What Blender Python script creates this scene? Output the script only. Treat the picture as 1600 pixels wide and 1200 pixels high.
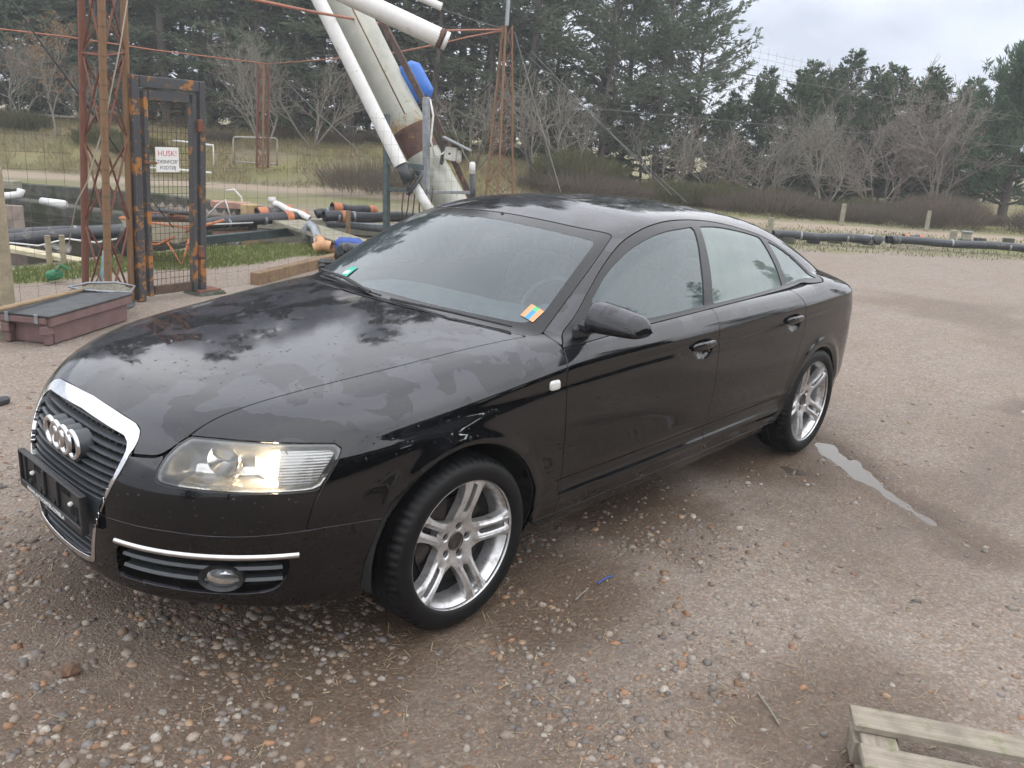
import bpy, bmesh, math, random
import numpy as np
from mathutils import Vector, Matrix
for o in list(bpy.data.objects): bpy.data.objects.remove(o)
R = math.radians
scene = bpy.context.scene
COL = scene.collection
# ------------------------------------------------------------------ camera
CAM = (-0.9617, -2.8031, 1.7126); YAW, PITCH, ROLL, FPX = 0.8417, 0.2835, 0.0661, 1324.55
_f = Vector((math.sin(YAW)*math.cos(PITCH), math.cos(YAW)*math.cos(PITCH), -math.sin(PITCH)))
_r0 = Vector((math.cos(YAW), -math.sin(YAW), 0)); _u0 = _r0.cross(_f)
_r = _r0*math.cos(ROLL)+_u0*math.sin(ROLL); _u = -_r0*math.sin(ROLL)+_u0*math.cos(ROLL)
cam = bpy.data.cameras.new('camera'); camo = bpy.data.objects.new('camera', cam); COL.objects.link(camo)
M = Matrix((_r, _u, -_f)).transposed().to_4x4(); M.translation = Vector(CAM)
camo.matrix_world = M
cam.sensor_fit = 'HORIZONTAL'; cam.sensor_width = 36.0; cam.lens = 36.0*FPX/1600
cam.clip_start = 0.05; cam.clip_end = 2000
scene.camera = camo
scene.view_settings.view_transform = 'Standard'; scene.view_settings.look = 'None'
scene.view_settings.exposure = 0.72; scene.view_settings.gamma = 1.0; scene.view_settings.use_curve_mapping = False
# ------------------------------------------------------------------ sky: a bright overcast with broken cloud
SUN_EL, SUN_AZ = R(74), R(135)
world = bpy.data.worlds.new('World'); scene.world = world; world.use_nodes = True
nt = world.node_tree; nt.nodes.clear()
def wn(t, **k):
    n = nt.nodes.new(t)
    for a, b in k.items(): setattr(n, a, b)
    return n
out = wn('ShaderNodeOutputWorld'); bg = wn('ShaderNodeBackground'); bg.inputs['Strength'].default_value = 0.1
sky = wn('ShaderNodeTexSky'); sky.sky_type = 'NISHITA'; sky.sun_disc = False
sky.sun_elevation = SUN_EL; sky.sun_rotation = SUN_AZ; sky.air_density = 1.0; sky.dust_density = 2.0
tc = wn('ShaderNodeTexCoord'); sep = wn('ShaderNodeSeparateXYZ'); nt.links.new(tc.outputs['Generated'], sep.inputs[0])
# clouds lie on a flat layer: direction / (elevation + c)
add = wn('ShaderNodeMath', operation='ADD'); nt.links.new(sep.outputs['Z'], add.inputs[0]); add.inputs[1].default_value = 0.38
mx = wn('ShaderNodeMath', operation='MAXIMUM'); nt.links.new(add.outputs[0], mx.inputs[0]); mx.inputs[1].default_value = 0.2
dv = wn('ShaderNodeVectorMath', operation='DIVIDE'); cmb = wn('ShaderNodeCombineXYZ')
for i in range(3): nt.links.new(mx.outputs[0], cmb.inputs[i])
nt.links.new(tc.outputs['Generated'], dv.inputs[0]); nt.links.new(cmb.outputs[0], dv.inputs[1])
mp = wn('ShaderNodeMapping'); nt.links.new(dv.outputs[0], mp.inputs['Vector']); mp.inputs['Location'].default_value = (1.7, 0.4, 0); mp.inputs['Scale'].default_value = (1.0, 1.0, 0.6)
def noise(scale, detail, rough, loc=None):
    n = wn('ShaderNodeTexNoise'); n.inputs['Scale'].default_value = scale; n.inputs['Detail'].default_value = detail; n.inputs['Roughness'].default_value = rough
    n.inputs['Distortion'].default_value = 0.25
    nt.links.new(mp.outputs[0], n.inputs['Vector']); return n
n1 = noise(1.1, 3, 0.5); n2 = noise(3.1, 5, 0.55)
mixn = wn('ShaderNodeMath', operation='MULTIPLY_ADD'); nt.links.new(n2.outputs['Fac'], mixn.inputs[0]); mixn.inputs[1].default_value = 0.45; nt.links.new(n1.outputs['Fac'], mixn.inputs[2])
ramp = wn('ShaderNodeValToRGB'); nt.links.new(mixn.outputs[0], ramp.inputs[0])
cr = ramp.color_ramp; cr.elements[0].position = 0.57; cr.elements[0].color = (4.3, 4.7, 5.6, 1)
cr.elements[1].position = 0.87; cr.elements[1].color = (8.4, 8.8, 9.3, 1)
e = cr.elements.new(0.67); e.color = (5.5, 5.9, 6.8, 1)
e = cr.elements.new(0.75); e.color = (6.4, 6.8, 7.6, 1)
mixc = wn('ShaderNodeMixRGB'); mixc.inputs[0].default_value = 0.93
nt.links.new(sky.outputs[0], mixc.inputs[1]); nt.links.new(ramp.outputs[0], mixc.inputs[2])
nt.links.new(mixc.outputs[0], bg.inputs['Color']); nt.links.new(bg.outputs[0], out.inputs['Surface'])
# ------------------------------------------------------------------ sun behind the cloud
sl = bpy.data.lights.new('sun', 'SUN'); sl.energy = 1.9; sl.angle = R(176); sl.color = (1.0, 0.97, 0.93)
so = bpy.data.objects.new('sun', sl); COL.objects.link(so)
# Nishita rotation: azimuth measured from +Y towards +X
sd = Vector((math.sin(SUN_AZ)*math.cos(SUN_EL), math.cos(SUN_AZ)*math.cos(SUN_EL), math.sin(SUN_EL)))
so.rotation_euler = sd.to_track_quat('Z', 'Y').to_euler()
scene.cycles.use_adaptive_sampling = True; scene.cycles.adaptive_threshold = 0.025; scene.cycles.max_bounces = 6; scene.cycles.diffuse_bounces = 3; scene.cycles.glossy_bounces = 4; scene.cycles.transparent_max_bounces = 12
# ------------------------------------------------------------------ helpers
rng = np.random.default_rng(7); random.seed(7)
def put(o, parent=None):
    COL.objects.link(o)
    if parent is not None: o.parent = parent
    return o
def tag(o, label=None, cat=None, group=None, kind=None):
    if label: o['label'] = label
    if cat: o['category'] = cat
    if group: o['group'] = group
    if kind: o['kind'] = kind
    return o
def empty(name, loc=(0, 0, 0), rz=0.0):
    o = bpy.data.objects.new(name, None); o.empty_display_size = 0.2
    o.location = loc; o.rotation_euler = (0, 0, rz); COL.objects.link(o); return o
def mesh_np(name, V, F, mat=None, normals=None, smooth=True):
    """V (n,3); F (m,k) int array or list of arrays with different k"""
    V = np.asarray(V, np.float32)
    Fs = F if isinstance(F, (list, tuple)) else [F]
    Fs = [np.asarray(f, np.int32) for f in Fs if len(f)]
    me = bpy.data.meshes.new(name); me.vertices.add(len(V)); me.vertices.foreach_set('co', V.ravel())
    nl = sum(f.size for f in Fs); npoly = sum(len(f) for f in Fs)
    me.loops.add(nl); me.polygons.add(npoly)
    me.loops.foreach_set('vertex_index', np.concatenate([f.ravel() for f in Fs]))
    tot = np.concatenate([np.full(len(f), f.shape[1], np.int32) for f in Fs])
    st = np.concatenate([[0], np.cumsum(tot)[:-1]]).astype(np.int32)
    me.polygons.foreach_set('loop_start', st); me.polygons.foreach_set('loop_total', tot)
    me.polygons.foreach_set('use_smooth', np.full(npoly, smooth, bool))
    me.update(calc_edges=True); me.validate(clean_customdata=False)
    if normals is not None and len(me.vertices) == len(normals): me.normals_split_custom_set_from_vertices(np.asarray(normals, float).tolist())
    if mat is not None: me.materials.append(mat)
    return me
def obj_np(name, V, F, mat=None, parent=None, normals=None, smooth=True):
    return put(bpy.data.objects.new(name, mesh_np(name, V, F, mat, normals, smooth)), parent)
class MB:
    """collects simple solids, then links them as one mesh object"""
    def __init__(s): s.V = []; s.F = {3: [], 4: []}; s.n = 0; s.NG = []
    def add(s, V, F):
        V = np.asarray(V, float)
        for f in F:
            if len(f) in (3, 4): s.F[len(f)].append([i+s.n for i in f])
            else:
                for k in range(1, len(f)-1): s.F[3].append([f[0]+s.n, f[k]+s.n, f[k+1]+s.n])
        s.V.append(V); s.n += len(V); return s
    def box(s, c, size, rot=None, jit=0.0):
        hx, hy, hz = [q/2 for q in size]
        V = np.array([(x, y, z) for x in (-hx, hx) for y in (-hy, hy) for z in (-hz, hz)], float)
        if jit: V += rng.normal(0, jit, V.shape)
        if rot is not None: V = V @ np.array(rot).T
        return s.add(V+np.array(c), [(0, 1, 3, 2), (4, 6, 7, 5), (0, 4, 5, 1), (2, 3, 7, 6), (0, 2, 6, 4), (1, 5, 7, 3)])
    def bbox(s, c, size, b=0.004, rot=None):
        """box with chamfered edges"""
        h = np.array(size)/2; b = min(b, 0.45*min(size))
        V = []
        for sx in (-1, 1):
            for sy in (-1, 1):
                for sz in (-1, 1):
                    for a in range(3):
                        p = h.copy()-b; p[a] = h[a]; V.append(p*np.array((sx, sy, sz)))
        V = np.array(V); idx = lambda sx, sy, sz, a: ((sx > 0)*4+(sy > 0)*2+(sz > 0))*3+a
        F = []
        for a in range(3):
            o1, o2 = [(1, 2), (2, 0), (0, 1)][a]
            for sg in (-1, 1):
                q = []
                for (p1, p2) in ((-1, -1), (1, -1), (1, 1), (-1, 1)):
                    t = [0, 0, 0]; t[a] = sg; t[o1] = p1; t[o2] = p2; q.append(idx(*t, a))
                F.append(q if sg > 0 else q[::-1])
        for a in range(3):
            o1, o2 = [(1, 2), (2, 0), (0, 1)][a]
            for p1 in (-1, 1):
                for p2 in (-1, 1):
                    t = [0, 0, 0]; t[o1] = p1; t[o2] = p2
                    t0 = t.copy(); t0[a] = -1; t1 = t.copy(); t1[a] = 1
                    q = [idx(*t0, o1), idx(*t1, o1), idx(*t1, o2), idx(*t0, o2)]
                    F.append(q if p1*p2 < 0 else q[::-1])
        for sx in (-1, 1):
            for sy in (-1, 1):
                for sz in (-1, 1):
                    q = [idx(sx, sy, sz, 0), idx(sx, sy, sz, 1), idx(sx, sy, sz, 2)]
                    F.append(q if sx*sy*sz > 0 else q[::-1])
        if rot is not None: V = V @ np.array(rot).T
        return s.add(V+np.array(c), F)
    def tube(s, pts, r, n=8, cap=True):
        pts = np.asarray(pts, float); m = len(pts); r = np.broadcast_to(np.asarray(r, float), (m,))
        T = np.gradient(pts, axis=0); T /= np.linalg.norm(T, axis=1)[:, None]+1e-12
        up = np.array([0, 0, 1.0]) if abs(T[0][2]) < 0.9 else np.array([1.0, 0, 0])
        A = np.cross(T[0], up); A /= np.linalg.norm(A); V = []
        for i in range(m):
            A = A-T[i]*(A@T[i]); A /= np.linalg.norm(A)+1e-12; Bv = np.cross(T[i], A)
            for k in range(n):
                t = 2*math.pi*k/n; V.append(pts[i]+r[i]*(math.cos(t)*A+math.sin(t)*Bv))
        F = [(i*n+k, i*n+(k+1) % n, (i+1)*n+(k+1) % n, (i+1)*n+k) for i in range(m-1) for k in range(n)]
        if cap: F += [tuple(range(n))[::-1], tuple((m-1)*n+k for k in range(n))]
        return s.add(V, F)
    def lathe(s, prof, c=(0, 0, 0), axis='z', n=24, closed=False):
        """prof: list of (radius, height)"""
        m = len(prof); V = []
        for k in range(n):
            t = 2*math.pi*k/n
            for (r, h) in prof:
                p = (r*math.cos(t), r*math.sin(t), h)
                if axis == 'y': p = (p[0], h, -p[1])
                if axis == 'x': p = (h, p[0], p[1])
                V.append(p)
        F = []
        for k in range(n):
            k2 = (k+1) % n
            for i in range(m-1 if not closed else m):
                j = (i+1) % m; F.append((k*m+i, k2*m+i, k2*m+j, k*m+j))
        return s.add(np.array(V)+np.array(c), F)
    def prism(s, poly, z0, z1):
        n = len(poly); V = [(x, y, z0) for x, y in poly]+[(x, y, z1) for x, y in poly]
        F = [(k, (k+1) % n, n+(k+1) % n, n+k) for k in range(n)]+[tuple(range(n))[::-1], tuple(range(n, 2*n))]
        return s.add(V, F)
    def data(s, name, mat, smooth=False):
        V = np.concatenate(s.V) if s.V else np.zeros((0, 3))
        return mesh_np(name, V, [np.array(s.F[3], int).reshape(-1, 3), np.array(s.F[4], int).reshape(-1, 4)], mat, None, smooth)
    def build(s, name, mat, parent=None, smooth=False):
        return put(bpy.data.objects.new(name, s.data(name, mat, smooth)), parent)
def smooth_angle(o, deg=35):
    """smooth shading with sharp edges above the angle"""
    me = o.data
    me.polygons.foreach_set('use_smooth', np.ones(len(me.polygons), bool))
    bm = bmesh.new(); bm.from_mesh(me)
    for e in bm.edges:
        if len(e.link_faces) == 2 and e.calc_face_angle(0) > R(deg): e.smooth = False
    bm.to_mesh(me); bm.free(); return o
def copy_tree(o, parent=None):
    c = o.copy(); COL.objects.link(c)
    if parent is not None: c.parent = parent
    for ch in o.children: copy_tree(ch, c)
    return c
def rotz(a): c, s = math.cos(a), math.sin(a); return np.array([[c, -s, 0], [s, c, 0], [0, 0, 1.0]])
def rot_to(d, up=(0, 0, 1)):
    """matrix whose x axis is d"""
    d = np.array(d, float); d /= np.linalg.norm(d); u = np.array(up, float)
    y = np.cross(u, d); y /= np.linalg.norm(y); z = np.cross(d, y); return np.stack([d, y, z], 1)
# view-aligned survey frame of the yard: s metres to the right, d metres away from where the photographer stood
FW = np.array([math.sin(YAW), math.cos(YAW)]); RT = np.array([math.cos(YAW), -math.sin(YAW)])
def SD(s, d, z=0.0): q = np.array(CAM[:2])+FW*d+RT*s; return np.array([q[0], q[1], z])
_fn, _rn, _un = np.array(_f), np.array(_r), np.array(_u)
def sight(px, py): return _fn+_rn*(px-800)/FPX-_un*(py-600)/FPX
def on_z(px, py, z=0.0): d = sight(px, py); t = (z-CAM[2])/d[2]; return np.array(CAM)+t*d
def at_d(px, py, dep): d = sight(px, py); t = dep/(d[:2]@FW); return np.array(CAM)+t*d
# ------------------------------------------------------------------ materials
class NT:
    def __init__(s, name):
        s.m = bpy.data.materials.new(name); s.m.use_nodes = True; s.t = s.m.node_tree
        s.b = s.t.nodes['Principled BSDF']; s.o = s.t.nodes['Material Output']; s._c = None
    def n(s, t, **k):
        q = s.t.nodes.new(t)
        for a, b in k.items():
            if a in q.inputs: q.inputs[a].default_value = b
            else: setattr(q, a, b)
        return q
    def l(s, a, b): s.t.links.new(a, b); return s
    def co(s, what='Object', scale=None):
        t = s.n('ShaderNodeTexCoord'); o = t.outputs[what]
        if scale is not None:
            m = s.n('ShaderNodeMapping'); m.inputs['Scale'].default_value = scale; s.l(o, m.inputs[0]); o = m.outputs[0]
        return o
    def pos(s, scale=None):
        o = s.n('ShaderNodeNewGeometry').outputs['Position']
        if scale is not None:
            m = s.n('ShaderNodeMapping'); m.inputs['Scale'].default_value = scale; s.l(o, m.inputs[0]); o = m.outputs[0]
        return o
    def noise(s, v, scale, detail=4, rough=0.55, dist=0.0):
        q = s.n('ShaderNodeTexNoise'); q.inputs['Scale'].default_value = scale; q.inputs['Detail'].default_value = detail
        q.inputs['Roughness'].default_value = rough; q.inputs['Distortion'].default_value = dist; s.l(v, q.inputs['Vector']); return q.outputs['Fac']
    def vor(s, v, scale, feat='F1', out='Distance', rand=1.0):
        q = s.n('ShaderNodeTexVoronoi'); q.feature = feat; q.inputs['Scale'].default_value = scale; q.inputs['Randomness'].default_value = rand
        s.l(v, q.inputs['Vector']); return q.outputs[out]
    def ramp(s, f, stops):
        q = s.n('ShaderNodeValToRGB'); e = q.color_ramp.elements
        while len(e) < len(stops): e.new(0.5)
        for i, (p, c) in enumerate(stops):
            e[i].position = p; e[i].color = (c, c, c, 1) if isinstance(c, (int, float)) else (*c, 1)
        s.l(f, q.inputs[0]); return q.outputs['Color']
    def mix(s, f, a, b, mode='MIX'):
        q = s.n('ShaderNodeMixRGB'); q.blend_type = mode
        for i, v in ((0, f), (1, a), (2, b)):
            if isinstance(v, (int, float)): q.inputs[i].default_value = v if i == 0 else (v, v, v, 1)
            elif isinstance(v, tuple): q.inputs[i].default_value = (*v, 1)
            else: s.l(v, q.inputs[i])
        return q.outputs[0]
    def math(s, op, a, b=0.0, c=None, clamp=False):
        q = s.n('ShaderNodeMath'); q.operation = op; q.use_clamp = clamp
        for i, v in enumerate((a, b) if c is None else (a, b, c)):
            if isinstance(v, (int, float)): q.inputs[i].default_value = v
            else: s.l(v, q.inputs[i])
        return q.outputs[0]
    def bump(s, h, strength=0.3, dist=0.01, normal=None):
        q = s.n('ShaderNodeBump'); q.inputs['Strength'].default_value = strength; q.inputs['Distance'].default_value = dist
        s.l(h, q.inputs['Height'])
        if normal is not None: s.l(normal, q.inputs['Normal'])
        s.l(q.outputs[0], s.b.inputs['Normal']); return q.outputs[0]
    def set(s, **k):
        for a, v in k.items():
            i = s.b.inputs[a.replace('_', ' ')]
            if isinstance(v, (int, float)): i.default_value = v
            elif isinstance(v, tuple): i.default_value = (*v, 1) if len(v) == 3 else v
            else: s.l(v, i)
        return s
MATS = {}
def plain(name, col, rough=0.5, metal=0.0, var=0.25, scale=8.0, bump=0.0, bscale=60.0, coat=0.0, spec=0.5, tint=None):
    """paint, plastic, metal or wood with uneven tone; tint = (colour, threshold, scale) adds stains"""
    if name in MATS: return MATS[name]
    q = NT(name); v = q.co('Object')
    f = q.noise(v, scale, 6, 0.6)
    lo = tuple(max(0, c*(1-var)) for c in col); hi = tuple(min(1, c*(1+var)) for c in col)
    c = q.ramp(f, [(0.3, lo), (0.7, hi)])
    if tint:
        g = q.noise(v, tint[2], 8, 0.65, 0.4)
        m = q.ramp(g, [(tint[1], 0.0), (tint[1]+0.08, 1.0)])
        c = q.mix(m, c, tint[0])
    q.set(Base_Color=c, Roughness=rough, Metallic=metal, Coat_Weight=coat, Specular_IOR_Level=spec)
    if bump: q.bump(q.noise(v, bscale, 5, 0.6), bump, 0.004)
    MATS[name] = q.m; return q.m
def text_mesh(name, body, size, mat, parent, origin, xdir, zdir, base, extrude=0.0006, squeeze=1.0, align='CENTER', bold=0.012):
    """flat lettering: origin = world point of the text's middle, xdir = reading direction, zdir = up"""
    cu = bpy.data.curves.new(name, 'FONT'); cu.body = body; cu.size = size; cu.align_x = align; cu.align_y = 'CENTER'; cu.extrude = extrude; cu.resolution_u = 3
    cu.offset = size*bold
    tmp = bpy.data.objects.new(name+'_tmp', cu); COL.objects.link(tmp); bpy.context.view_layer.update()
    me = bpy.data.meshes.new_from_object(tmp.evaluated_get(bpy.context.evaluated_depsgraph_get())); bpy.data.objects.remove(tmp); bpy.data.curves.remove(cu)
    n = len(me.vertices); co = np.zeros(n*3); me.vertices.foreach_get('co', co); co = co.reshape(-1, 3); co[:, 0] *= squeeze
    xd = np.array(xdir, float); xd /= np.linalg.norm(xd); zd = np.array(zdir, float); zd /= np.linalg.norm(zd); nd = np.cross(xd, zd)
    P = np.array(origin)-np.array(base)+co[:, :1]*xd+co[:, 1:2]*zd+co[:, 2:3]*nd
    me.vertices.foreach_set('co', P.astype(np.float32).ravel()); me.name = name; me.materials.clear(); me.materials.append(mat); me.update()
    o = bpy.data.objects.new(name, me); COL.objects.link(o); o.parent = parent; return o
# ================================================================== ground
def fbm2(x, y, scale, octv=4, seed=1, gain=0.5):
    """value noise in numpy, roughly -1..1"""
    o = np.zeros(np.broadcast(x, y).shape); a = 1.0; t = 0
    for k in range(octv):
        L = np.random.default_rng(seed*31+k).random((257, 257))
        u = x*scale*2**k+17.3*k; v = y*scale*2**k+9.1*k
        i = np.floor(u).astype(int); j = np.floor(v).astype(int); fu = u-i; fv = v-j
        fu = fu*fu*(3-2*fu); fv = fv*fv*(3-2*fv); i %= 256; j %= 256
        n = (L[i, j]*(1-fu)+L[i+1, j]*fu)*(1-fv)+(L[i, j+1]*(1-fu)+L[i+1, j+1]*fu)*fv
        o += a*(2*n-1); t += a; a *= gain
    return o/t
def sst(a, b, x): t = np.clip((x-a)/(b-a), 0, 1); return t*t*(3-2*t)
def psdf(s, d, poly):
    P = np.stack([np.ravel(s), np.ravel(d)], 1); poly = np.asarray(poly, float); n = len(poly)
    D = np.full(len(P), 1e9); ins = np.zeros(len(P), bool)
    for i in range(n):
        a = poly[i]; b = poly[(i+1) % n]; e = b-a; w = P-a
        t = np.clip((w@e)/(e@e), 0, 1); D = np.minimum(D, ((w-t[:, None]*e)**2).sum(1))
        c = (a[1] > P[:, 1]) != (b[1] > P[:, 1]); ins ^= c & (P[:, 0] < (b[0]-a[0])*(P[:, 1]-a[1])/(b[1]-a[1]+1e-15)+a[0])
    D = np.sqrt(D); return np.where(ins, -D, D).reshape(np.shape(s))
# basins of the fish ponds, in the survey frame (s right, d away)
POND_A = [(-14, 7.0), (-5.55, 9.35), (-4.5, 11.5), (-3.7, 12.2), (-2.9, 13.3), (-2.0, 14.4), (-2.4, 15.3), (-5.0, 16.6), (-8.4, 18.4), (-16, 19.6), (-26, 20.4)]
POND_B = [(-4.6, 15.6), (-1.0, 15.2), (2.5, 15.2), (2.5, 16.9), (-1.0, 17.0), (-4.6, 16.9)]
PUDDLES = [([(1.90, 5.08), (2.03, 5.05), (2.11, 4.75), (2.12, 4.2), (2.26, 3.64), (2.22, 3.60), (2.06, 4.05), (1.96, 4.45), (1.86, 4.85)], 0.020),
           ([(1.50, 4.66), (1.72, 4.56), (1.74, 4.42), (1.56, 4.44)], 0.014), ([(3.70, 6.05), (3.95, 6.25), (4.2, 6.15), (3.9, 5.95)], 0.012)]
def to_sd(x, y): dx, dy = x-CAM[0], y-CAM[1]; return dx*RT[0]+dy*RT[1], dx*FW[0]+dy*FW[1]
def ground_h(s, d, fine=True):
    z = 0.03*fbm2(s, d, 0.25, 3, 3)*sst(3, 9, np.abs(d))
    z = z+1.28*sst(23.2, 31, d+0.6*fbm2(s, d, 0.3, 2, 5))*(1-sst(-4, 6, s))+0.25*sst(25, 34, d)*sst(-4, 6, s)
    z = z+0.02*fbm2(s, d, 0.9, 3, 8)*sst(6, 12, d)
    for P_, dep in ((POND_A, 0.85), (POND_B, 0.7)): z = z-dep*(1-sst(-0.25, 0.05, psdf(s, d, P_)))
    for P_, dep in PUDDLES:
        q = psdf(s, d, P_)+0.05*fbm2(s, d, 6.0, 3, 11); z = z-dep*(1-sst(-0.09, 0.05, q))
    if fine:
        near = 1-sst(4.5, 9, d)
        z = z+near*(0.006*fbm2(s, d, 3.0, 4, 21)+0.0035*fbm2(s, d, 13.0, 2, 22))
    return z
def lines(parts):
    o = []
    for a, b, st in parts: o += list(np.arange(a, b-1e-6, st))
    return o
dl = [-200, -110, -60, -30, -15, -8]+lines([(-4, 1, 0.5), (1, 4.6, 0.03), (4.6, 8, 0.06), (8, 20, 0.12), (20, 40, 0.4)])+[40, 45, 52, 62, 80, 110, 160, 230, 320]
sl_ = [-260, -150, -80, -50, -35]+lines([(-28, -14, 0.5), (-14, -3.4, 0.12), (-3.4, 3.2, 0.03), (3.2, 14, 0.12), (14, 28, 0.5)])+[30, 35, 50, 80, 150, 260]
Sg, Dg = np.meshgrid(np.array(sl_), np.array(dl), indexing='ij')
Zg = ground_h(Sg, Dg)
Xg = CAM[0]+Sg*RT[0]+Dg*FW[0]; Yg = CAM[1]+Sg*RT[1]+Dg*FW[1]
# keep the yard level under the tyres
for wx in (0.966, 3.809):
    for wy in (-0.81, 0.81): Zg = np.where((np.abs(Xg-wx) < 0.10) & (np.abs(Yg-wy) < 0.16), np.minimum(Zg, 0.001), Zg)
# what lies where: grass, bare track, standing damp, dry straw
nz1 = fbm2(Sg, Dg, 0.8, 4, 31); nz2 = fbm2(Sg, Dg, 2.2, 4, 32)
left_strip = psdf(Sg, Dg, [(-12, 6.8), (-5.0, 8.27), (-4.34, 9.31), (-3.61, 9.87), (-2.9, 11.2), (-1.9, 12.0), (2.5, 14.2), (2.5, 15.4), (-2.0, 14.3), (-2.75, 12.86), (-4.26, 11.66), (-5.47, 9.05), (-14, 7.4)])
grass = 1-sst(-0.12, 0.18, left_strip+0.25*nz2)
far = sst(17.2, 17.8, Dg+0.35*nz1+0.25*np.clip(Sg+2, -3, 0))*(Sg < 4)+sst(15.9, 16.5, Dg-0.19*(Sg-5)+0.35*nz1)*(Sg >= 4)
track = (1-sst(0.6, 1.5, np.abs(Dg-22.4-0.08*(Sg+8)*(Sg < -2)+0.15*(Sg > 4)*2+0.2*nz1)))*(Dg > 18)
grass = np.maximum(grass, far*(1-0.9*track)*(0.55+0.6*nz1))
straw = sst(23.5, 27, Dg)*(0.62+0.7*nz1)
wet = np.clip(0.95*(1-sst(1.7, 4.2, Dg+0.45*nz1))*(1-sst(-0.8, 1.3, Sg+0.6*nz1)), 0, 1)
for cx_, cy_, rr_ in ((0.4, -0.75, 1.0), (1.3, -0.8, 0.9), (2.4, -0.75, 0.8), (3.6, -0.9, 1.0), (2.4, 0, 1.3), (0.3, 0.3, 1.2)):
    wet = np.maximum(wet, 1-sst(0.3, 1.0, np.hypot(Xg-cx_, (Yg-cy_)*1.3)/rr_+0.35*nz2))
for P_, dep in PUDDLES: wet = np.maximum(wet, 1-sst(0.0, 0.30, psdf(Sg, Dg, P_)+0.15*nz2))
wet = np.maximum(wet, 0.85*(1-sst(0.0, 0.5, np.hypot(Sg-1.15, Dg-2.15)+0.25*nz2-0.25)))
wet = np.maximum(wet, 0.55*sst(0.15, 0.55, fbm2(Sg, Dg, 0.55, 3, 44))*(Dg < 14))
ns, nd = Sg.shape
i = np.arange(ns-1)[:, None]; j = np.arange(nd-1)[None, :]; k = i*nd+j
gF = np.stack([k, k+nd, k+nd+1, k+1], 2).reshape(-1, 4)
gV = np.stack([Xg, Yg, Zg], 2).reshape(-1, 3)
def ground_mat():
    q = NT('wet_gravel_yard'); p = q.pos()
    at = q.n('ShaderNodeVertexColor'); at.layer_name = 'cover'; sp = q.n('ShaderNodeSeparateColor'); q.l(at.outputs['Color'], sp.inputs[0])
    g_, t_, w_ = sp.outputs[0], sp.outputs[1], sp.outputs[2]; straw_ = at.outputs['Alpha']
    n1 = q.noise(p, 0.9, 5, 0.6); n2 = q.noise(p, 9, 6, 0.65); n3 = q.noise(p, 60, 4, 0.6); n4 = q.noise(p, 260, 3, 0.6)
    vcol = q.n('ShaderNodeTexVoronoi', Scale=95.0); q.l(p, vcol.inputs['Vector'])
    grit = q.n('ShaderNodeSeparateColor'); q.l(vcol.outputs['Color'], grit.inputs[0])
    c = q.mix(q.ramp(n1, [(0.35, 0.0), (0.65, 1.0)]), (0.272, 0.222, 0.180), (0.308, 0.264, 0.230))
    c = q.mix(q.ramp(n2, [(0.36, 0.0), (0.62, 1.0)]), q.mix(0.5, c, (0.19, 0.145, 0.115)), c)
    c = q.mix(q.math('MULTIPLY', q.ramp(grit.outputs[0], [(0.55, 0.0), (0.95, 1.0)]), 0.5), c, (0.50, 0.44, 0.38))
    c = q.mix(q.math('MULTIPLY', q.ramp(grit.outputs[1], [(0.72, 0.0), (0.98, 1.0)]), 0.45), c, (0.32, 0.17, 0.09))
    c = q.mix(q.ramp(n3, [(0.30, 0.55), (0.52, 0.0)]), c, (0.13, 0.105, 0.085))
    c = q.mix(q.ramp(n4, [(0.32, 0.40), (0.50, 0.0)]), c, (0.12, 0.095, 0.08))
    n5 = q.noise(p, 26, 3, 0.7); n6 = q.noise(q.pos((0.35, 1.6, 1.0)), 2.2, 5, 0.65, 0.6)
    c = q.mix(q.ramp(n5, [(0.28, 0.5), (0.46, 0.0)]), c, (0.15, 0.125, 0.105)); c = q.mix(q.ramp(n5, [(0.56, 0.0), (0.72, 0.35)]), c, (0.46, 0.41, 0.36))
    c = q.mix(q.ramp(n6, [(0.56, 0.0), (0.68, 0.35)]), c, (0.19, 0.16, 0.14))
    tr = q.mix(n2, (0.33, 0.26, 0.195), (0.40, 0.32, 0.25)); c = q.mix(t_, c, tr)
    gr = q.mix(q.ramp(n2, [(0.35, 0.0), (0.65, 1.0)]), (0.10, 0.14, 0.04), (0.18, 0.20, 0.07)); gr = q.mix(q.ramp(n3, [(0.35, 0.0), (0.7, 0.8)]), gr, (0.26, 0.22, 0.10))
    c = q.mix(g_, c, gr)
    st = q.mix(q.ramp(n2, [(0.38, 0.0), (0.62, 1.0)]), (0.20, 0.145, 0.085), (0.34, 0.27, 0.15)); st = q.mix(q.ramp(n1, [(0.42, 0.0), (0.58, 0.8)]), st, (0.25, 0.25, 0.08))
    c = q.mix(straw_, c, st)
    wd = q.mix(1.0, c, (0.44, 0.365, 0.295), 'MULTIPLY'); c = q.mix(w_, c, wd)
    rg = q.math('MULTIPLY_ADD', w_, -0.42, 0.92); rg = q.math('MULTIPLY_ADD', n2, 0.12, rg)
    q.set(Base_Color=c, Roughness=rg, Specular_IOR_Level=0.45)
    h = q.math('ADD', q.math('MULTIPLY', n3, 0.9), q.math('MULTIPLY', n4, 0.4)); h = q.math('ADD', h, q.math('MULTIPLY', vcol.outputs['Distance'], -0.5))
    q.bump(h, 0.75, 0.012); return q.m
M_GROUND = ground_mat()
ground = obj_np('ground', gV, gF, M_GROUND); tag(ground, kind='structure')
ca = ground.data.color_attributes.new('cover', 'FLOAT_COLOR', 'POINT')
ca.data.foreach_set('color', np.clip(np.stack([grass, track, wet, straw], 2), 0, 1).reshape(-1).astype(np.float32))
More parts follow.
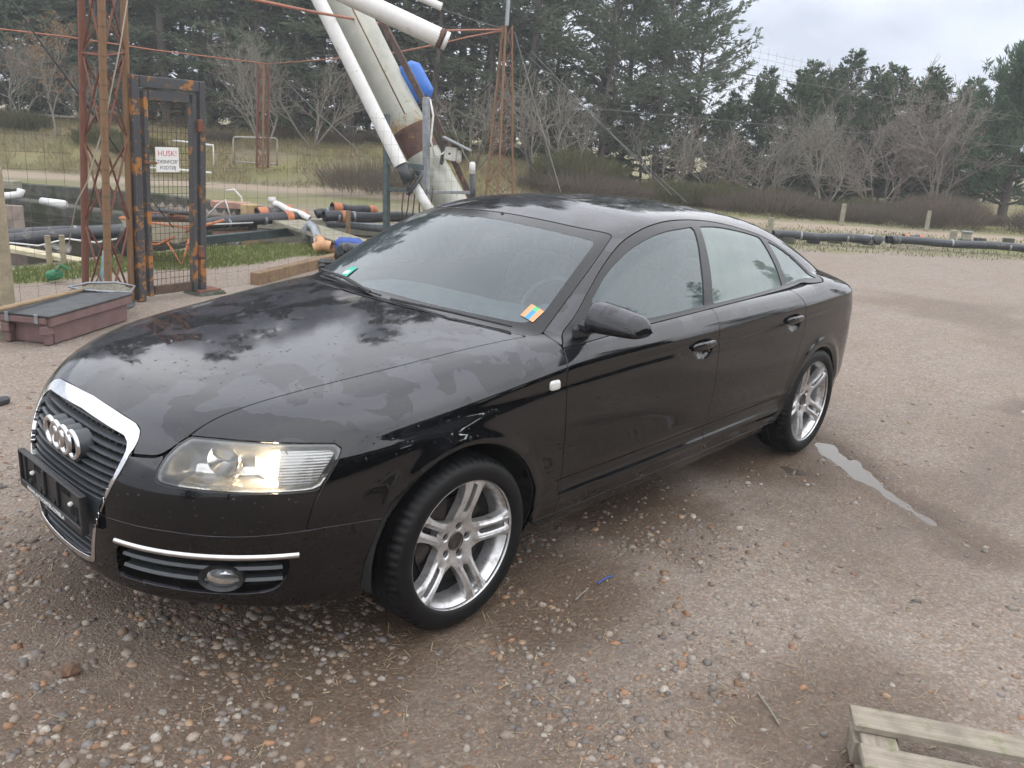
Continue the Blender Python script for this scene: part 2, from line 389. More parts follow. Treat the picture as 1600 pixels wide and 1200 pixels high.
# water
def water_mat(name, col, rough, bump, scale):
    q = NT(name); p = q.pos(); q.set(Base_Color=col, Roughness=rough, IOR=1.33, Specular_IOR_Level=0.5)
    q.bump(q.noise(p, scale, 3, 0.5), bump, 0.02); return q.m
def flat(name, poly, z, mat):
    P = [SD(s, d, z) for s, d in poly]; me = bpy.data.meshes.new(name); me.from_pydata([tuple(p) for p in P], [], [tuple(range(len(P)))]); me.materials.append(mat)
    return put(bpy.data.objects.new(name, me))
M_POND = water_mat('pond_water', (0.018, 0.017, 0.012), 0.04, 0.12, 3.0)
M_PUD = water_mat('puddle_water', (0.085, 0.068, 0.055), 0.03, 0.02, 8.0)
def grow(poly, k): c = np.mean(poly, 0); return [tuple(c+(np.array(p)-c)*k) for p in poly]
tag(flat('pond_water', [(-15, 6.6), (-5.4, 9.1), (-2, 13.4), (-1.7, 14.6), (-2.3, 15.6), (-5.0, 16.9), (-8.4, 18.8), (-28, 21)], -0.17, M_POND), kind='structure')
tag(flat('pond_water', [(-5, 15.4), (2.7, 14.9), (2.7, 17.1), (-5, 17.1)], -0.17, M_POND), kind='structure')
for i, (P_, dep) in enumerate(PUDDLES): tag(flat('puddle', grow(P_, 1.25), -dep*0.62, M_PUD), kind='structure')
# ------------------------------------------------------------------ loose stones on the yard
t_ = (1+5**0.5)/2
ICO = np.array([(-1, t_, 0), (1, t_, 0), (-1, -t_, 0), (1, -t_, 0), (0, -1, t_), (0, 1, t_), (0, -1, -t_), (0, 1, -t_), (t_, 0, -1), (t_, 0, 1), (-t_, 0, -1), (-t_, 0, 1)])/1.902
ICF = np.array([(0, 11, 5), (0, 5, 1), (0, 1, 7), (0, 7, 10), (0, 10, 11), (1, 5, 9), (5, 11, 4), (11, 10, 2), (10, 7, 6), (7, 1, 8), (3, 9, 4), (3, 4, 2), (3, 2, 6), (3, 6, 8), (3, 8, 9), (4, 9, 5), (2, 4, 11), (6, 2, 10), (8, 6, 7), (9, 8, 1)])
def stones(name, n, area, rmin, rmax, dens=None, cols=None):
    d = rng.random(n*3)**0.8*(area[3]-area[2])+area[2]; s = (rng.random(n*3)*2-1)*(0.72*d+0.5)
    ok = (s > area[0]) & (s < area[1])
    if dens is not None: ok &= rng.random(len(s)) < dens(s, d)
    s, d = s[ok][:n], d[ok][:n]; n = len(s); r = rmin*(rmax/rmin)**(rng.random(n)**2.6)
    x = CAM[0]+s*RT[0]+d*FW[0]; y = CAM[1]+s*RT[1]+d*FW[1]; z = ground_h(s, d)
    keep = ~((np.hypot(x-0.966, 0*x) < 0.22) & (np.abs(np.abs(y)-0.81) < 0.16)) & ~((np.abs(x-3.809) < 0.22) & (np.abs(np.abs(y)-0.81) < 0.16))
    s, d, r, x, y, z = [q[keep] for q in (s, d, r, x, y, z)]; n = len(s)
    sc = np.stack([rng.uniform(0.75, 1.3, n), rng.uniform(0.75, 1.2, n), rng.uniform(0.45, 0.85, n)], 1)*r[:, None]
    an = rng.random(n)*6.283; jit = 1+rng.normal(0, 0.20, (n, 12))
    V = ICO[None]*jit[..., None]*sc[:, None, :]; c, q = np.cos(an)[:, None], np.sin(an)[:, None]
    V = np.stack([V[..., 0]*c-V[..., 1]*q+x[:, None], V[..., 0]*q+V[..., 1]*c+y[:, None], V[..., 2]+(z-r*0.12)[:, None]], 2)
    F = (ICF[None]+12*np.arange(n)[:, None, None]).reshape(-1, 3)
    o = obj_np(name, V.reshape(-1, 3), F, M_STONE); pal = np.array(cols); ci = pal[rng.integers(0, len(pal), n)]*rng.uniform(0.7, 1.3, (n, 1))
    at = o.data.color_attributes.new('tone', 'FLOAT_COLOR', 'POINT'); at.data.foreach_set('color', np.repeat(np.concatenate([ci, np.ones((n, 1))], 1), 12, 0).reshape(-1).astype(np.float32))
    return o
q = NT('pebbles'); at_ = q.n('ShaderNodeVertexColor'); at_.layer_name = 'tone'; p = q.pos()
q.set(Base_Color=q.mix(q.ramp(q.noise(p, 160, 3), [(0.35, 0.0), (0.65, 0.45)]), at_.outputs['Color'], (0.10, 0.08, 0.065)), Roughness=0.5); M_STONE = q.m
PAL = [(0.24, 0.20, 0.16), (0.30, 0.24, 0.19), (0.20, 0.15, 0.12), (0.32, 0.21, 0.13), (0.14, 0.12, 0.11), (0.30, 0.26, 0.22), (0.30, 0.155, 0.08), (0.18, 0.165, 0.155), (0.23, 0.18, 0.14), (0.36, 0.32, 0.275), (0.17, 0.13, 0.10), (0.26, 0.17, 0.11)]
dn = lambda s, d: np.clip((0.08+1.1*(1-sst(-0.5, 1.2, s+0.7*fbm2(s, d, 0.8, 3, 51)))*(1-sst(3.2, 5.5, d)))*(0.25+0.75*sst(-0.25, 0.25, fbm2(s, d, 2.6, 3, 52))), 0.02, 1)
tag(stones('pebbles', 36000, (-4, 4, 1.3, 6.5), 0.0026, 0.021, dn, PAL), 'loose brown and tan pebbles scattered over the wet yard', 'pebbles', kind='stuff')

# dry stalks and chaff trodden into the yard
def chaff(n):
    d = rng.uniform(1.5, 11, n); s = (rng.random(n)*2-1)*(0.68*d+0.4); z = ground_h(s, d)+0.003; x = CAM[0]+s*RT[0]+d*FW[0]; y = CAM[1]+s*RT[1]+d*FW[1]
    a = rng.random(n)*6.283; L = rng.uniform(0.012, 0.05, n); w = rng.uniform(0.0012, 0.003, n); D = np.stack([np.cos(a), np.sin(a), rng.normal(0.05, 0.12, n)], 1); S = np.stack([-np.sin(a), np.cos(a), 0*a], 1); P = np.stack([x, y, z], 1)
    V = np.stack([P-S*w[:, None]/2, P+S*w[:, None]/2, P+D*L[:, None]+S*w[:, None]/2, P+D*L[:, None]-S*w[:, None]/2], 1).reshape(-1, 3)
    return obj_np('chaff', V, np.arange(4*n).reshape(-1, 4), plain('dry_chaff', (0.34, 0.27, 0.17), 0.9, 0, 0.5, 3.0), None, None, False)
tag(chaff(9000), 'dry stalks and chaff trodden into the gravel yard', 'chaff', kind='stuff')
# ================================================================== trees
def leaf_mat(name, c1, c2, c3):
    q = NT(name); p = q.pos(); oi = q.n('ShaderNodeObjectInfo')
    n = q.noise(p, 1.3, 4, 0.6); n2 = q.noise(p, 9.0, 3, 0.6)
    c = q.mix(q.ramp(n, [(0.35, 0.0), (0.65, 1.0)]), c1, c2); c = q.mix(q.ramp(n2, [(0.45, 0.0), (0.75, 0.7)]), c, c3)
    c = q.mix(q.math('MULTIPLY', oi.outputs['Random'], 0.35), c, (0.10, 0.10, 0.075))
    t_ = q.t; t_.nodes.remove(q.b); df = q.n('ShaderNodeBsdfDiffuse'); tl = q.n('ShaderNodeBsdfTranslucent'); q.l(c, df.inputs[0]); q.l(c, tl.inputs[0])
    ms = q.n('ShaderNodeMixShader'); ms.inputs[0].default_value = 0.42; q.l(df.outputs[0], ms.inputs[1]); q.l(tl.outputs[0], ms.inputs[2]); q.l(ms.outputs[0], q.o.inputs['Surface']); return q.m
def bark_mat(name, c1, c2):
    q = NT(name); p = q.co('Object', (6, 6, 1.2)); q.set(Base_Color=q.mix(q.ramp(q.noise(p, 5, 6, 0.7), [(0.35, 0.0), (0.65, 1.0)]), c1, c2), Roughness=0.9); return q.m
M_NEEDLE = leaf_mat('larch_and_spruce_needles', (0.115, 0.160, 0.105), (0.165, 0.210, 0.140), (0.220, 0.235, 0.150))
M_NEEDLE2 = leaf_mat('fresh_spruce_needles', (0.070, 0.120, 0.065), (0.100, 0.150, 0.080), (0.14, 0.17, 0.10))
M_PINE = leaf_mat('pine_needles', (0.060, 0.120, 0.070), (0.100, 0.165, 0.095), (0.14, 0.19, 0.11))
M_BARK = bark_mat('conifer_bark', (0.085, 0.070, 0.060), (0.15, 0.13, 0.115))
M_TWIG = bark_mat('bare_twigs', (0.19, 0.17, 0.14), (0.28, 0.255, 0.215))
M_TWIGR = bark_mat('reddish_bare_twigs', (0.215, 0.18, 0.155), (0.29, 0.25, 0.215))
M_BROOM = leaf_mat('broom_shoots', (0.11, 0.125, 0.05), (0.16, 0.16, 0.075), (0.22, 0.18, 0.11))
M_DEADLEAF = leaf_mat('withered_brown_leaves', (0.26, 0.15, 0.08), (0.34, 0.21, 0.12), (0.40, 0.27, 0.16))
def blades(P, D, L, W, roll=None):
    """elongated leaf quads (pointed): base P, direction D, length L, width W"""
    n = len(P); D = D/(np.linalg.norm(D, axis=1)[:, None]+1e-9)
    r = rng.normal(0, 1, (n, 3)); S = np.cross(D, r); S /= np.linalg.norm(S, axis=1)[:, None]+1e-9
    L = np.broadcast_to(L, (n,))[:, None]; W = np.broadcast_to(W, (n,))[:, None]
    V = np.stack([P, P+D*L*0.45+S*W/2, P+D*L, P+D*L*0.45-S*W/2], 1).reshape(-1, 3)
    return V, np.arange(n*4).reshape(-1, 4)
def limbs(segs, n=4):
    """segs: list of (p0, p1, r0, r1) -> open tubes"""
    A = np.array([s[0] for s in segs]); B = np.array([s[1] for s in segs]); r0 = np.array([s[2] for s in segs]); r1 = np.array([s[3] for s in segs])
    D = B-A; D /= np.linalg.norm(D, axis=1)[:, None]+1e-9; u = np.where(np.abs(D[:, 2:3]) < 0.9, np.array([[0, 0, 1.0]]), np.array([[1.0, 0, 0]]))
    S = np.cross(D, u); S /= np.linalg.norm(S, axis=1)[:, None]; T = np.cross(D, S); V = []
    for e, r in ((A, r0), (B, r1)):
        for k in range(n): t = 2*math.pi*k/n; V.append(e+(S*math.cos(t)+T*math.sin(t))*r[:, None])
    V = np.stack(V, 1).reshape(-1, 3); m = len(segs); b = np.arange(m)[:, None]*2*n
    F = np.concatenate([np.concatenate([b+k, b+(k+1) % n, b+n+(k+1) % n, b+n+k], 1) for k in range(n)])
    return V, F
def conifer_data(H, z0, Lmax, seed, per=13, whorl=0.42, droop=0.35, up=0.25, shape=0.8, dead=0.0, lean=0.0, dense=1.0):
    """returns (trunk segs mesh, needle mesh)"""
    global rng
    old = rng; rng = np.random.default_rng(seed); segs = []; Pn, Dn, Ln, Wn = [], [], [], []
    nseg = 14; tp = [np.array([lean*(k/nseg)**1.3*H*0.5+0.05*math.sin(seed+k*0.8), 0.05*math.cos(seed*2+k*0.7), H*k/nseg]) for k in range(nseg+1)]
    rt = lambda t: 0.012*H*(1-t)**0.85+0.012
    for k in range(nseg): segs.append((tp[k], tp[k+1], rt(k/nseg), rt((k+1)/nseg)))
    tz = lambda z: tp[min(nseg-1, int(z/H*nseg))]*(1-(z/H*nseg-int(z/H*nseg)))+tp[min(nseg, int(z/H*nseg)+1)]*(z/H*nseg-int(z/H*nseg)) if z < H else tp[-1]
    z = z0
    while z < H-0.15:
        t = (z-z0)/(H-z0); nb = rng.integers(4, 7)
        for b in range(nb):
            az = rng.random()*6.283; L = Lmax*(1-t)**shape*rng.uniform(0.55, 1.15)+0.18
            if t < 0.25: L *= 0.75+t
            p = tz(z+rng.uniform(-0.1, 0.1)); d = np.array([math.cos(az), math.sin(az), up+0.5*t-droop*(1-t)*rng.uniform(0.2, 1)]); d /= np.linalg.norm(d); K = 6; st = L/K
            path = [p]
            for k in range(K):
                d = d+np.array([rng.normal(0, 0.07), rng.normal(0, 0.07), (-0.10*(1-t) if k < 3 else 0.13)+rng.normal(0, 0.04)]); d /= np.linalg.norm(d); path.append(path[-1]+d*st)
            r0 = 0.009+0.010*L/Lmax*1.2
            for k in range(K): segs.append((path[k], path[k+1], r0*(1-k/K)+0.003, r0*(1-(k+1)/K)+0.003))
            if rng.random() < dead: continue
            m = int(per*dense*(0.4+L/Lmax)); q = rng.random(m)**0.8*0.85+0.15
            for qq in q:
                k = min(K-1, int(qq*K)); f = qq*K-k; base = path[k]*(1-f)+path[k+1]*f; bd = path[k+1]-path[k]; bd /= np.linalg.norm(bd)
                sd_ = np.cross(bd, [0, 0, 1.0]); sd_ /= np.linalg.norm(sd_)+1e-9; sg = rng.choice([-1, 1])
                tw = bd*0.75+sd_*sg*rng.uniform(0.3, 1.0)+np.array([0, 0, rng.normal(-0.05, 0.22)]); tw /= np.linalg.norm(tw)
                tl = (0.16+0.34*(1-qq*0.55)*min(1, L/1.5))*rng.uniform(0.6, 1.2)
                for e in range(5):
                    g = rng.random(); Pn.append(base+tw*tl*g*0.8); Dn.append(tw+rng.normal(0, 0.38, 3)); Ln.append(tl*rng.uniform(0.45, 0.95)); Wn.append(rng.uniform(0.035, 0.085))
        z += whorl*rng.uniform(0.6, 1.3)*(1-0.35*t)
    tm = limbs(segs, 5); nm = blades(np.array(Pn), np.array(Dn), np.array(Ln), np.array(Wn)); rng = old
    return tm, nm
def make_tree(name, datas, mats, loc, rz, sc, label, cat='tree', group=None, names=('trunk', 'crown')):
    root = empty(name, loc, rz); root.scale = sc if isinstance(sc, tuple) else (sc, sc, sc)
    for me, nm in zip(datas, names):
        if me is not None: put(bpy.data.objects.new(nm, me), root)
    return tag(root, label, cat, group)
def two(name, d, m1, m2): return (mesh_np(name+'_trunk', d[0][0], d[0][1], m1), mesh_np(name+'_crown', d[1][0], d[1][1], m2, None, False))
CON = [two('conifer%d' % k, conifer_data(H, z0, L, 100+k, per, wh, dr, up, sh, dead, ln), M_BARK, M_NEEDLE) for k, (H, z0, L, per, wh, dr, up, sh, dead, ln) in enumerate([
    (13.0, 0.9, 2.7, 15, 0.36, 0.45, 0.20, 0.55, 0.12, 0.01), (12.0, 0.5, 2.9, 16, 0.36, 0.40, 0.15, 0.60, 0.08, -0.02), (14.0, 1.6, 2.4, 14, 0.40, 0.35, 0.25, 0.50, 0.2, 0.02), (11.0, 0.4, 2.8, 17, 0.34, 0.45, 0.10, 0.65, 0.05, 0.0)])]
EDGE = two('edge_larch', conifer_data(9.6, 1.2, 3.4, 140, 17, 0.36, 0.10, 0.45, 0.55, 0.06, 0.02), M_BARK, M_NEEDLE)
SPR = [two('spruce%d' % k, conifer_data(H, 0.3, L, 120+k, 17, 0.30, 0.25, 0.25, 0.8, 0.0, 0), M_BARK, M_NEEDLE2) for k, (H, L) in enumerate([(6.0, 1.7), (4.6, 1.5)])]
# right-hand pine: dense clustered tufts on rising limbs
def pine_data(H, seed):
    global rng
    old = rng; rng = np.random.default_rng(seed); segs = []; P, D, L, W = [], [], [], []
    for k in range(10): segs.append((np.array([0.04*math.sin(k), 0, H*k/10]), np.array([0.04*math.sin(k+1), 0, H*(k+1)/10]), 0.13*(1-k/10)+0.02, 0.13*(1-(k+1)/10)+0.02))
    z = 0.5
    while z < H:
        t = z/H
        for b in range(7):
            az = rng.random()*6.283; Lb = (2.3*(1-t**1.6)+0.35)*rng.uniform(0.6, 1.1); d = np.array([math.cos(az), math.sin(az), 0.15+0.5*t]); d /= np.linalg.norm(d); p = np.array([0, 0, z]); K = 5; path = [p]
            for k in range(K): d = d+np.array([rng.normal(0, 0.12), rng.normal(0, 0.12), 0.10]); d /= np.linalg.norm(d); path.append(path[-1]+d*Lb/K)
            for k in range(K): segs.append((path[k], path[k+1], 0.03*(1-k/K)+0.005, 0.03*(1-(k+1)/K)+0.005))
            for k in range(2, K+1):
                for c_ in range(4):
                    c0 = path[k]+rng.normal(0, 0.13, 3); ax = d*0.6+np.array([0, 0, 0.8])+rng.normal(0, 0.3, 3)
                    m = 16; P += list(c0+rng.normal(0, 0.05, (m, 3))); D += list(ax+rng.normal(0, 0.75, (m, 3))); L += list(rng.uniform(0.12, 0.28, m)); W += list(rng.uniform(0.03, 0.055, m))
        z += 0.36
    r = limbs(segs, 5), blades(np.array(P), np.array(D), np.array(L), np.array(W)); rng = old; return r
PIN = two('pine', pine_data(5.0, 77), M_BARK, M_PINE)
# bare broadleaved trees: recursive forks down to thin twigs
def bare_data(H, seed, stems=3, spread=0.35, depth=6, fan=0.55, twigr=0.006, leaf=0):
    rr = np.random.default_rng(seed); segs = []; tips = []
    def go(p, d, L, r, k):
        n = 3; q = p
        for i in range(n):
            d = d+rr.normal(0, 0.10, 3)+np.array([0, 0, 0.04]); d = d/np.linalg.norm(d); q2 = q+d*L/n
            segs.append((q, q2, max(twigr, r*(1-0.25*i/n)), max(twigr*0.8, r*(1-0.25*(i+1)/n)))); q = q2
            if k > 1 and i > 0:
                e = d+rr.normal(0, fan*0.9, 3); go(q, e/np.linalg.norm(e), L*0.55, r*0.5, k-2)
        if k <= 0: tips.append((q, d)); return
        for b in range(2 if rr.random() < 0.75 else 3):
            e = d+rr.normal(0, fan, 3)+np.array([0, 0, 0.12]); go(q, e/np.linalg.norm(e), L*rr.uniform(0.62, 0.85), r*0.62, k-1)
    for s in range(stems):
        a = rr.random()*6.283; d = np.array([math.cos(a)*spread, math.sin(a)*spread, 1.0]); go(np.array([0.06*math.cos(a), 0.06*math.sin(a), 0]), d/np.linalg.norm(d), H*0.30, 0.012*H*(1.2 if stems < 3 else 0.8), depth)
    tr = limbs(segs[:], 4); lv = None
    if leaf and tips:
        i = rr.integers(0, len(tips), leaf); P = np.array([tips[k][0] for k in i])+rr.normal(0, 0.06, (leaf, 3)); lv = blades(P, rr.normal(0, 1, (leaf, 3)), 0.10, 0.07)
    return tr, lv
def bare(name, mat, *a, leafmat=None, **k):
    t, l = bare_data(*a, **k); return (mesh_np(name, t[0], t[1], mat), mesh_np(name+'_leaf', l[0], l[1], leafmat, None, False) if l else None)
BARE = [bare('bare0', M_TWIG, 4.6, 201, stems=4, spread=0.5, depth=5), bare('bare1', M_TWIG, 4.0, 202, stems=6, spread=0.65, depth=4), bare('bare2', M_TWIGR, 5.2, 203, stems=5, spread=0.4, depth=5, twigr=0.009),
        bare('bare3', M_TWIG, 6.0, 204, stems=1, spread=0.1, depth=6), bare('bare4', M_TWIGR, 3.2, 205, stems=7, spread=0.8, depth=4, twigr=0.008)]
OAK = bare('oak', M_TWIG, 4.6, 210, stems=1, spread=0.1, depth=5, leaf=900, leafmat=M_DEADLEAF)
def bush_data(n, h, w, seed, blade=0.3, bw=0.03):
    rr = np.random.default_rng(seed); a = rr.random(n)*6.283; r = rr.random(n)**0.5; P = np.stack([np.cos(a)*r*w*0.55, np.sin(a)*r*w*0.55, rr.random(n)*h*0.75*(1-0.4*r)], 1)
    D = np.stack([np.cos(a)*r*0.6, np.sin(a)*r*0.6, np.full(n, 1.0)], 1)+rr.normal(0, 0.28, (n, 3)); return blades(P, D, rr.uniform(0.6, 1.4, n)*blade, rr.uniform(0.5, 1.3, n)*bw)
BUSH = [mesh_np('bush%d' % k, *bush_data(2600, h, w, 300+k, 0.38, 0.022), M_BROOM, None, False) for k, (h, w) in enumerate([(1.2, 1.6), (0.8, 1.7), (1.5, 1.4)])]
M_BRUSH = leaf_mat('brown_undergrowth', (0.155, 0.125, 0.10), (0.20, 0.165, 0.13), (0.25, 0.205, 0.155))
BRUSH = [mesh_np('brush%d' % k, *bush_data(2600, h, w, 320+k, 0.40, 0.018), M_BRUSH, None, False) for k, (h, w) in enumerate([(0.55, 2.2), (0.8, 1.9)])]
def gz_(s, d): return float(ground_h(np.array([s]), np.array([d]), False)[0])
def spot(s, d, sink=0.05): p = SD(s, d, gz_(s, d)-sink); return tuple(p)
WOOD = 'tall conifers of the wood behind the ponds'
k = 0
for row, (d0, s0, s1, st, lab) in enumerate([(31.5, -23.5, 0.6, 1.55, 'tall grey-green conifer in the front row of the wood behind the ponds'), (35.0, -27, 2.2, 1.75, 'tall dark conifer in the second row of the wood behind the ponds'), (39.5, -30, 2.0, 1.9, 'tall dark conifer at the back of the wood behind the ponds')]):
    s = s0
    while s < s1:
        ss = s+rng.uniform(-0.4, 0.4); dd = d0+rng.uniform(-1.1, 1.1)
        sc = rng.uniform(0.88, 1.14)*(1.0 if ss < 0 else 0.92)
        make_tree('conifer_tree', CON[int(rng.integers(0, 4))], None, spot(ss, dd), rng.random()*6.28, (sc, sc, sc*rng.uniform(0.92, 1.08)), lab, group=WOOD); s += st; k += 1
for ss, dd, sc, rz in ((2.6, 30.5, 0.85, 0.4), (4.6, 31.5, 1.0, 0.2), (6.2, 33.0, 0.86, 2.0), (3.7, 34.5, 1.1, 4.0)):
    make_tree('larch_tree', EDGE, None, spot(ss, dd), rz, sc, {2.6: 'slender larch standing just left of the wood edge', 4.6: 'broad larch with rising limbs at the edge of the wood', 6.2: 'outermost larch of the wood, its long boughs against the sky', 3.7: 'larch behind the broad edge larch'}[ss], group='larches at the edge of the wood')
# lower mixed belt on the right
RB = 'young spruces in the belt right of the wood'
for ss, dd, kk, sc in ((10.4, 33.5, 0, 0.84), (12.0, 34.0, 0, 0.92), (13.3, 33.0, 1, 1.1), (9.0, 30.4, 1, 0.95), (13.6, 30.8, 1, 1.0), (16.2, 33.5, 0, 0.72), (10.2, 31.0, 0, 0.72), (11.9, 31.2, 1, 1.0), (7.4, 32.5, 0, 0.62), (5.6, 31.5, 1, 0.75), (4.2, 32.2, 1, 0.8), (6.6, 30.2, 1, 0.7), (8.2, 31.6, 1, 0.85), (2.6, 32.6, 1, 0.8), (1.2, 31.0, 1, 0.75), (14.6, 37.0, 0, 0.78), (15.8, 36.0, 1, 1.05), (17.0, 38, 0, 0.80), (18.6, 38.0, 1, 1.05), (11.2, 33.0, 1, 0.9), (20.5, 39, 0, 0.85), (23.0, 39, 0, 0.9), (9.4, 36, 0, 0.8)):
    make_tree('spruce_tree', SPR[kk], None, spot(ss, dd), rng.random()*6.28, sc*rng.uniform(0.95, 1.05), 'young green spruce in the mixed belt beside and below the wood', group=RB)
make_tree('pine_tree', PIN, None, spot(15.7, 28.6), 0.5, 1.08, 'bushy dark green pine at the far right of the yard')
make_tree('bare_tree', BARE[3], None, spot(20.3, 33.0), 0.5, 0.95, 'bare tree beside the pine at the right edge')
SB = 'leafless scrub in front of the belt'
for ss, dd, kk, sc in ((7.4, 28.2, 1, 0.75), (8.6, 29.5, 0, 0.7), (9.6, 27.8, 0, 0.8), (10.6, 30.0, 1, 0.85), (11.4, 28.4, 4, 1.0), (12.3, 29.6, 2, 0.66), (13.1, 28.0, 2, 0.72), (13.0, 30.2, 2, 0.8), (14.0, 30.6, 2, 0.9), (10.0, 32.0, 2, 0.85), (12.8, 33.0, 0, 1.05), (15.0, 34, 3, 0.85), (16.0, 33.0, 3, 0.8), (6.2, 28.8, 4, 0.9)):
    make_tree('bare_shrub', BARE[kk], None, spot(ss, dd), rng.random()*6.28, sc, 'leafless grey-brown shrub in the scrub right of the wood', 'shrub', SB, ('stems',))
SL = 'leafless saplings along the wood edge'
for ss, dd, kk, sc in ((-17.0, 29.4, 0, 0.7), (-14.6, 28.9, 1, 0.65), (-8.4, 27.9, 0, 0.85), (-7.0, 28.6, 1, 0.9), (-1.6, 27.6, 1, 0.8), (-4.0, 28.8, 4, 0.8), (0.3, 27.8, 1, 1.0), (1.6, 28.8, 0, 0.7), (4.6, 28.6, 1, 0.8)):
    make_tree('bare_shrub', BARE[kk], None, spot(ss, dd), rng.random()*6.28, sc, 'leafless pale sapling along the foot of the conifer wood', 'shrub', SL, ('stems',))
make_tree('oak_sapling', OAK, None, spot(-14.9, 27.6), 0.4, 0.85, 'young oak holding withered brown leaves on the grassy bank', 'tree')
BG = 'bushes at the foot of the wood'
for ss, dd, kk, sc in ((-13.4, 27.4, 1, 0.75), (-11.9, 26.6, 1, 0.8), (-2.6, 28.4, 2, 0.8), (1.4, 26.2, 0, 1.25), (2.4, 26.9, 2, 0.9), (4.4, 26.4, 1, 1.0), (6.0, 26.6, 0, 0.8), (7.6, 26.6, 1, 0.9), (10.4, 26.6, 1, 0.8), (-16.4, 28.4, 1, 0.8)):
    make_tree('broom_bush', [BUSH[kk]], None, spot(ss, dd), rng.random()*6.28, sc, 'olive green broom bush at the foot of the trees', 'bush', BG, ('shoots',))
for n_, (a, b) in enumerate(((-20, -3), (0.5, 17.5))):
    s = a
    while s < b:
        dd = (29.0 if s < 0 else 25.4)+rng.uniform(-0.8, 1.8); kk = int(rng.integers(0, 2))
        make_tree('dry_undergrowth', [BRUSH[kk]], None, spot(s, dd), rng.random()*6.28, rng.uniform(0.4, 0.8) if s < 0 else rng.uniform(0.5, 1.2), 'dry brown undergrowth below the trees', 'undergrowth', 'clumps of dry undergrowth', ('stalks',)); s += rng.uniform(1.5, 2.6) if s < 0 else rng.uniform(0.8, 1.3)
# ------------------------------------------------------------------ grass
def tufts(name, n, gen, hmin, hmax, w, mat, label):
    s, d = gen(n); z = ground_h(s, d, False); x = CAM[0]+s*RT[0]+d*FW[0]; y = CAM[1]+s*RT[1]+d*FW[1]; m = len(s)
    P = np.stack([x, y, z-0.01], 1); D = np.stack([rng.normal(0, 0.45, m), rng.normal(0, 0.45, m), np.ones(m)], 1)
    V, F = blades(P, D, rng.uniform(hmin, hmax, m), w); return tag(obj_np(name, V, F, mat, None, None, False), label, 'grass', kind='stuff')
def in_strip(n):
    s = rng.uniform(-12, 2.6, n*6); d = rng.uniform(6.8, 15.4, n*6)
    q = psdf(s, d, [(-12, 6.8), (-5.0, 8.27), (-4.34, 9.31), (-3.61, 9.87), (-2.9, 11.2), (-1.9, 12.0), (2.5, 14.2), (2.5, 15.2), (-2.0, 14.2), (-2.75, 12.7), (-4.26, 11.5), (-5.47, 8.95), (-12, 7.3)])+0.18*fbm2(s, d, 2.0, 3, 61); k = q < 0.02
    return s[k][:n], d[k][:n]
M_GRASS = leaf_mat('short_green_grass', (0.115, 0.165, 0.05), (0.165, 0.205, 0.07), (0.28, 0.26, 0.13))
M_STRAW = leaf_mat('dry_straw_grass', (0.32, 0.26, 0.14), (0.43, 0.36, 0.21), (0.24, 0.24, 0.09))
tufts('grass_strip', 26000, in_strip, 0.03, 0.10, 0.012, M_GRASS, 'short green grass between the path and the ponds')
def far_l(n):
    d = rng.uniform(23.2, 30.5, n); s = rng.uniform(-24, 4, n); k = fbm2(s, d, 0.7, 3, 63) > -0.25; return s[k], d[k]
tufts('bank_grass', 26000, far_l, 0.08, 0.34, 0.022, M_STRAW, 'dry straw coloured grass on the bank below the wood')
def far_r(n):
    d = rng.uniform(15.8, 25.5, n); s = rng.uniform(3.5, 20, n); k = (d > 15.95+0.19*(s-5)+0.3*fbm2(s, d, 0.8, 3, 65)) & (np.abs(d-22.7) > 0.9) & (np.abs(d-18.7-0.13*(s-5.5)) > 0.12); return s[k], d[k]
tufts('verge_grass', 15000, far_r, 0.03, 0.11, 0.016, leaf_mat('yellowing_verge_grass', (0.12, 0.15, 0.05), (0.18, 0.19, 0.075), (0.30, 0.25, 0.13)), 'short yellow-green grass beyond the gravel yard')
# ================================================================== yard, ponds and machinery
def rust_mat(name, base, rust, th=0.5, sc=9.0):
    q = NT(name); v = q.co('Object'); m = q.ramp(q.noise(v, sc, 8, 0.7, 0.3), [(th, 0.0), (th+0.04, 1.0)])
    c = q.mix(q.noise(v, 30, 4), base, tuple(b*1.6 for b in base)); r = q.mix(q.noise(v, 24, 5), rust, tuple(b*0.55 for b in rust))
    q.set(Base_Color=q.mix(m, c, r), Roughness=q.ramp(m, [(0, 0.45), (1, 0.85)])); q.bump(m, 0.3, 0.002); return q.m
def wood_mat(name, c1, c2, moss=None):
    q = NT(name); v = q.co('Object', (3, 3, 3)); g = q.noise(q.co('Object', (2, 40, 40)), 2.0, 6, 0.65); n = q.noise(v, 2.5, 5, 0.6)
    c = q.mix(q.ramp(g, [(0.3, 0.0), (0.7, 1.0)]), c1, c2); c = q.mix(q.ramp(n, [(0.45, 0.0), (0.7, 0.6)]), c, tuple(x*0.5 for x in c1))
    if moss: c = q.mix(q.ramp(q.noise(v, 4.0, 6, 0.65), [(0.56, 0.0), (0.66, 0.8)]), c, moss)
    q.set(Base_Color=c, Roughness=0.85); q.bump(g, 0.5, 0.004); return q.m
M_RUST = plain('rust_red_steel', (0.155, 0.065, 0.042), 0.8, 0, 0.35, 14, 0.3, 60)
M_RUSTB = plain('rust_brown_steel', (0.20, 0.115, 0.06), 0.8, 0, 0.3, 14, 0.3, 60)
M_GATE = rust_mat('peeling_grey_gate_paint', (0.042, 0.043, 0.047), (0.42, 0.185, 0.055), 0.545, 7.0)
M_GATE2 = rust_mat('peeling_grey_gate_paint_worn', (0.042, 0.043, 0.047), (0.46, 0.20, 0.055), 0.515, 7.0)
M_WIRE = plain('rusty_wire', (0.10, 0.075, 0.055), 0.7, 0.3, 0.3, 20)
M_NETW = plain('grey_net_line', (0.13, 0.13, 0.125), 0.7, 0, 0.2, 20)
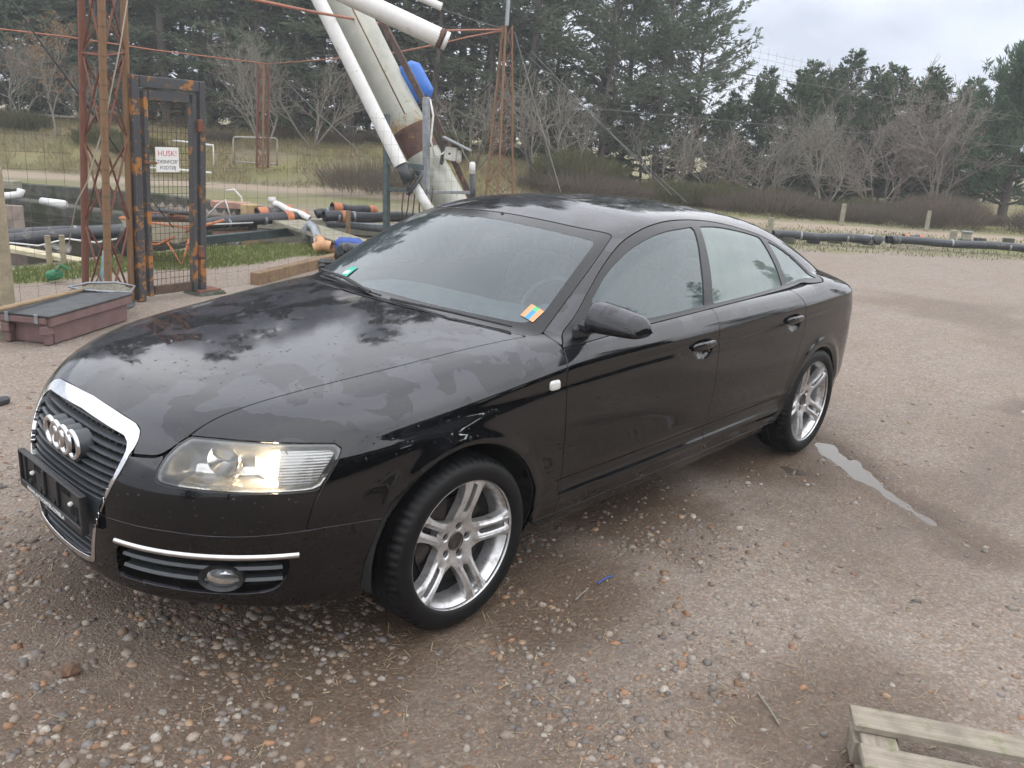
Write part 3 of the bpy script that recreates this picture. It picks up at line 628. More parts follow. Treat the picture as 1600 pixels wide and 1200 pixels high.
M_WOODP = wood_mat('weathered_post_wood', (0.27, 0.22, 0.145), (0.38, 0.325, 0.225))
M_PLANK = wood_mat('weathered_plank', (0.24, 0.225, 0.17), (0.36, 0.335, 0.265), (0.16, 0.17, 0.08))
M_BEAM = wood_mat('brown_timber', (0.17, 0.105, 0.06), (0.27, 0.18, 0.105), (0.24, 0.20, 0.09))
M_CREAM = wood_mat('pale_new_plank', (0.50, 0.44, 0.30), (0.62, 0.56, 0.40))
M_PVCB = plain('black_pe_pipe', (0.040, 0.043, 0.050), 0.38, 0, 0.25, 10, tint=((0.14, 0.13, 0.115), 0.60, 6))
M_PVCW = plain('white_pvc_pipe', (0.70, 0.69, 0.67), 0.35, 0, 0.08, 6, tint=((0.30, 0.27, 0.21), 0.62, 7))
M_ORNG = plain('orange_sewer_pipe', (0.52, 0.19, 0.085), 0.45, 0, 0.2, 12, tint=((0.30, 0.20, 0.14), 0.6, 8))
M_CONC = plain('stained_concrete', (0.085, 0.082, 0.07), 0.9, 0, 0.4, 5, 0.4, 30, tint=((0.035, 0.045, 0.02), 0.48, 3))
M_TUBE = plain('weathered_galvanised_tube', (0.44, 0.44, 0.385), 0.5, 0.25, 0.12, 4, tint=((0.30, 0.29, 0.20), 0.60, 5))
M_BANDR = plain('rusty_brown_collar', (0.11, 0.055, 0.04), 0.7, 0, 0.4, 12, tint=((0.30, 0.16, 0.07), 0.6, 8))
M_OCHRE = plain('ochre_rust_stain', (0.36, 0.25, 0.12), 0.8, 0, 0.3, 10, tint=((0.42, 0.41, 0.35), 0.46, 5))
M_GREENST = plain('green_grey_steel', (0.085, 0.115, 0.115), 0.5, 0.2, 0.25, 12, tint=((0.22, 0.14, 0.09), 0.64, 9))
M_GALV = plain('galvanised_steel', (0.30, 0.32, 0.34), 0.45, 0.5, 0.2, 12, tint=((0.25, 0.15, 0.10), 0.62, 9))
M_BLUE = plain('blue_plastic', (0.030, 0.145, 0.52), 0.35, 0, 0.15, 8)
M_BLUE2 = plain('blue_plastic_drum', (0.028, 0.085, 0.36), 0.4, 0, 0.15, 8)
M_CRATE = plain('mauve_brown_plastic', (0.175, 0.108, 0.102), 0.5, 0, 0.2, 6, 0.2, 40, tint=((0.27, 0.21, 0.20), 0.66, 10))
M_LID = plain('dark_grey_lid', (0.075, 0.08, 0.085), 0.6, 0, 0.3, 12, 0.4, 80)
M_WBOX = plain('white_switch_box', (0.62, 0.60, 0.55), 0.5, 0, 0.1, 10)
M_HOSEG = plain('pale_turquoise_hose', (0.22, 0.33, 0.34), 0.5, 0, 0.2, 10)
M_SIGN = plain('white_sign_plate', (0.74, 0.73, 0.71), 0.5, 0, 0.05, 6)
# unit rod shared by every bar
_u = MB(); _u.tube([(0, 0, 0), (0, 0, 1)], 1.0, 6)
_rod = {}
def rod(name, p0, p1, r, mat, parent, base):
    """straight bar as its own part; shares one mesh for each material"""
    p0 = np.array(p0, float); p1 = np.array(p1, float); L = np.linalg.norm(p1-p0)
    if mat.name not in _rod: _rod[mat.name] = _u.data('rod_'+mat.name, mat, True)
    o = bpy.data.objects.new(name, _rod[mat.name]); COL.objects.link(o); o.parent = parent
    o.location = p0-np.array(base); o.rotation_mode = 'QUATERNION'; o.rotation_quaternion = Vector(p1-p0).to_track_quat('Z', 'Y'); o.scale = (r, r, L); return o
def local(mb, base):
    mb.V = [v-np.array(base) for v in mb.V]; return mb
def thing(name, base, label, cat, group=None): return tag(empty(name, tuple(base)), label, cat, group)
def sub(mb, name, mat, root, base, smooth=False, ang=None):
    o = local(mb, base).build(name, mat, root, smooth)
    if ang: smooth_angle(o, ang)
    return o
def single(mb, name, mat, base, label, cat, group=None, smooth=False, ang=None):
    o = local(mb, base).build(name, mat, None, smooth); o.location = tuple(base)
    if ang: smooth_angle(o, ang)
    return tag(o, label, cat, group)
A_ = at_d
def lerp(a, b, t): return np.array(a)*(1-t)+np.array(b)*t
def bar(mb, p0, p1, w, h, roll=(0, 0, 1)):
    """rectangular bar from p0 to p1"""
    p0 = np.array(p0, float); p1 = np.array(p1, float); mb.bbox((p0+p1)/2, (np.linalg.norm(p1-p0), w, h), 0.06*min(w, h)+0.001, rot_to(p1-p0, roll)); return mb
# ------------------------------------------------------------------ left fence post on its sleeper
b = on_z(22, 515); tp = A_(3, 255, 7.0); m = MB(); h_ = tp[2]
m.bbox((b[0]-0.05, b[1], h_/2-0.1), (0.115, 0.115, h_+0.2), 0.008, rotz(0.5)); single(m, 'fence_post', M_WOODP, b, 'square weathered wooden fence post at the left edge', 'post')
m = MB(); bar(m, SD(-4.7, 5.55, 0.03), SD(-3.62, 6.45, 0.035), 0.14, 0.11); single(m, 'sleeper', M_PLANK, SD(-4.1, 6, 0), 'mossy timber sleeper on the ground beside the mauve crate', 'timber')
# ------------------------------------------------------------------ lattice masts
def mast(tops, bases, r, mats, bay, base, label, rb, loops=True):
    t = thing('lattice_mast', base, label, 'mast')
    for a, c, mt in zip(bases, tops, mats): rod('leg', a, c, r, mt, t, base)
    H = np.linalg.norm(np.array(tops[0])-np.array(bases[0])); n = int(H/bay)
    for i in range(3):
        j = (i+1) % 3
        for k in range(n):
            u, v = k/n, (k+1)/n
            rod('brace', lerp(bases[i], tops[i], u), lerp(bases[j], tops[j], v), rb, M_RUST, t, base)
            rod('brace', lerp(bases[j], tops[j], u), lerp(bases[i], tops[i], v), rb, M_RUST, t, base)
            if loops and k % 3 == 0: rod('cross_bar', lerp(bases[i], tops[i], u), lerp(bases[j], tops[j], u), rb, M_RUST, t, base)
    return t
bA = [on_z(134, 470), on_z(170, 485), on_z(206, 470)]; dA = [float((q[:2]-np.array(CAM[:2]))@FW) for q in bA]
tA = [A_(126, -60, dA[0]+0.05), A_(157, -60, dA[1]+0.05), A_(192, -60, dA[2]+0.05)]
mastA = mast(tA, bA, 0.031, (M_RUST, M_RUSTB, M_RUSTB), 0.60, bA[0], 'rusty red lattice mast beside the steel gate', 0.0095)
m = MB()
for k in range(24):
    p = lerp(bA[1], tA[1], 0.03+k*0.04); m.tube([p+0.031*np.array((math.cos(a), math.sin(a), 0.1*math.sin(a))) for a in np.linspace(0, 6.283, 9)], 0.003, 3, False)
o = sub(m, 'wire_wrapping', M_WIRE, mastA, bA[0]); o['kind'] = 'stuff'
bB = [A_(758, 306, 22.0), A_(778, 309, 21.6), A_(802, 306, 22.2)]; tB = [A_(786, 40, 22.0), A_(790, 40, 21.8), A_(800, 40, 22.0)]
for q_ in bB: q_[2] = 0.0
mastB = mast(tB, bB, 0.030, (M_RUSTB, M_RUSTB, M_RUSTB), 0.5, bB[0], 'rusty lattice mast rising behind the windshield of the car', 0.009)
rod('pole', lerp(tB[0], tB[2], 0.4), A_(798, -60, 22), 0.05, M_GALV, mastB, bB[0])
bC = [A_(401, 262, 25.2), A_(411, 263, 25.0), A_(419, 262, 25.3)]; tC = [A_(403, 100, 25.2), A_(412, 100, 25.1), A_(420, 100, 25.3)]
mastC = mast(tC, bC, 0.035, (M_RUST, M_RUSTB, M_RUST), 0.45, bC[0], 'small far lattice mast on the grassy bank', 0.010)
# ------------------------------------------------------------------ steel gate
gL, gR = on_z(212, 470), on_z(320, 456); dL, dR = [float((q[:2]-np.array(CAM[:2]))@FW) for q in (gL, gR)]
tL, tR = A_(197, 113, dL), A_(318, 130, dR)
tR[2] = tL[2] = (tL[2]+tR[2])/2
gate = thing('steel_gate', gL, 'grey steel gate with peeling paint, orange rust and wire mesh', 'gate')
across = (gR-gL); across[2] = 0; gw = np.linalg.norm(across); across /= gw; upv = np.array([0, 0, 1.0]); nrm = np.cross(across, upv)
m = MB(); bar(m, gL+across*0.05, tL+across*0.05, 0.075, 0.10, nrm); sub(m, 'gate_post', M_GATE2, gate, gL)
m = MB(); bar(m, gR-across*0.04, tR-across*0.04, 0.065, 0.085, nrm); sub(m, 'gate_post', M_GATE, gate, gL)
m = MB(); bar(m, tL-upv*0.05+across*0.10, tR-upv*0.05-across*0.075, 0.075, 0.10); sub(m, 'lintel', M_GATE, gate, gL)
lf0, lf1 = 0.105, gw-0.085                                   # leaf between the posts
def gp(u, z): return lerp(gL, tL, z/tL[2])*(1-u/gw)+lerp(gR, tR, z/tR[2])*(u/gw)
zt, zb = tL[2]-0.125, 0.03
for u in (lf0+0.045, lf1-0.04):
    m = MB(); bar(m, gp(u, zb), gp(u, zt), 0.045, 0.075, nrm); sub(m, 'leaf_stile', M_GATE2 if u < 0.5 else M_GATE, gate, gL)
for z, mt in ((zt-0.035, M_GATE), (zb+0.05, plain('rusty_bottom_rail', (0.085, 0.055, 0.04), 0.8, 0, 0.4, 14))):
    m = MB(); bar(m, gp(lf0+0.085, z), gp(lf1-0.08, z), 0.045, 0.085); sub(m, 'leaf_rail', mt, gate, gL)
m = MB(); u0, u1, z0_, z1_ = lf0+0.08, lf1-0.075, zb+0.09, zt-0.075
for u in np.arange(u0, u1, 0.048): m.tube([gp(u, z0_), gp(u, z1_)], 0.0026, 4, False)
for z in np.arange(z0_, z1_, 0.062): m.tube([gp(u0, z), gp(u1, z)], 0.0026, 4, False)
o = sub(m, 'wire_mesh', M_WIRE, gate, gL); o['kind'] = 'stuff'
m = MB(); bar(m, gp(lf0+0.0, 1.27)+nrm*0.05, gp(lf0+0.13, 1.27)+nrm*0.05, 0.02, 0.02); sub(m, 'latch', M_RUST, gate, gL)
for z in (0.42, 1.62): m = MB(); m.bbox(gp(lf1+0.01, z)+nrm*0.045, (0.06, 0.05, 0.12), 0.01, rot_to(across)); sub(m, 'hinge', M_RUST, gate, gL)
m = MB(); m.bbox(gR+np.array([0, 0, 0.02]), (0.26, 0.2, 0.03), 0.005, rot_to(across)); sub(m, 'foot_plate', M_RUST, gate, gL)
m = MB(); m.bbox(gR+np.array([0, 0, -0.03]), (0.34, 0.30, 0.10), 0.03, rot_to(across)); single(m, 'footing', M_CONC, gR+np.array([0, 0, -0.03]), 'small concrete footing under the right gate post', 'footing')
# warning sign on the mesh
ua = 0.36; sc_ = gp(ua, 1.30)+nrm*0.02; m = MB(); m.bbox(sc_, (0.245, 0.008, 0.225), 0.002, rot_to(across)); sign = single(m, 'warning_sign', M_SIGN, sc_, 'white warning sign wired to the gate mesh, red HUSK! on top', 'sign')
M_REDT, M_BLKT = plain('faded_red_print', (0.55, 0.12, 0.12), 0.6, 0, 0.1), plain('faded_black_print', (0.07, 0.07, 0.08), 0.6, 0, 0.1)
fr_ = sc_+nrm*0.0048
for tx, sz, dz, mt in (('HUSK!', 0.072, 0.055, M_REDT), ('"DESINFICER"', 0.046, -0.020, M_BLKT), ('FODTØJ', 0.046, -0.074, M_BLKT)):
    text_mesh('lettering', tx, sz, mt, sign, fr_+upv*dz, across, upv, sc_, squeeze=0.82 if len(tx) > 8 else 1.0, bold=0.0)
# ------------------------------------------------------------------ mauve crate with lid, landing net lying on it
c0, c1, c2 = on_z(44, 533), on_z(76, 541), on_z(210, 497)
ex = (c2-c1); ex[2] = 0; ex /= np.linalg.norm(ex); ey = (c0-c1); ey[2] = 0; ey -= ex*(ey@ex); wy = np.linalg.norm(ey); ey /= wy; wy = max(wy, 0.36); Lx = 1.02; Hc = 0.225
def bx(u, v, z): return c1+ex*u+ey*v+upv*z
crate = thing('storage_crate', c1, 'mauve-brown plastic crate with handles and dark lid by the fence', 'crate')
Rm = np.stack([ex, ey, upv], 1)
m = MB(); m.bbox(bx(Lx/2+0.02, 0.015, Hc*0.42), (Lx-0.10, 0.03, Hc*0.84), 0.006, Rm); sub(m, 'side_wall', M_CRATE, crate, c1)
m = MB(); m.bbox(bx(Lx/2+0.02, wy-0.015, Hc*0.42), (Lx-0.10, 0.03, Hc*0.84), 0.006, Rm); sub(m, 'side_wall', M_CRATE, crate, c1)
m = MB(); m.bbox(bx(0.075, wy/2, Hc*0.42), (0.03, wy-0.07, Hc*0.84), 0.006, Rm); sub(m, 'end_wall', M_CRATE, crate, c1)
m = MB(); m.bbox(bx(Lx-0.05, wy/2, Hc*0.42), (0.03, wy-0.07, Hc*0.84), 0.006, Rm); sub(m, 'end_wall', M_CRATE, crate, c1)
m = MB(); m.bbox(bx(Lx/2, -0.01, Hc-0.045), (Lx, 0.05, 0.07), 0.008, Rm); m.bbox(bx(Lx/2, wy+0.01, Hc-0.045), (Lx, 0.05, 0.07), 0.008, Rm); m.bbox(bx(0.02, wy/2, Hc-0.035), (0.09, wy+0.02, 0.05), 0.008, Rm); m.bbox(bx(Lx-0.02, wy/2, Hc-0.035), (0.06, wy-0.03, 0.05), 0.008, Rm); sub(m, 'rim', M_CRATE, crate, c1)
for v in (0.02, wy-0.02): m = MB(); m.bbox(bx(0.03, v, Hc*0.40), (0.055, 0.05, Hc*0.80), 0.008, Rm); m.bbox(bx(0.02, v, Hc-0.11), (0.075, 0.07, 0.07), 0.008, Rm); sub(m, 'corner_rib', M_CRATE, crate, c1)
m = MB(); m.bbox(bx(Lx/2-0.01, wy/2, Hc+0.004), (Lx+0.03, wy+0.09, 0.014), 0.004, Rm); sub(m, 'lid', M_LID, crate, c1)
for v in (0.06, wy-0.06): m = MB(); m.bbox(bx(-0.03, v, Hc-0.02), (0.012, 0.03, 0.07), 0.003, Rm); sub(m, 'clip', M_GALV, crate, c1)
n0, n1 = bx(-0.62, wy*0.75, Hc+0.055), bx(0.86, wy*0.86, Hc+0.032); net = thing('landing_net', n0, 'landing net with long wooden pole lying across the mauve crate', 'net')
m = MB(); m.tube([n0, lerp(n0, n1, 0.4), lerp(n0, n1, 0.75), n1], [0.016, 0.019, 0.018, 0.014], 8); sub(m, 'pole', wood_mat('worn_pole_wood', (0.28, 0.19, 0.11), (0.38, 0.28, 0.18)), net, n0, True)
nr = [n1, n1+ex*0.05+ey*0.16, n1+ex*0.24+ey*0.12+upv*0.01, n1+ex*0.42-ey*0.02, n1+ex*0.52-ey*0.14-upv*0.04, n1+ex*0.30-ey*0.24-upv*0.05, n1+ex*0.06-ey*0.16-upv*0.01, n1]
m = MB(); m.tube(nr, 0.010, 6); sub(m, 'hoop', M_GALV, net, n0, True)
V = []; cN = np.mean(nr[:-1], 0)-upv*0.07
for r_ in np.linspace(1, 0, 6):
    for p in nr[:-1]: V.append(lerp(cN, p, r_)-upv*0.10*(1-r_**2)+rng.normal(0, 0.012, 3))
F = [(i*7+k, i*7+(k+1) % 7, (i+1)*7+(k+1) % 7, (i+1)*7+k) for i in range(5) for k in range(7)]
m = MB(); m.add(V, F); o = sub(m, 'netting', plain('grey_net_cloth', (0.25, 0.235, 0.19), 0.9, 0, 0.35, 60, 0.5, 150), net, n0, True)
sh = on_z(150, 476); m = MB(); m.lathe([(0.0, 0.05), (0.20, 0.045), (0.30, 0.025), (0.33, 0.0)], sh, 'z', 24); single(m, 'round_lid', M_LID, sh, 'round dark lid lying on the path behind the crate', 'lid', smooth=True)
# blue-green hose hanging down the mast
m = MB(); hp = [A_(163, 392, dA[1]+0.2), A_(161, 420, dA[1]+0.2), A_(155, 448, dA[1]+0.15), A_(147, 468, dA[1]+0.1)]; m.tube(hp, [0.016, 0.02, 0.024, 0.03], 8); single(m, 'hose', M_HOSEG, hp[-1], 'pale turquoise hose hanging behind the rusty mast', 'hose', smooth=True)
g0 = on_z(86, 440); m = MB(); m.bbox(g0+np.array([0, 0, 0.07]), (0.20, 0.10, 0.10), 0.03, rotz(0.6)); m.tube([g0+np.array([0.0, 0, 0.1]), g0+np.array([0.06, -0.03, 0.17]), g0+np.array([0.12, -0.06, 0.12])], 0.02, 8); single(m, 'watering_nozzle', plain('bright_green_plastic', (0.02, 0.17, 0.07), 0.4), g0, 'small green plastic nozzle lying at the edge of the grass', 'nozzle', ang=40)
# ------------------------------------------------------------------ fence netting left of and beyond the gate
def wire_net(name, a, b, za, zb_, du, dz, r, label, sag=0.0, zc_=None):
    a = np.array(a, float); b = np.array(b, float); L = np.linalg.norm((b-a)[:2]); m = MB()
    for u in np.arange(0, L, du): p = lerp(a, b, u/L); zt_ = zb_ if zc_ is None else zb_+(zc_-zb_)*u/L; m.tube([p+upv*za, p+upv*(zt_+0.02*math.sin(u*9))], r, 3, False)
    for z in np.arange(za, zb_, dz): m.tube([lerp(a, b, t)+upv*(za+(z-za)*(1 if zc_ is None else (1-t)+t*(zc_-za)/(zb_-za))-sag*4*t*(1-t)+0.006*math.sin(t*37+z*5)) for t in np.linspace(0, 1, 14)], r, 3, False)
    base = (a+b)/2; base[2] = 0; o = single(m, name, M_WIRE, base, label, 'fence'); o['kind'] = 'stuff'; return o
wire_net('fence_netting', SD(-5.6, 6.3), bA[0], 0.02, 1.75, 0.145, 0.145, 0.0016, 'rusty wire fence netting between the wooden post and the mast')
wire_net('fence_netting', gR, SD(-0.2, 13.2), 0.02, 1.9, 0.14, 0.15, 0.0013, 'rusty wire fence netting right of the gate')
wire_net('bird_netting', SD(0.2, 22.3), SD(16.5, 24), 0.3, 4.9, 0.22, 0.17, 0.0024, 'thin bird netting hung right of the far mast', 0.1, 2.9)
wire_net('bird_netting', SD(-13, 26.5), SD(-0.2, 22.3), 1.2, 4.7, 0.22, 0.17, 0.0024, 'thin bird netting hung left of the far mast', 0.1)
# ------------------------------------------------------------------ timber edging at the grass
m = MB(); bar(m, on_z(398, 444)+upv*0.05, on_z(560, 402)+upv*0.05, 0.12, 0.15); single(m, 'timber_beam', M_BEAM, on_z(392, 441), 'brown timber beam edging the grass left of the car', 'timber')
# ------------------------------------------------------------------ pond walls
def wall(p, q, w, h, mat, label, z=0.0, name='pond_wall'):
    m = MB(); bar(m, np.array(p)+upv*(z-h/2), np.array(q)+upv*(z-h/2), w, h); return single(m, name, mat, (np.array(p)+np.array(q))/2, label, 'wall')
wall(SD(-24, 20.3), SD(-8.4, 18.5), 0.25, 0.75, M_CONC, 'long stained concrete wall at the far left of the pond', 0.06)
wall(SD(-8.5, 18.6), SD(-4.9, 16.7), 0.25, 0.75, M_CONC, 'stained concrete wall at the far side of the pond, behind the gate', 0.08)
wall(SD(-9.8, 16.2), SD(-5.2, 14.0), 0.35, 0.5, M_CONC, 'low mossy concrete divider standing in the pond', 0.02)
wall(SD(-4.8, 15.55), SD(2.6, 15.25), 0.16, 0.55, M_PLANK, 'boarded side of the raceway behind the pipes', 0.06)
wall(on_z(-6, 420), on_z(130, 404), 0.05, 0.30, M_CONC, 'boarded near bank of the pond', 0.0)
m = MB(); bar(m, A_(12, 388, 9.6), A_(142, 411, 9.9), 0.26, 0.05); single(m, 'plank', M_CREAM, A_(77, 400, 9.7), 'pale plank leaning down to the pond behind the left post', 'plank')
for px_, py_, a, l_ in ((78, 414, 0.30, 'left of two short stakes at the pond edge'), (100, 413, 0.30, 'right of two short stakes at the pond edge')):
    b_ = on_z(px_, py_); m = MB(); m.bbox(b_+upv*0.12, (0.05, 0.05, 0.42), 0.006); single(m, 'stake', M_WOODP, b_, l_, 'stake')
m = MB(); m.tube([A_(12, 379, 9.9), A_(60, 384, 9.95), A_(105, 373, 10.0), A_(150, 379, 10.0), A_(200, 370, 10.2), A_(300, 352, 11.0), A_(395, 348, 12.4)], 0.011, 6); single(m, 'hose', M_PVCW, A_(12, 379, 9.9), 'thin white hose strung below the black pipe', 'hose', smooth=True)
# ------------------------------------------------------------------ big black pipes over the pond
def pipe(p, q, r, mat, label, name='pipe', bands=(), ends=None, n=18):
    p = np.array(p); q = np.array(q); t = thing(name, p, label, 'pipe'); d = (q-p)/np.linalg.norm(q-p)
    m = MB(); K = 9
    pts = [lerp(p, q, k/(K-1))+upv*0.012*math.sin(k*1.3) for k in range(K)]
    m.tube(pts, r, n, False); m.tube(pts[::-1], r*0.88, n, False); sub(m, 'pipe_body', mat, t, p, True)
    for f in bands: c = lerp(p, q, f); m = MB(); m.tube([c-d*0.02, c+d*0.02], r*1.04, n); sub(m, 'clamp', M_GALV, t, p, True)
    for f0, f1 in (ends or ()):
        m = MB(); a, b2 = lerp(p, q, f0), lerp(p, q, f1); m.tube([a, b2], r*1.14, n, False); m.tube([b2, a], r*0.95, n, False); sub(m, 'coupling', M_ORNG, t, p, True)
    return t
pipe(A_(6, 377, 10.0), A_(478, 337, 13.6), 0.085, M_PVCB, 'long black pipe running over the near pond', bands=(0.20, 0.47, 0.68, 0.82), ends=((0.905, 0.935), (0.97, 0.995)))
pipe(A_(6, 368, 10.2), A_(330, 348, 12.4), 0.070, M_PVCB, 'second black pipe lying behind the long pipe', bands=(0.3,))
pipe(A_(402, 334, 13.3), A_(452, 329, 13.7), 0.085, M_PVCB, 'short black pipe with two orange couplings by the white pipe', ends=((0.0, 0.28), (0.82, 1.04)))
pipe(A_(506, 338, 14.0), A_(652, 340, 15.0), 0.088, M_PVCB, 'long black pipe with orange coupling ending left of the rig', bands=(0.14, 0.3), ends=((0.17, 0.23),))
pipe(A_(494, 335, 14.4), A_(530, 329, 14.6), 0.080, M_PVCB, 'short open black pipe behind the long pipe', bands=(0.5,), ends=((0.82, 1.0),))
pipe(A_(519, 325, 14.5), A_(584, 330, 15.0), 0.085, M_PVCB, 'grey pipe with an orange coupling at each end on top', ends=((0.0, 0.2), (0.86, 1.04)))
pipe(A_(510, 349, 14.3), A_(680, 362, 15.2), 0.07, M_GALV, 'pale grey pipe running under the black pipes')
pipe(A_(426, 317, 13.6), A_(484, 341, 13.4), 0.05, M_PVCW, 'sloping white drain pipe with an upright elbow', ends=())
m = MB(); m.tube([A_(426, 317, 13.6), A_(425, 308, 13.6)], 0.06, 12); single(m, 'pipe_elbow', M_PVCW, A_(426, 317, 13.6), 'short white upright elbow on the sloping drain pipe', 'pipe', smooth=True)
# supports under the pipes
wall(A_(285, 372, 12.4), A_(470, 355, 13.4), 0.10, 0.12, M_GREENST, 'grey steel channel below the long black pipe', 0.0, 'support_beam')
m = MB(); bar(m, A_(448, 346, 13.2), A_(556, 380, 11.9), 0.52, 0.05); single(m, 'ramp_board', M_PLANK, A_(500, 362, 12.6), 'grey weathered ramp board sloping toward the car', 'board')
m = MB(); m.tube([A_(478, 376, 12.4), A_(478, 358, 12.4), A_(484, 351, 12.4), A_(491, 356, 12.3), A_(496, 372, 12.2), A_(497, 380, 12.1)], 0.065, 12); single(m, 'corrugated_hose', M_GALV, A_(490, 376, 12.4), 'grey flexible hose bent over beside the ramp board', 'hose', smooth=True)
m = MB(); m.tube([A_(456, 356, 13.0), A_(478, 368, 12.6)], 0.07, 12); single(m, 'pipe_stub', M_PLANK, A_(456, 356, 13.0), 'short grey pipe stub at the foot of the flexible hose', 'pipe', smooth=True)
# orange Y fitting and blue can
yb = A_(505, 386, 11.6); m = MB(); m.tube([A_(492, 388, 11.6), A_(505, 383, 11.6), A_(520, 386, 11.55)], 0.075, 14, False); m.tube([A_(505, 383, 11.6), A_(499, 374, 11.9)], 0.065, 14, False); single(m, 'pipe_fitting', plain('tan_pipe_fitting', (0.55, 0.30, 0.15), 0.5, 0, 0.2, 10), yb, 'tan open pipe fitting lying beside the blue can', 'pipe fitting', smooth=True)
m = MB(); m.tube([A_(494, 381, 11.9), A_(502, 378, 11.9)], 0.085, 14); single(m, 'pipe_end', plain('pinkish_white_plastic', (0.62, 0.48, 0.44), 0.5, 0, 0.1), A_(498, 380, 11.9), 'pinkish white pipe cap behind the tan fitting', 'pipe cap', smooth=True)
cb = A_(545, 383, 11.4); can = thing('plastic_can', cb, 'blue plastic can lying on its side by the far wing mirror', 'can'); m = MB(); m.bbox(cb, (0.36, 0.22, 0.19), 0.05, rot_to(RT[0]*np.array([1, 0, 0])+RT[1]*np.array([0, 1, 0]), upv)); sub(m, 'can_body', M_BLUE2, can, cb, True); m = MB(); m.tube([cb+np.array([-0.14, 0.08, 0.03]), cb+np.array([-0.20, 0.12, 0.03])], 0.03, 10); sub(m, 'cap', M_PVCB, can, cb, True)
m = MB(); m.tube([A_(528, 372, 11.5), A_(531, 390, 11.5)], 0.02, 8); single(m, 'pipe_piece', M_PVCW, A_(530, 380, 11.5), 'thin pale pipe piece leaning by the blue can', 'pipe', smooth=True)
# orange post, stubs
m = MB(); m.bbox(A_(544, 352, 13.6), (0.06, 0.06, 0.46), 0.006); single(m, 'stake', M_BEAM, A_(544, 352, 13.6), 'orange-brown stake standing in the raceway behind the can', 'stake')
# white pvc bits at the far left
m = MB(); m.tube([A_(2, 307, 14.5), A_(16, 306, 14.5), A_(31, 304, 14.5), A_(33, 296, 14.5)], 0.065, 12); single(m, 'pipe_elbow', M_PVCW, A_(16, 306, 14.5), 'stained white pipe elbow behind the left fence post', 'pipe', smooth=True)
m = MB(); m.tube([A_(66, 314, 14.3), A_(100, 320, 14.0)], [0.06, 0.075], 12); single(m, 'pipe_piece', M_PVCW, A_(84, 317, 14.2), 'white pipe piece lying on the mossy divider in the pond', 'pipe', smooth=True)
m = MB(); m.bbox(A_(21, 340, 12.5), (0.30, 0.05, 0.36), 0.006, rot_to(np.array([RT[0], RT[1], 0]))); single(m, 'sluice_board', wood_mat('reddish_board', (0.27, 0.20, 0.17), (0.38, 0.31, 0.27)), A_(21, 340, 12.5), 'brown sluice board set upright at the pond edge', 'board')
m = MB(); m.bbox(A_(14, 288, 15.5), (0.34, 0.25, 0.14), 0.01, rot_to(np.array([RT[0], RT[1], 0]))); single(m, 'wooden_box', M_PLANK, A_(14, 288, 15.5), 'small wooden box above the white elbow at the left edge', 'box')
# ------------------------------------------------------------------ wheelbarrow loaded with pipe ends
wb0 = on_z(262, 409); bar_ = thing('wheelbarrow', wb0, 'cream wheelbarrow with orange frame behind the gate mesh', 'wheelbarrow')
wx_ = np.array([RT[0], RT[1], 0]); wyv = np.array([FW[0], FW[1], 0])
def wp(u, v, z): return wb0+wx_*u+wyv*v+upv*z
V = [wp(-0.32, -0.20, 0.26), wp(0.22, -0.20, 0.26), wp(0.22, 0.20, 0.26), wp(-0.32, 0.20, 0.26), wp(-0.42, -0.28, 0.52), wp(0.36, -0.28, 0.46), wp(0.36, 0.28, 0.46), wp(-0.42, 0.28, 0.52)]
m = MB(); m.add(V, [(0, 3, 2, 1), (0, 1, 5, 4), (1, 2, 6, 5), (2, 3, 7, 6), (3, 0, 4, 7)]); sub(m, 'tub', plain('cream_barrow_paint', (0.50, 0.45, 0.36), 0.5, 0, 0.15, 8, tint=((0.28, 0.16, 0.09), 0.64, 8)), bar_, wb0)
m = MB(); m.tube(V[4:8]+[V[4]], 0.012, 6); sub(m, 'rim', M_ORNG, bar_, wb0, True)
for v in (-0.22, 0.22): m = MB(); m.tube([wp(-0.40, v*0.4, 0.18), wp(0.0, v, 0.24), wp(0.30, v, 0.40), wp(0.62, v, 0.52)], 0.016, 6); sub(m, 'handle', M_ORNG, bar_, wb0, True); m = MB(); m.tube([wp(0.10, v, 0.27), wp(0.26, v, 0.0), wp(0.36, v, 0.34)], 0.015, 6); sub(m, 'leg', M_ORNG, bar_, wb0, True)
m = MB(); m.lathe([(0.06, -0.03), (0.17, -0.04), (0.185, 0.0), (0.17, 0.04), (0.06, 0.03)], (0, 0, 0), 'y', 20, True); m.V = [v@rot_to(wx_).T for v in m.V]; m.V = [v+wp(-0.42, 0, 0.185) for v in m.V]; sub(m, 'wheel', plain('barrow_tyre', (0.02, 0.02, 0.02), 0.7), bar_, wb0, True)
for k_ in range(6):
    a = wp(rng.uniform(-0.3, -0.1), rng.uniform(-0.2, 0.2), 0.50+0.02*k_); b2 = wp(rng.uniform(0.1, 0.36), rng.uniform(-0.2, 0.2), 0.50+0.02*k_); m = MB(); m.tube([a, b2], rng.uniform(0.025, 0.04), 10); single(m, 'pipe_offcut', M_PVCB if k_ % 3 else M_RUST, a, 'black or rusty pipe offcut heaped in the wheelbarrow', 'pipe', 'offcuts in the wheelbarrow', True)
m = MB(); bar(m, A_(299, 270, 10.6), A_(299, 392, 10.6), 0.035, 0.035, nrm); single(m, 'white_post', M_PVCW, A_(299, 392, 10.6), 'slender white post seen through the gate mesh', 'post')
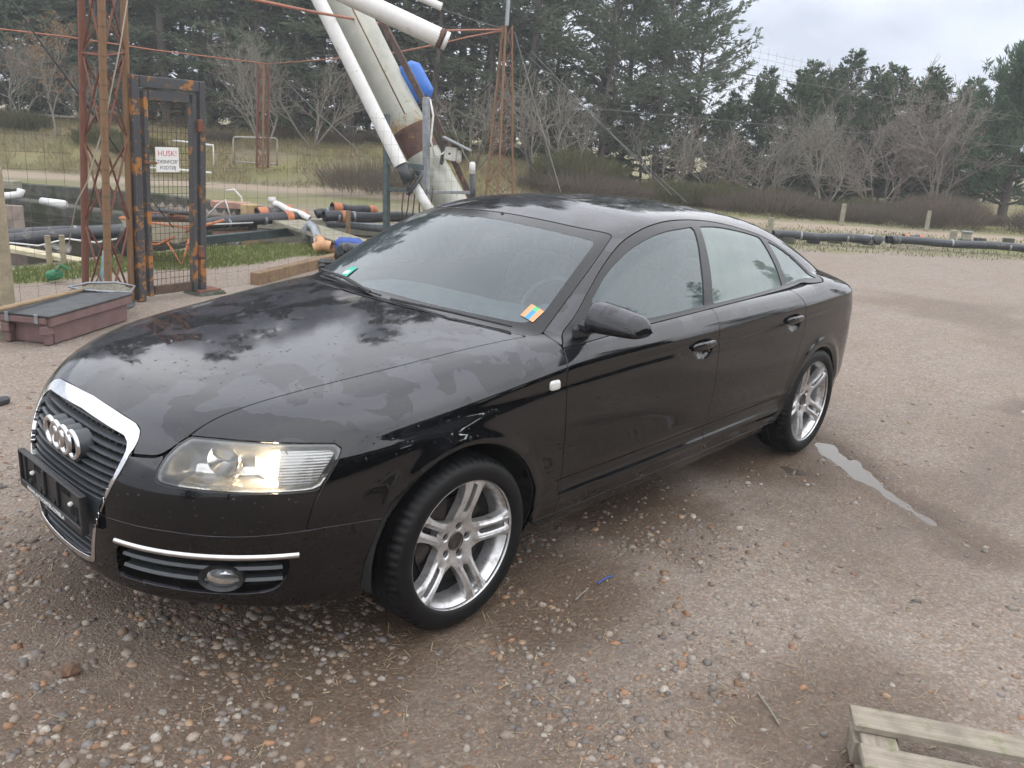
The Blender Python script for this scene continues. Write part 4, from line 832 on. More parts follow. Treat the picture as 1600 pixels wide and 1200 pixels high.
# pipe hoops and rails on the bank
def rail(pts, r, label, name='pipe_rail', mat=None): m = MB(); m.tube(pts, r, 8); return single(m, name, mat or M_PVCW, pts[0], label, 'rail', smooth=True)
M_OLDW = plain('old_painted_rail', (0.36, 0.34, 0.30), 0.6, 0, 0.2, 12)
rail([A_(365, 258, 25.5), A_(365, 216, 25.5), A_(367, 214, 25.5), A_(430, 216, 25.5), A_(433, 219, 25.5), A_(433, 259, 25.5)], 0.028, 'bent pipe rail on the bank in front of the far mast', mat=M_OLDW)
rail([A_(365, 252, 25.6), A_(433, 257, 25.6)], 0.02, 'lower bar of the bent pipe rail on the bank', mat=M_OLDW)
rail([A_(270, 219, 20), A_(333, 227, 20), A_(334, 258, 20)], 0.022, 'pale pipe rail seen behind the gate')
rail([A_(220, 260, 20), A_(330, 270, 20)], 0.028, 'low white rail crossing behind the warning sign')
rail([A_(322, 340, 15), A_(340, 320, 15), A_(352, 312, 15), A_(360, 338, 15)], 0.014, 'left thin bent hoop beyond the gate')
rail([A_(353, 298, 17), A_(366, 296, 17), A_(377, 308, 17), A_(381, 335, 17)], 0.018, 'right thin bent hoop beyond the gate')
m = MB(); bar(m, A_(330, 318, 16.5), A_(392, 322, 16.8), 0.4, 0.12); single(m, 'tank_lid', plain('faded_red_cover', (0.38, 0.22, 0.17), 0.7, 0, 0.2, 8), A_(361, 320, 16.6), 'faded red tank cover on the far bank of the pond', 'cover')
m = MB(); m.bbox(A_(390, 329, 15.5), (0.26, 0.2, 0.22), 0.01); single(m, 'wooden_box', wood_mat('tan_box_board', (0.42, 0.29, 0.14), (0.52, 0.38, 0.21)), A_(390, 329, 15.5), 'tan wooden box beside the faded red cover', 'box')
m = MB(); m.tube([A_(65, 180, 30), A_(145, 186, 30)], 0.05, 6); single(m, 'fallen_trunk', M_TWIG, A_(65, 180, 30), 'pale fallen trunk along the top of the left bank', 'log', smooth=True)
# brush heap near the rig
hp_ = A_(595, 285, 22); hp_[2] = 0.1; V, F = bush_data(2600, 0.9, 2.6, 401, 0.5, 0.018); o = obj_np('brushwood_heap', V, F, M_BRUSH, None, None, False); o.location = tuple(hp_); o.scale = (1, 1, 0.8); tag(o, 'heap of brown brushwood behind the steel stand', 'brushwood')
# ------------------------------------------------------------------ the feed rig: big tube, white pipes, stand
D0 = 14.6
ax0, ax1, ax2 = A_(494, -90, D0+0.4), A_(642, 203, D0+0.1), A_(722, 347, D0-0.2)
rig = thing('screw_conveyor', ax2, 'big sloping grey tube conveyor with rusty collar and steel frame', 'conveyor')
dT = (ax1-ax0)/np.linalg.norm(ax1-ax0)
m = MB(); m.tube([ax0, lerp(ax0, ax1, 0.5), ax1-dT*0.22], 0.290, 40); sub(m, 'upper_tube', M_TUBE, rig, ax2, True, 50)
m = MB(); m.tube([ax1-dT*0.22, ax1-dT*0.02], 0.2905, 40); sub(m, 'stained_ring', M_OCHRE, rig, ax2, True, 50)
m = MB(); m.tube([ax1-dT*0.03, ax1+dT*0.03], 0.312, 40); sub(m, 'flange', M_BANDR, rig, ax2, True, 50)
m = MB(); m.tube([ax1+dT*0.03, ax1+dT*0.42], [0.300, 0.288], 40); sub(m, 'collar', M_BANDR, rig, ax2, True, 50)
m = MB(); m.tube([ax1+dT*0.40, ax2], [0.284, 0.265], 40); sub(m, 'lower_tube', M_TUBE, rig, ax2, True, 50)
toC = np.array(CAM)-ax1; toC /= np.linalg.norm(toC); sN = toC-dT*(toC@dT); sN /= np.linalg.norm(sN)
sv = np.cross(dT, sN)
m = MB(); m.tube([ax0+sN*0.286-sv*0.05, ax1-dT*0.22+sN*0.287-sv*0.03], 0.012, 6); sub(m, 'weld_seam', M_RUSTB, rig, ax2, True)
for p0, p1, w in ((A_(590, 20, D0-0.1), A_(664, 162, D0-0.3), 0.10), (A_(664, 150, D0+0.2), A_(737, 312, D0+0.1), 0.10)): m = MB(); bar(m, p0, p1, 0.06, w); sub(m, 'side_beam', plain('dark_rusty_beam', (0.085, 0.055, 0.045), 0.7, 0.1, 0.4, 12, tint=((0.22, 0.115, 0.07), 0.58, 9)), rig, ax2)
c_ = A_(648, 130, D0+0.3); dd_ = (A_(664, 155, D0+0.3)-A_(634, 100, D0+0.3)); ln = np.linalg.norm(dd_)
m = MB(); m.bbox(c_, (ln*1.06, 0.46, 0.36), 0.11, rot_to(dd_, toC)); sub(m, 'motor_cover', M_BLUE, rig, ax2, False, 60)
m = MB(); m.bbox(A_(655, 155, D0+0.32), (0.22, 0.36, 0.25), 0.03, rot_to(dd_, toC)); sub(m, 'motor', M_PVCB, rig, ax2)
stand = thing('steel_stand', on_z(604, 366), 'green-grey steel stand carrying the conveyor behind the car', 'stand'); sb = on_z(604, 366)
for px_, py0, py1, d_, mt in ((604, 178, 366, D0-0.4, M_GREENST), (666, 152, 345, D0-0.6, M_GALV)):
    m = MB(); bar(m, A_(px_, py0, d_), A_(px_, py1+60, d_), 0.09, 0.09, nrm); sub(m, 'post', mt, stand, sb)
for p0, p1, mt, w in ((A_(604, 254, D0-0.4), A_(666, 262, D0-0.6), M_GREENST, 0.08), (A_(604, 296, D0-0.4), A_(640, 297, D0-0.5), M_GREENST, 0.06), (A_(668, 300, D0-0.6), A_(738, 301, D0-0.6), M_GALV, 0.05)):
    m = MB(); bar(m, p0, p1, w, w); sub(m, 'rail', mt, stand, sb)
def wpipe(pts, r, label, cap=None):
    t = thing('white_pipe', pts[-1], label, 'pipe'); m = MB(); m.tube(pts, r, 20); sub(m, 'pipe_body', M_PVCW, t, pts[-1], True, 50)
    return t
t = wpipe([A_(478, -40, D0-0.6), A_(560, 124, D0-0.8), A_(626, 258, D0-1.0)], 0.105, 'slender white pipe sloping down left of the big tube')
m = MB(); m.tube([A_(626, 258, D0-1.0), A_(640, 285, D0-1.0)], 0.095, 16); sub(m, 'rubber_sleeve', M_PVCB, t, A_(626, 258, D0-1.0), True)
m = MB(); m.tube([A_(648, 290, D0-0.95), A_(682, 345, D0-0.9)], 0.075, 16); sub(m, 'lower_pipe', M_PVCW, t, A_(626, 258, D0-1.0), True)
t = wpipe([A_(480, -38, D0-2.2), A_(590, 14, D0-2.0), A_(689, 60, D0-1.8)], 0.135, 'thick white pipe crossing above the big tube')
e_ = A_(689, 60, D0-1.8)
m = MB(); m.tube([A_(686, 58.5, D0-1.8), A_(693, 62, D0-1.8)], 0.142, 20); sub(m, 'rusty_clamp', M_BANDR, t, e_, True)
m = MB(); m.tube([A_(693, 62, D0-1.8), A_(699, 65, D0-1.79)], 0.13, 20); sub(m, 'end_piece', M_PVCW, t, e_, True)
t = wpipe([A_(600, -30, 17.5), A_(690, 11, 17.5)], 0.075, 'short grey-white pipe end at the top edge')
# cables wrapped at the joint
m = MB()
for k_ in range(7): c0_ = A_(642+k_*1.3, 278+k_*2, D0-1.0); m.tube([c0_+0.15*np.array((math.cos(a)*0.7+0.1*math.sin(k_), math.sin(a)*0.5, math.sin(a+0.5+k_*0.3)))*rng.uniform(0.8, 1.2) for a in np.linspace(0, 6.5, 14)], 0.012, 5)
o = single(m, 'cable_bundle', M_PVCB, A_(646, 282, D0-1.0), 'tangle of black cables round the joint of the white pipe', 'cables', smooth=True); o['kind'] = 'stuff'
for k_ in range(6): px_ = 625+k_*9; m = MB(); m.tube([A_(px_+6, 295, D0-0.9), A_(px_+3, 325, D0-0.85), A_(px_+rng.uniform(-3, 6), 352, D0-0.8)], 0.012, 5); single(m, 'hanging_cable', M_WIRE, A_(px_+6, 295, D0-0.9), 'dark cable hanging below the joint of the white pipe', 'cable', 'cables below the pipe joint', True)
# switch box with sloping cover
sw = A_(703, 240, D0-0.4); box = thing('switch_box', sw, 'white switch box under a sloping grey cover on the conveyor', 'switch box'); ori = rot_to(np.array([RT[0], RT[1], -0.12])); 
m = MB(); m.bbox(sw, (0.22, 0.14, 0.21), 0.012, ori); sub(m, 'housing', M_WBOX, box, sw)
m = MB(); m.bbox(sw+np.array([0.02, 0.0, 0.16])+np.array([RT[0], RT[1], 0])*0.10, (0.50, 0.40, 0.025), 0.004, rot_to(np.array([RT[0], RT[1], -0.42]))); sub(m, 'cover', M_GALV, box, sw)
m = MB(); m.bbox(sw-np.array([RT[0], RT[1], 0])*0.11, (0.05, 0.20, 0.36), 0.004, ori); sub(m, 'back_plate', M_PVCB, box, sw)
m = MB(); q_ = sw+np.array([RT[0], RT[1], 0])*0.14; m.tube([q_+upv*0.06, q_-upv*0.10, q_-upv*0.14], [0.05, 0.05, 0.02], 10); sub(m, 'connector', M_WBOX, box, sw, True)
m = MB(); m.bbox(sw-np.array([FW[0], FW[1], 0])*0.065, (0.035, 0.02, 0.035), 0.004, ori); sub(m, 'knob', M_PVCB, box, sw)
m = MB(); m.tube([A_(672, 155, D0-0.6), A_(677, 180, D0-0.65), A_(673, 220, D0-0.65), A_(680, 244, D0-0.6), A_(692, 240, D0-0.5), A_(697, 229, D0-0.45)], 0.016, 6); single(m, 'power_cable', M_PVCW, A_(672, 155, D0-0.6), 'white power cable looping down to the switch box', 'cable', smooth=True)
pb = A_(739, 310, D0-0.9); pl = thing('marker_pole', pb, 'black marker pole with white cap beside the conveyor', 'pole')
m = MB(); m.tube([A_(740, 330, D0-0.9), A_(738, 272, D0-0.9)], 0.045, 12); sub(m, 'pole', M_PVCB, pl, pb, True); m = MB(); m.tube([A_(738, 272, D0-0.9), A_(738, 256, D0-0.9), A_(738, 253, D0-0.9)], [0.05, 0.05, 0.03], 12); sub(m, 'cap', M_PVCW, pl, pb, True)
# ------------------------------------------------------------------ overhead lines
def line(pts, r, mat, label, name='cable'): m = MB(); m.tube(pts, r, 5, False); return single(m, name, mat, pts[0], label, 'cable', smooth=True)
M_REDC = plain('red_brown_cable', (0.34, 0.135, 0.085), 0.7, 0, 0.2, 10)
M_ROPE = plain('pale_rope', (0.42, 0.39, 0.32), 0.8, 0, 0.15, 10)
line([A_(-20, 43, 9.0), A_(100, 57, 9.4), A_(240, 78, 10.5), A_(420, 100, 13)], 0.008, M_REDC, 'red-brown cable from the left edge to the far mast')
line([A_(380, -4, 11), A_(480, 17, 12.5), A_(590, 36, 16), A_(680, 48, 19), A_(784, 46, 21.8)], 0.022, M_REDC, 'thick red-brown cable sagging to the mast behind the car')
line([A_(420, 100, 29), A_(520, 92, 26), A_(620, 82, 22), A_(680, 70, 20), A_(730, 58, 21), A_(784, 48, 21.8)], 0.02, M_REDC, 'thin red-brown cable linking the two far masts')
line([A_(18, 0, 7.6), A_(70, 75, 7.7), A_(140, 170, 7.9), A_(228, 300, 8.6), A_(270, 355, 9.5)], 0.008, M_PVCB, 'black cable slanting down behind the rusty mast')
line([A_(199, 0, 7.5), A_(188, 70, 7.5), A_(165, 185, 7.5), A_(136, 285, 7.5), A_(118, 320, 7.6), A_(108, 380, 8.0), A_(85, 430, 8.6)], 0.006, M_ROPE, 'pale rope hanging down in front of the rusty mast', 'rope')
line([A_(421, 102, 29), A_(500, 180, 24), A_(570, 245, 20)], 0.012, M_NETW, 'thin guy wire from the small far mast')
for a, b2, d0_, d1_, l_ in (((804, 50), (876, 300), 21.8, 16, 'left guy wire running down behind the car roof'), ((830, 80), (1050, 305), 21.8, 17, 'middle guy wire running down behind the car roof'), ((828, 90), (1075, 318), 21.8, 18, 'right guy wire running down behind the car roof'), ((1160, 115), (1640, 190), 21, 24, 'upper border line of the bird netting against the sky'), ((880, 165), (1640, 233), 21.8, 24, 'middle wire in front of the scrub'), ((1480, 247), (1640, 264), 24, 25, 'short wire in front of the pine'), ((690, 14), (784, 44), 17.5, 21.8, 'thin stay between the pipe end and the mast')):
    line([A_(a[0], a[1], d0_), A_((a[0]+b2[0])/2, (a[1]+b2[1])/2+1.5, (d0_+d1_)/2), A_(b2[0], b2[1], d1_)], 0.008, M_NETW, l_, 'wire')
# ------------------------------------------------------------------ right side: posts, pipes, hive
def rpost(px_, py0, py1, w, label, mat=None):
    b_ = on_z(px_, py1); d_ = float((b_[:2]-np.array(CAM[:2]))@FW); t_ = A_(px_+1, py0, d_); h_ = t_[2]+0.1; m = MB(); m.bbox(b_+upv*(h_/2-0.1), (w, w, h_), 0.01, rotz(0.3)); return single(m, 'fence_post', mat or M_PLANK, b_, label, 'post')
rpost(1203, 340, 360, 0.13, 'stout post right behind the car roof'); rpost(1314, 318, 352, 0.11, 'slim leaning post left of the verge middle'); rpost(1447, 329, 360, 0.11, 'slim post in the verge right of the middle'); rpost(1486, 359, 385, 0.15, 'stout post standing at the black pipe, left of the hive'); rpost(934, 287, 304, 0.13, 'small post behind the car roof')
hv = on_z(1508, 378); d_ = float((hv[:2]-np.array(CAM[:2]))@FW); m = MB(); hz = A_(1508, 362, d_)[2]; hb_ = thing('beehive', hv, 'small wooden box on legs behind the black pipe at right', 'box')
m.bbox(hv+upv*(hz*0.55), (0.20, 0.20, hz*0.75), 0.01, rotz(0.4)); sub(m, 'box_body', M_PLANK, hb_, hv); m = MB(); m.bbox(hv+upv*hz, (0.25, 0.25, 0.03), 0.005, rotz(0.4)); sub(m, 'roof', M_GALV, hb_, hv)
m = MB(); m.bbox(hv+upv*0.03, (0.24, 0.24, 0.06), 0.005, rotz(0.4)); sub(m, 'base', M_PVCB, hb_, hv)
def zpt(px_, py_, z): return on_z(px_, py_, z)
for (a, b2, r_, l_, bands, ends) in (((1208, 366), (1362, 374), 0.085, 'long black pipe on the verge behind the car boot', (0.27, 0.74), ()), ((1385, 374), (1610, 388), 0.082, 'long black pipe leading to the right edge', (0.08, 0.45, 0.85), ()), ((1366, 375), (1378, 376), 0.09, 'short open black pipe in the gap of the verge pipes', (), ()), ((1392, 375), (1402, 375), 0.09, 'short open black pipe left of the orange coupled pipe', (), ()), ((1412, 371), (1441, 373), 0.075, 'short black pipe with orange ends on the verge', (), ((0.0, 0.25), (0.8, 1.0)))):
    pipe(zpt(a[0], a[1], 0.16), zpt(b2[0], b2[1], 0.16), r_, M_PVCB, l_, bands=bands, ends=ends, n=12)
m = MB(); m.tube([zpt(1348, 374, 0.14), zpt(1366, 376, 0.14)], 0.11, 12); single(m, 'pipe_sleeve', M_GALV, zpt(1357, 375, 0.14), 'pale grey pipe sleeve at the end of the verge pipe', 'pipe', smooth=True)
for k_, px_ in enumerate((1230, 1270, 1305, 1340, 1450, 1530, 1575)):
    q_ = zpt(px_, 380, 0.0); m = MB(); m.bbox(q_+upv*0.04, (0.10, 0.25, 0.16), 0.01, rotz(0.7)); single(m, 'pipe_support', M_CONC, q_, 'small block carrying the black pipe on the verge', 'support', 'blocks under the verge pipes')
# ------------------------------------------------------------------ pallet in the foreground
p0, p1 = on_z(1327, 1098, 0.135), on_z(1640, 1158, 0.135); ux = p1-p0; ux[2] = 0; ux /= np.linalg.norm(ux); uy = np.cross(upv, ux); uy = -uy if uy@np.array([FW[0], FW[1], 0]) > 0 else uy
M_PAL = wood_mat('weathered_pallet_wood', (0.23, 0.195, 0.15), (0.37, 0.325, 0.265), (0.15, 0.17, 0.07))
base = p0-upv*0.135; pal = thing('wooden_pallet', base, 'weathered mossy wooden pallet lying in the lower right corner', 'pallet'); Rp = np.stack([ux, -uy, upv], 1)
def plp(u, v, z): return base+ux*u+uy*v+upv*z
me_board = None
for k_, v in enumerate((0.05, 0.235, 0.42, 0.605)):
    m = MB(); m.bbox((0, 0, 0), (1.2, 0.098, 0.022), 0.003); m.V = [m.V[0]+rng.normal(0, 0.0012, m.V[0].shape)]; o = m.build('board', M_PAL, pal); o.matrix_local = Matrix.Translation(Vector(plp(0.6+rng.uniform(-0.008, 0.008), v, 0.125)-base)) @ Matrix(Rp.tolist()).to_4x4() @ Matrix.Rotation(rng.normal(0, 0.006), 4, 'Z')
for u in (0.07, 0.6, 1.13):
    m = MB(); m.bbox((0, 0, 0), (0.8, 0.10, 0.022), 0.003); o = m.build('stringer_board', M_PAL, pal); o.matrix_local = Matrix.Translation(Vector(plp(u, 0.40, 0.101)-base)) @ Matrix(Rp.tolist()).to_4x4() @ Matrix.Rotation(math.pi/2, 4, 'Z')
    for v in (0.07, 0.40, 0.73): m = MB(); m.bbox((0, 0, 0), (0.13, 0.10, 0.075), 0.004); o = m.build('block', M_PAL, pal); o.matrix_local = Matrix.Translation(Vector(plp(u, v, 0.053)-base)) @ Matrix(Rp.tolist()).to_4x4()
    m = MB(); m.bbox((0, 0, 0), (0.8, 0.10, 0.018), 0.003); o = m.build('bottom_board', M_PAL, pal); o.matrix_local = Matrix.Translation(Vector(plp(u, 0.40, 0.006)-base)) @ Matrix(Rp.tolist()).to_4x4() @ Matrix.Rotation(math.pi/2, 4, 'Z')
for px_, py_, l_, a, mt, l2 in ((1200, 1110, 0.16, 0.9, M_TWIG, 'dry twig on the mud left of the pallet'), (908, 932, 0.10, 0.2, M_TWIG, 'thin pale straw on the mud beside the front wheel'), (945, 908, 0.10, 0.0, M_BLUE2, 'scrap of blue string on the ground right of the front wheel')):
    q_ = on_z(px_, py_); m = MB(); dv_ = np.array([math.cos(a), math.sin(a), 0]); m.tube([q_-dv_*l_/2+upv*0.008, q_+upv*0.012, q_+dv_*l_/2+upv*0.007], 0.0035, 5); single(m, 'twig', mt, q_, l2, 'twig')
q_ = on_z(113, 1052); V_ = ICO*np.array([0.036, 0.030, 0.026])*(1+rng.normal(0, 0.12, (12, 1))); m = MB(); m.add(V_+q_+upv*0.014, [tuple(f) for f in ICF]); single(m, 'clod', plain('reddish_clod', (0.15, 0.085, 0.055), 0.9, 0, 0.3, 40, 0.5, 120), q_, 'reddish brown clod on the wet gravel at the lower left', 'clod')
q_ = on_z(3, 632); m = MB(); m.bbox(q_+upv*0.02, (0.10, 0.05, 0.05), 0.015, rotz(0.4)); single(m, 'rubber_scrap', M_PVCB, q_, 'small black rubber scrap at the left edge of the yard', 'scrap')
# ------------------------------------------------------------------ behind the photographer: open farm shed, seen only mirrored in the paint
shd = thing('farm_shed', (8, -17, 0), 'dark green open-fronted farm shed reflected in the car doors', 'shed'); sb_ = (8, -17, 0)
M_SHED = plain('dark_green_cladding', (0.030, 0.045, 0.038), 0.6, 0, 0.25, 1.5)
m = MB(); m.box((8, -22, 2.2), (26, 0.2, 4.4)); sub(m, 'back_wall', M_SHED, shd, sb_)
for x in (-5, 21): m = MB(); m.box((x, -18, 2.2), (0.2, 7.8, 4.4)); sub(m, 'side_wall', M_SHED, shd, sb_)
m = MB(); m.box((8, -17.8, 4.6), (27, 9.0, 0.25), rot=np.array([[1, 0, 0], [0, math.cos(0.12), -math.sin(0.12)], [0, math.sin(0.12), math.cos(0.12)]])); sub(m, 'roof', M_SHED, shd, sb_)
for x in (-5, 1.5, 8, 14.5, 21): m = MB(); m.box((x, -13.9, 2.4), (0.22, 0.22, 4.9)); sub(m, 'post', M_SHED, shd, sb_)
m = MB(); m.box((8, -13.9, 4.55), (26.2, 0.2, 0.7)); sub(m, 'fascia', M_SHED, shd, sb_)
qq = NT('lit_tube_lamp'); qq.set(Base_Color=(1, 1, 1), Emission_Color=(0.9, 1.0, 0.95), Emission_Strength=9.0)
for x, y in ((11.0, -17), (14.5, -18.5), (6.0, -18)): m = MB(); m.box((x, y, 3.7), (1.4, 0.12, 0.08)); sub(m, 'tube_lamp', qq.m, shd, sb_)
for k_, (x, y) in enumerate(((-9, -20), (-13, -17), (-17, -12), (-20, -6), (27, -20), (31, -15), (-6, -25), (35, -8))):
    make_tree('conifer_tree', CON[k_ % 4], None, (x, y, -0.05), k_*1.3, 0.9, 'conifer standing behind the photographer beside the shed', group='conifers beside the shed')
# ---- car body as an implicit surface (x rearwards from the nose, y = distance from the centre line, z up)
def nspl(xs, ys):
    """natural cubic spline, linear outside"""
    xs = np.asarray(xs, float); ys = np.asarray(ys, float); n = len(xs)
    h = np.diff(xs); A = np.eye(n); b = np.zeros(n)
    for i in range(1, n-1):
        A[i, i-1] = h[i-1]; A[i, i] = 2*(h[i-1]+h[i]); A[i, i+1] = h[i]
        b[i] = 6*((ys[i+1]-ys[i])/h[i]-(ys[i]-ys[i-1])/h[i-1])
    M = np.linalg.solve(A, b)
    s0 = (ys[1]-ys[0])/h[0]-h[0]*M[1]/6; s1 = (ys[-1]-ys[-2])/h[-1]+h[-1]*M[-2]/6
    def f(q):
        q = np.asarray(q, float); i = np.clip(np.searchsorted(xs, q)-1, 0, n-2)
        a = xs[i+1]-q; c = q-xs[i]; hh = h[i]
        v = (M[i]*a**3+M[i+1]*c**3)/(6*hh)+(ys[i]/hh-M[i]*hh/6)*a+(ys[i+1]/hh-M[i+1]*hh/6)*c
        v = np.where(q < xs[0], ys[0]+s0*(q-xs[0]), v)
        return np.where(q > xs[-1], ys[-1]+s1*(q-xs[-1]), v)
    return f
def smax(a, b, k):
    h = np.maximum(k-np.abs(a-b), 0)/k
    return np.maximum(a, b)+h*h*h*k/6
def smin(a, b, k): return -smax(-a, -b, k)
PX = dict(
 W=[0.0, 0.3, 0.6, 0.97, 1.5, 2.2, 3.0, 3.8, 4.2, 4.55, 4.9],
 fz=[0.15, 0.25, 0.35, 0.45, 0.55, 0.65, 0.75, 0.85],
 hc=[-0.1, 0.1, 0.3, 0.6, 1.0, 1.4, 1.8],
 hcr=[0.1, 0.6, 1.4],
 dk=[4.0, 4.3, 4.6, 4.9],
 rf=[1.9, 2.1, 2.4, 2.8, 3.2, 3.6, 3.9],
 zs=[0.2, 0.6, 1.0, 1.5, 2.5, 3.5, 4.3, 4.8],
)
P0 = dict(
 W=[0.8002, 0.8503, 0.8803, 0.9053, 0.9182, 0.927, 0.9279, 0.9219, 0.9001, 0.8653, 0.8205],
 fz=[0.0086, -0.0138, -0.0277, -0.032, -0.0289, -0.0098, 0.0258, 0.0859],
 hc=[0.7197, 0.8258, 0.8818, 0.9326, 0.9821, 1.0206, 1.0407],
 hcr=[0.0982, 0.0683, 0.0476],
 bow=[0.4056, 2.9567, 0.0909],
 dk=[1.1015, 1.0555, 1.0392, 1.0643],
 rf=[1.3799, 1.4067, 1.4327, 1.4387, 1.421, 1.3823, 1.32],
 rcr=[0.0525],
 ws=[1.3197, 0.9956, 2.0802, 1.4027, 0.3274],
 rw=[3.5426, 1.4137, 4.2615, 1.0776, 0.1951],
 gl=[0.8329, 0.6235, 0.0194],
 zs=[0.8, 0.815, 0.8501, 0.8851, 0.9052, 0.9254, 0.9356, 0.9307],
 rr=[4.7981, 0.3388, 1.8791],
 lean=[0.4549],
 zb=[0.0641],
)
class Body:
    def __init__(s, P=P0):
        s.P = P
        for k in PX: setattr(s, k, nspl(PX[k], P[k]))
        tz = [0.14, 0.20, 0.26, 0.33, 0.372, 0.40, 0.50, 0.62, 0.74, 0.84, 0.92, 1.2]
        tv = [0.13, 0.085, 0.055, 0.034, 0.026, 0.016, 0.006, 0.0, 0.001, 0.003, 0.004, 0.004]
        s.T = nspl(tz, tv)
    def Ys(s, x, z):
        w = s.W(x); zs = s.zs(x); lean = s.P['lean'][0]
        q = (z-zs)
        k = 0.030
        sp = 0.5*(q+np.sqrt(q*q+k*k))-0.0
        low = s.T(z)
        led = np.clip((x-1.30)/0.2, 0, 1)*np.clip((3.55-x)/0.2, 0, 1)
        low = low+led*(0.017*np.exp(-((z-0.415)/0.032)**2)-0.012*np.exp(-((z-0.352)/0.022)**2))
        for hx, hz in ((2.445, 0.842), (3.385, 0.858)):
            low = low+0.013*np.exp(-(((x-hx)/0.062)**2+((z-hz+0.012)/0.034)**2)**2)
        y = w-low-lean*sp-0.55*np.maximum(q, 0)**2
        # soft groove below the shoulder line, on doors
        y = y-0.006*np.exp(-((q+0.045)/0.03)**2)
        # arch lips
        for cx, cz, r, a in ((0.966, 0.323, 0.383, 0.010), (3.809, 0.323, 0.365, 0.010)):
            d = np.sqrt((x-cx)**2+(z-cz)**2)
            y = y+a*np.exp(-((d-r)/0.035)**2)*np.clip((z-0.2)/0.15, 0, 1)
        return y
    def bow(s, y, z):
        a, n, b = s.P['bow']; return a*(1+b*np.clip(z-0.5, -0.4, 0.4))*(np.abs(y)/0.8)**n
    def H(s, x, y):
        yy = np.minimum(y, 1.0)
        hood = s.hc(x)-s.hcr(np.clip(x, 0, 1.6))*(yy/0.8)**2.4
        deck = s.dk(x)-0.05*(yy/0.7)**2.2
        mid = 0.982+0.014*(x-1.5)
        t1 = np.clip((x-1.4)/0.3, 0, 1); t1 = t1*t1*(3-2*t1)
        t2 = np.clip((x-3.7)/0.4, 0, 1); t2 = t2*t2*(3-2*t2)
        return hood*(1-t1)+t1*(mid*(1-t2)+deck*t2)
    def lower(s, x, y, z):
        side = y-s.Ys(x, z)
        front = (s.fz(z)+s.bow(y, z)-x)/np.sqrt(1+(2.2*s.P['bow'][0]*(np.minimum(y, .9)/0.8)**1.8)**2)
        xr, ra, rn = s.P['rr']
        rear = (x-(xr-0.03*((z-0.6)/0.35)**2-ra*(np.minimum(y, 1.)/0.8)**rn))/np.sqrt(1+(2.*ra*(np.minimum(y, .9)/0.8)**1.6)**2)
        top = (z-s.H(x, y))*0.97
        kt = 0.10+0.16*np.clip((1.5-x)/0.6, 0, 1)
        v = smax(side, top, kt)
        v = smax(v, front, 0.22)
        v = smax(v, rear, 0.20)
        return smax(v, 0.205+s.P['zb'][0]*np.clip((0.7-x)/0.5, 0, 1)-z, 0.03)
    def green(s, x, y, z):
        p = s.P
        roof = (z-(s.rf(x)-p['rcr'][0]*(np.minimum(y, .9)/0.6)**2))*0.98
        x0, z0, x1, z1, cw = p['ws']; th = np.arctan2(z1-z0, x1-x0)
        w = (z-z0)*np.cos(th)-(x-x0-cw*y*y)*np.sin(th)
        # slight bulge of the screen
        tt = ((x-x0)*np.cos(th)+(z-z0)*np.sin(th))/np.hypot(x1-x0, z1-z0)
        w = w-0.018*(1-(2*np.clip(tt, -.2, 1.2)-1)**2)
        x0, z0, x1, z1, cw = p['rw']; th = np.arctan2(z0-z1, x1-x0)
        r = (z-z0)*np.cos(th)+(x-x0+cw*y*y)*np.sin(th)
        tt = ((x-x0)*np.cos(th)-(z-z0)*np.sin(th))/np.hypot(x1-x0, z1-z0)
        r = r-0.02*(1-(2*np.clip(tt, -.2, 1.2)-1)**2)
        g0, g1, gb = p['gl']
        t = (z-1.0)/0.38
        tx = 0.05*((x-2.55)/1.2)**2*np.clip((z-0.9)/0.4, 0, 1.2)+0.030*((x-2.4)/1.0)**2
        gl = (y-(g0+(g1-g0)*t+gb*4*t*(1-t)*(t < 2)-tx))*0.88
        v = smax(roof, w, 0.16)
        v = smax(v, r, 0.22)
        v = smax(v, gl, 0.13)
        return smax(v, 0.8-z, 0.03)
    def F(s, x, y, z):
        y = np.abs(y)
        return smin(s.lower(x, y, z), s.green(x, y, z), 0.03)
    def grad(s, p, e=1e-4):
        x, y, z = p.T
        g = np.stack([s.F(x+e, y, z)-s.F(x-e, y, z), s.F(x, y+e, z)-s.F(x, y-e, z), s.F(x, y, z+e)-s.F(x, y, z-e)], 1)/(2*e)
        return g
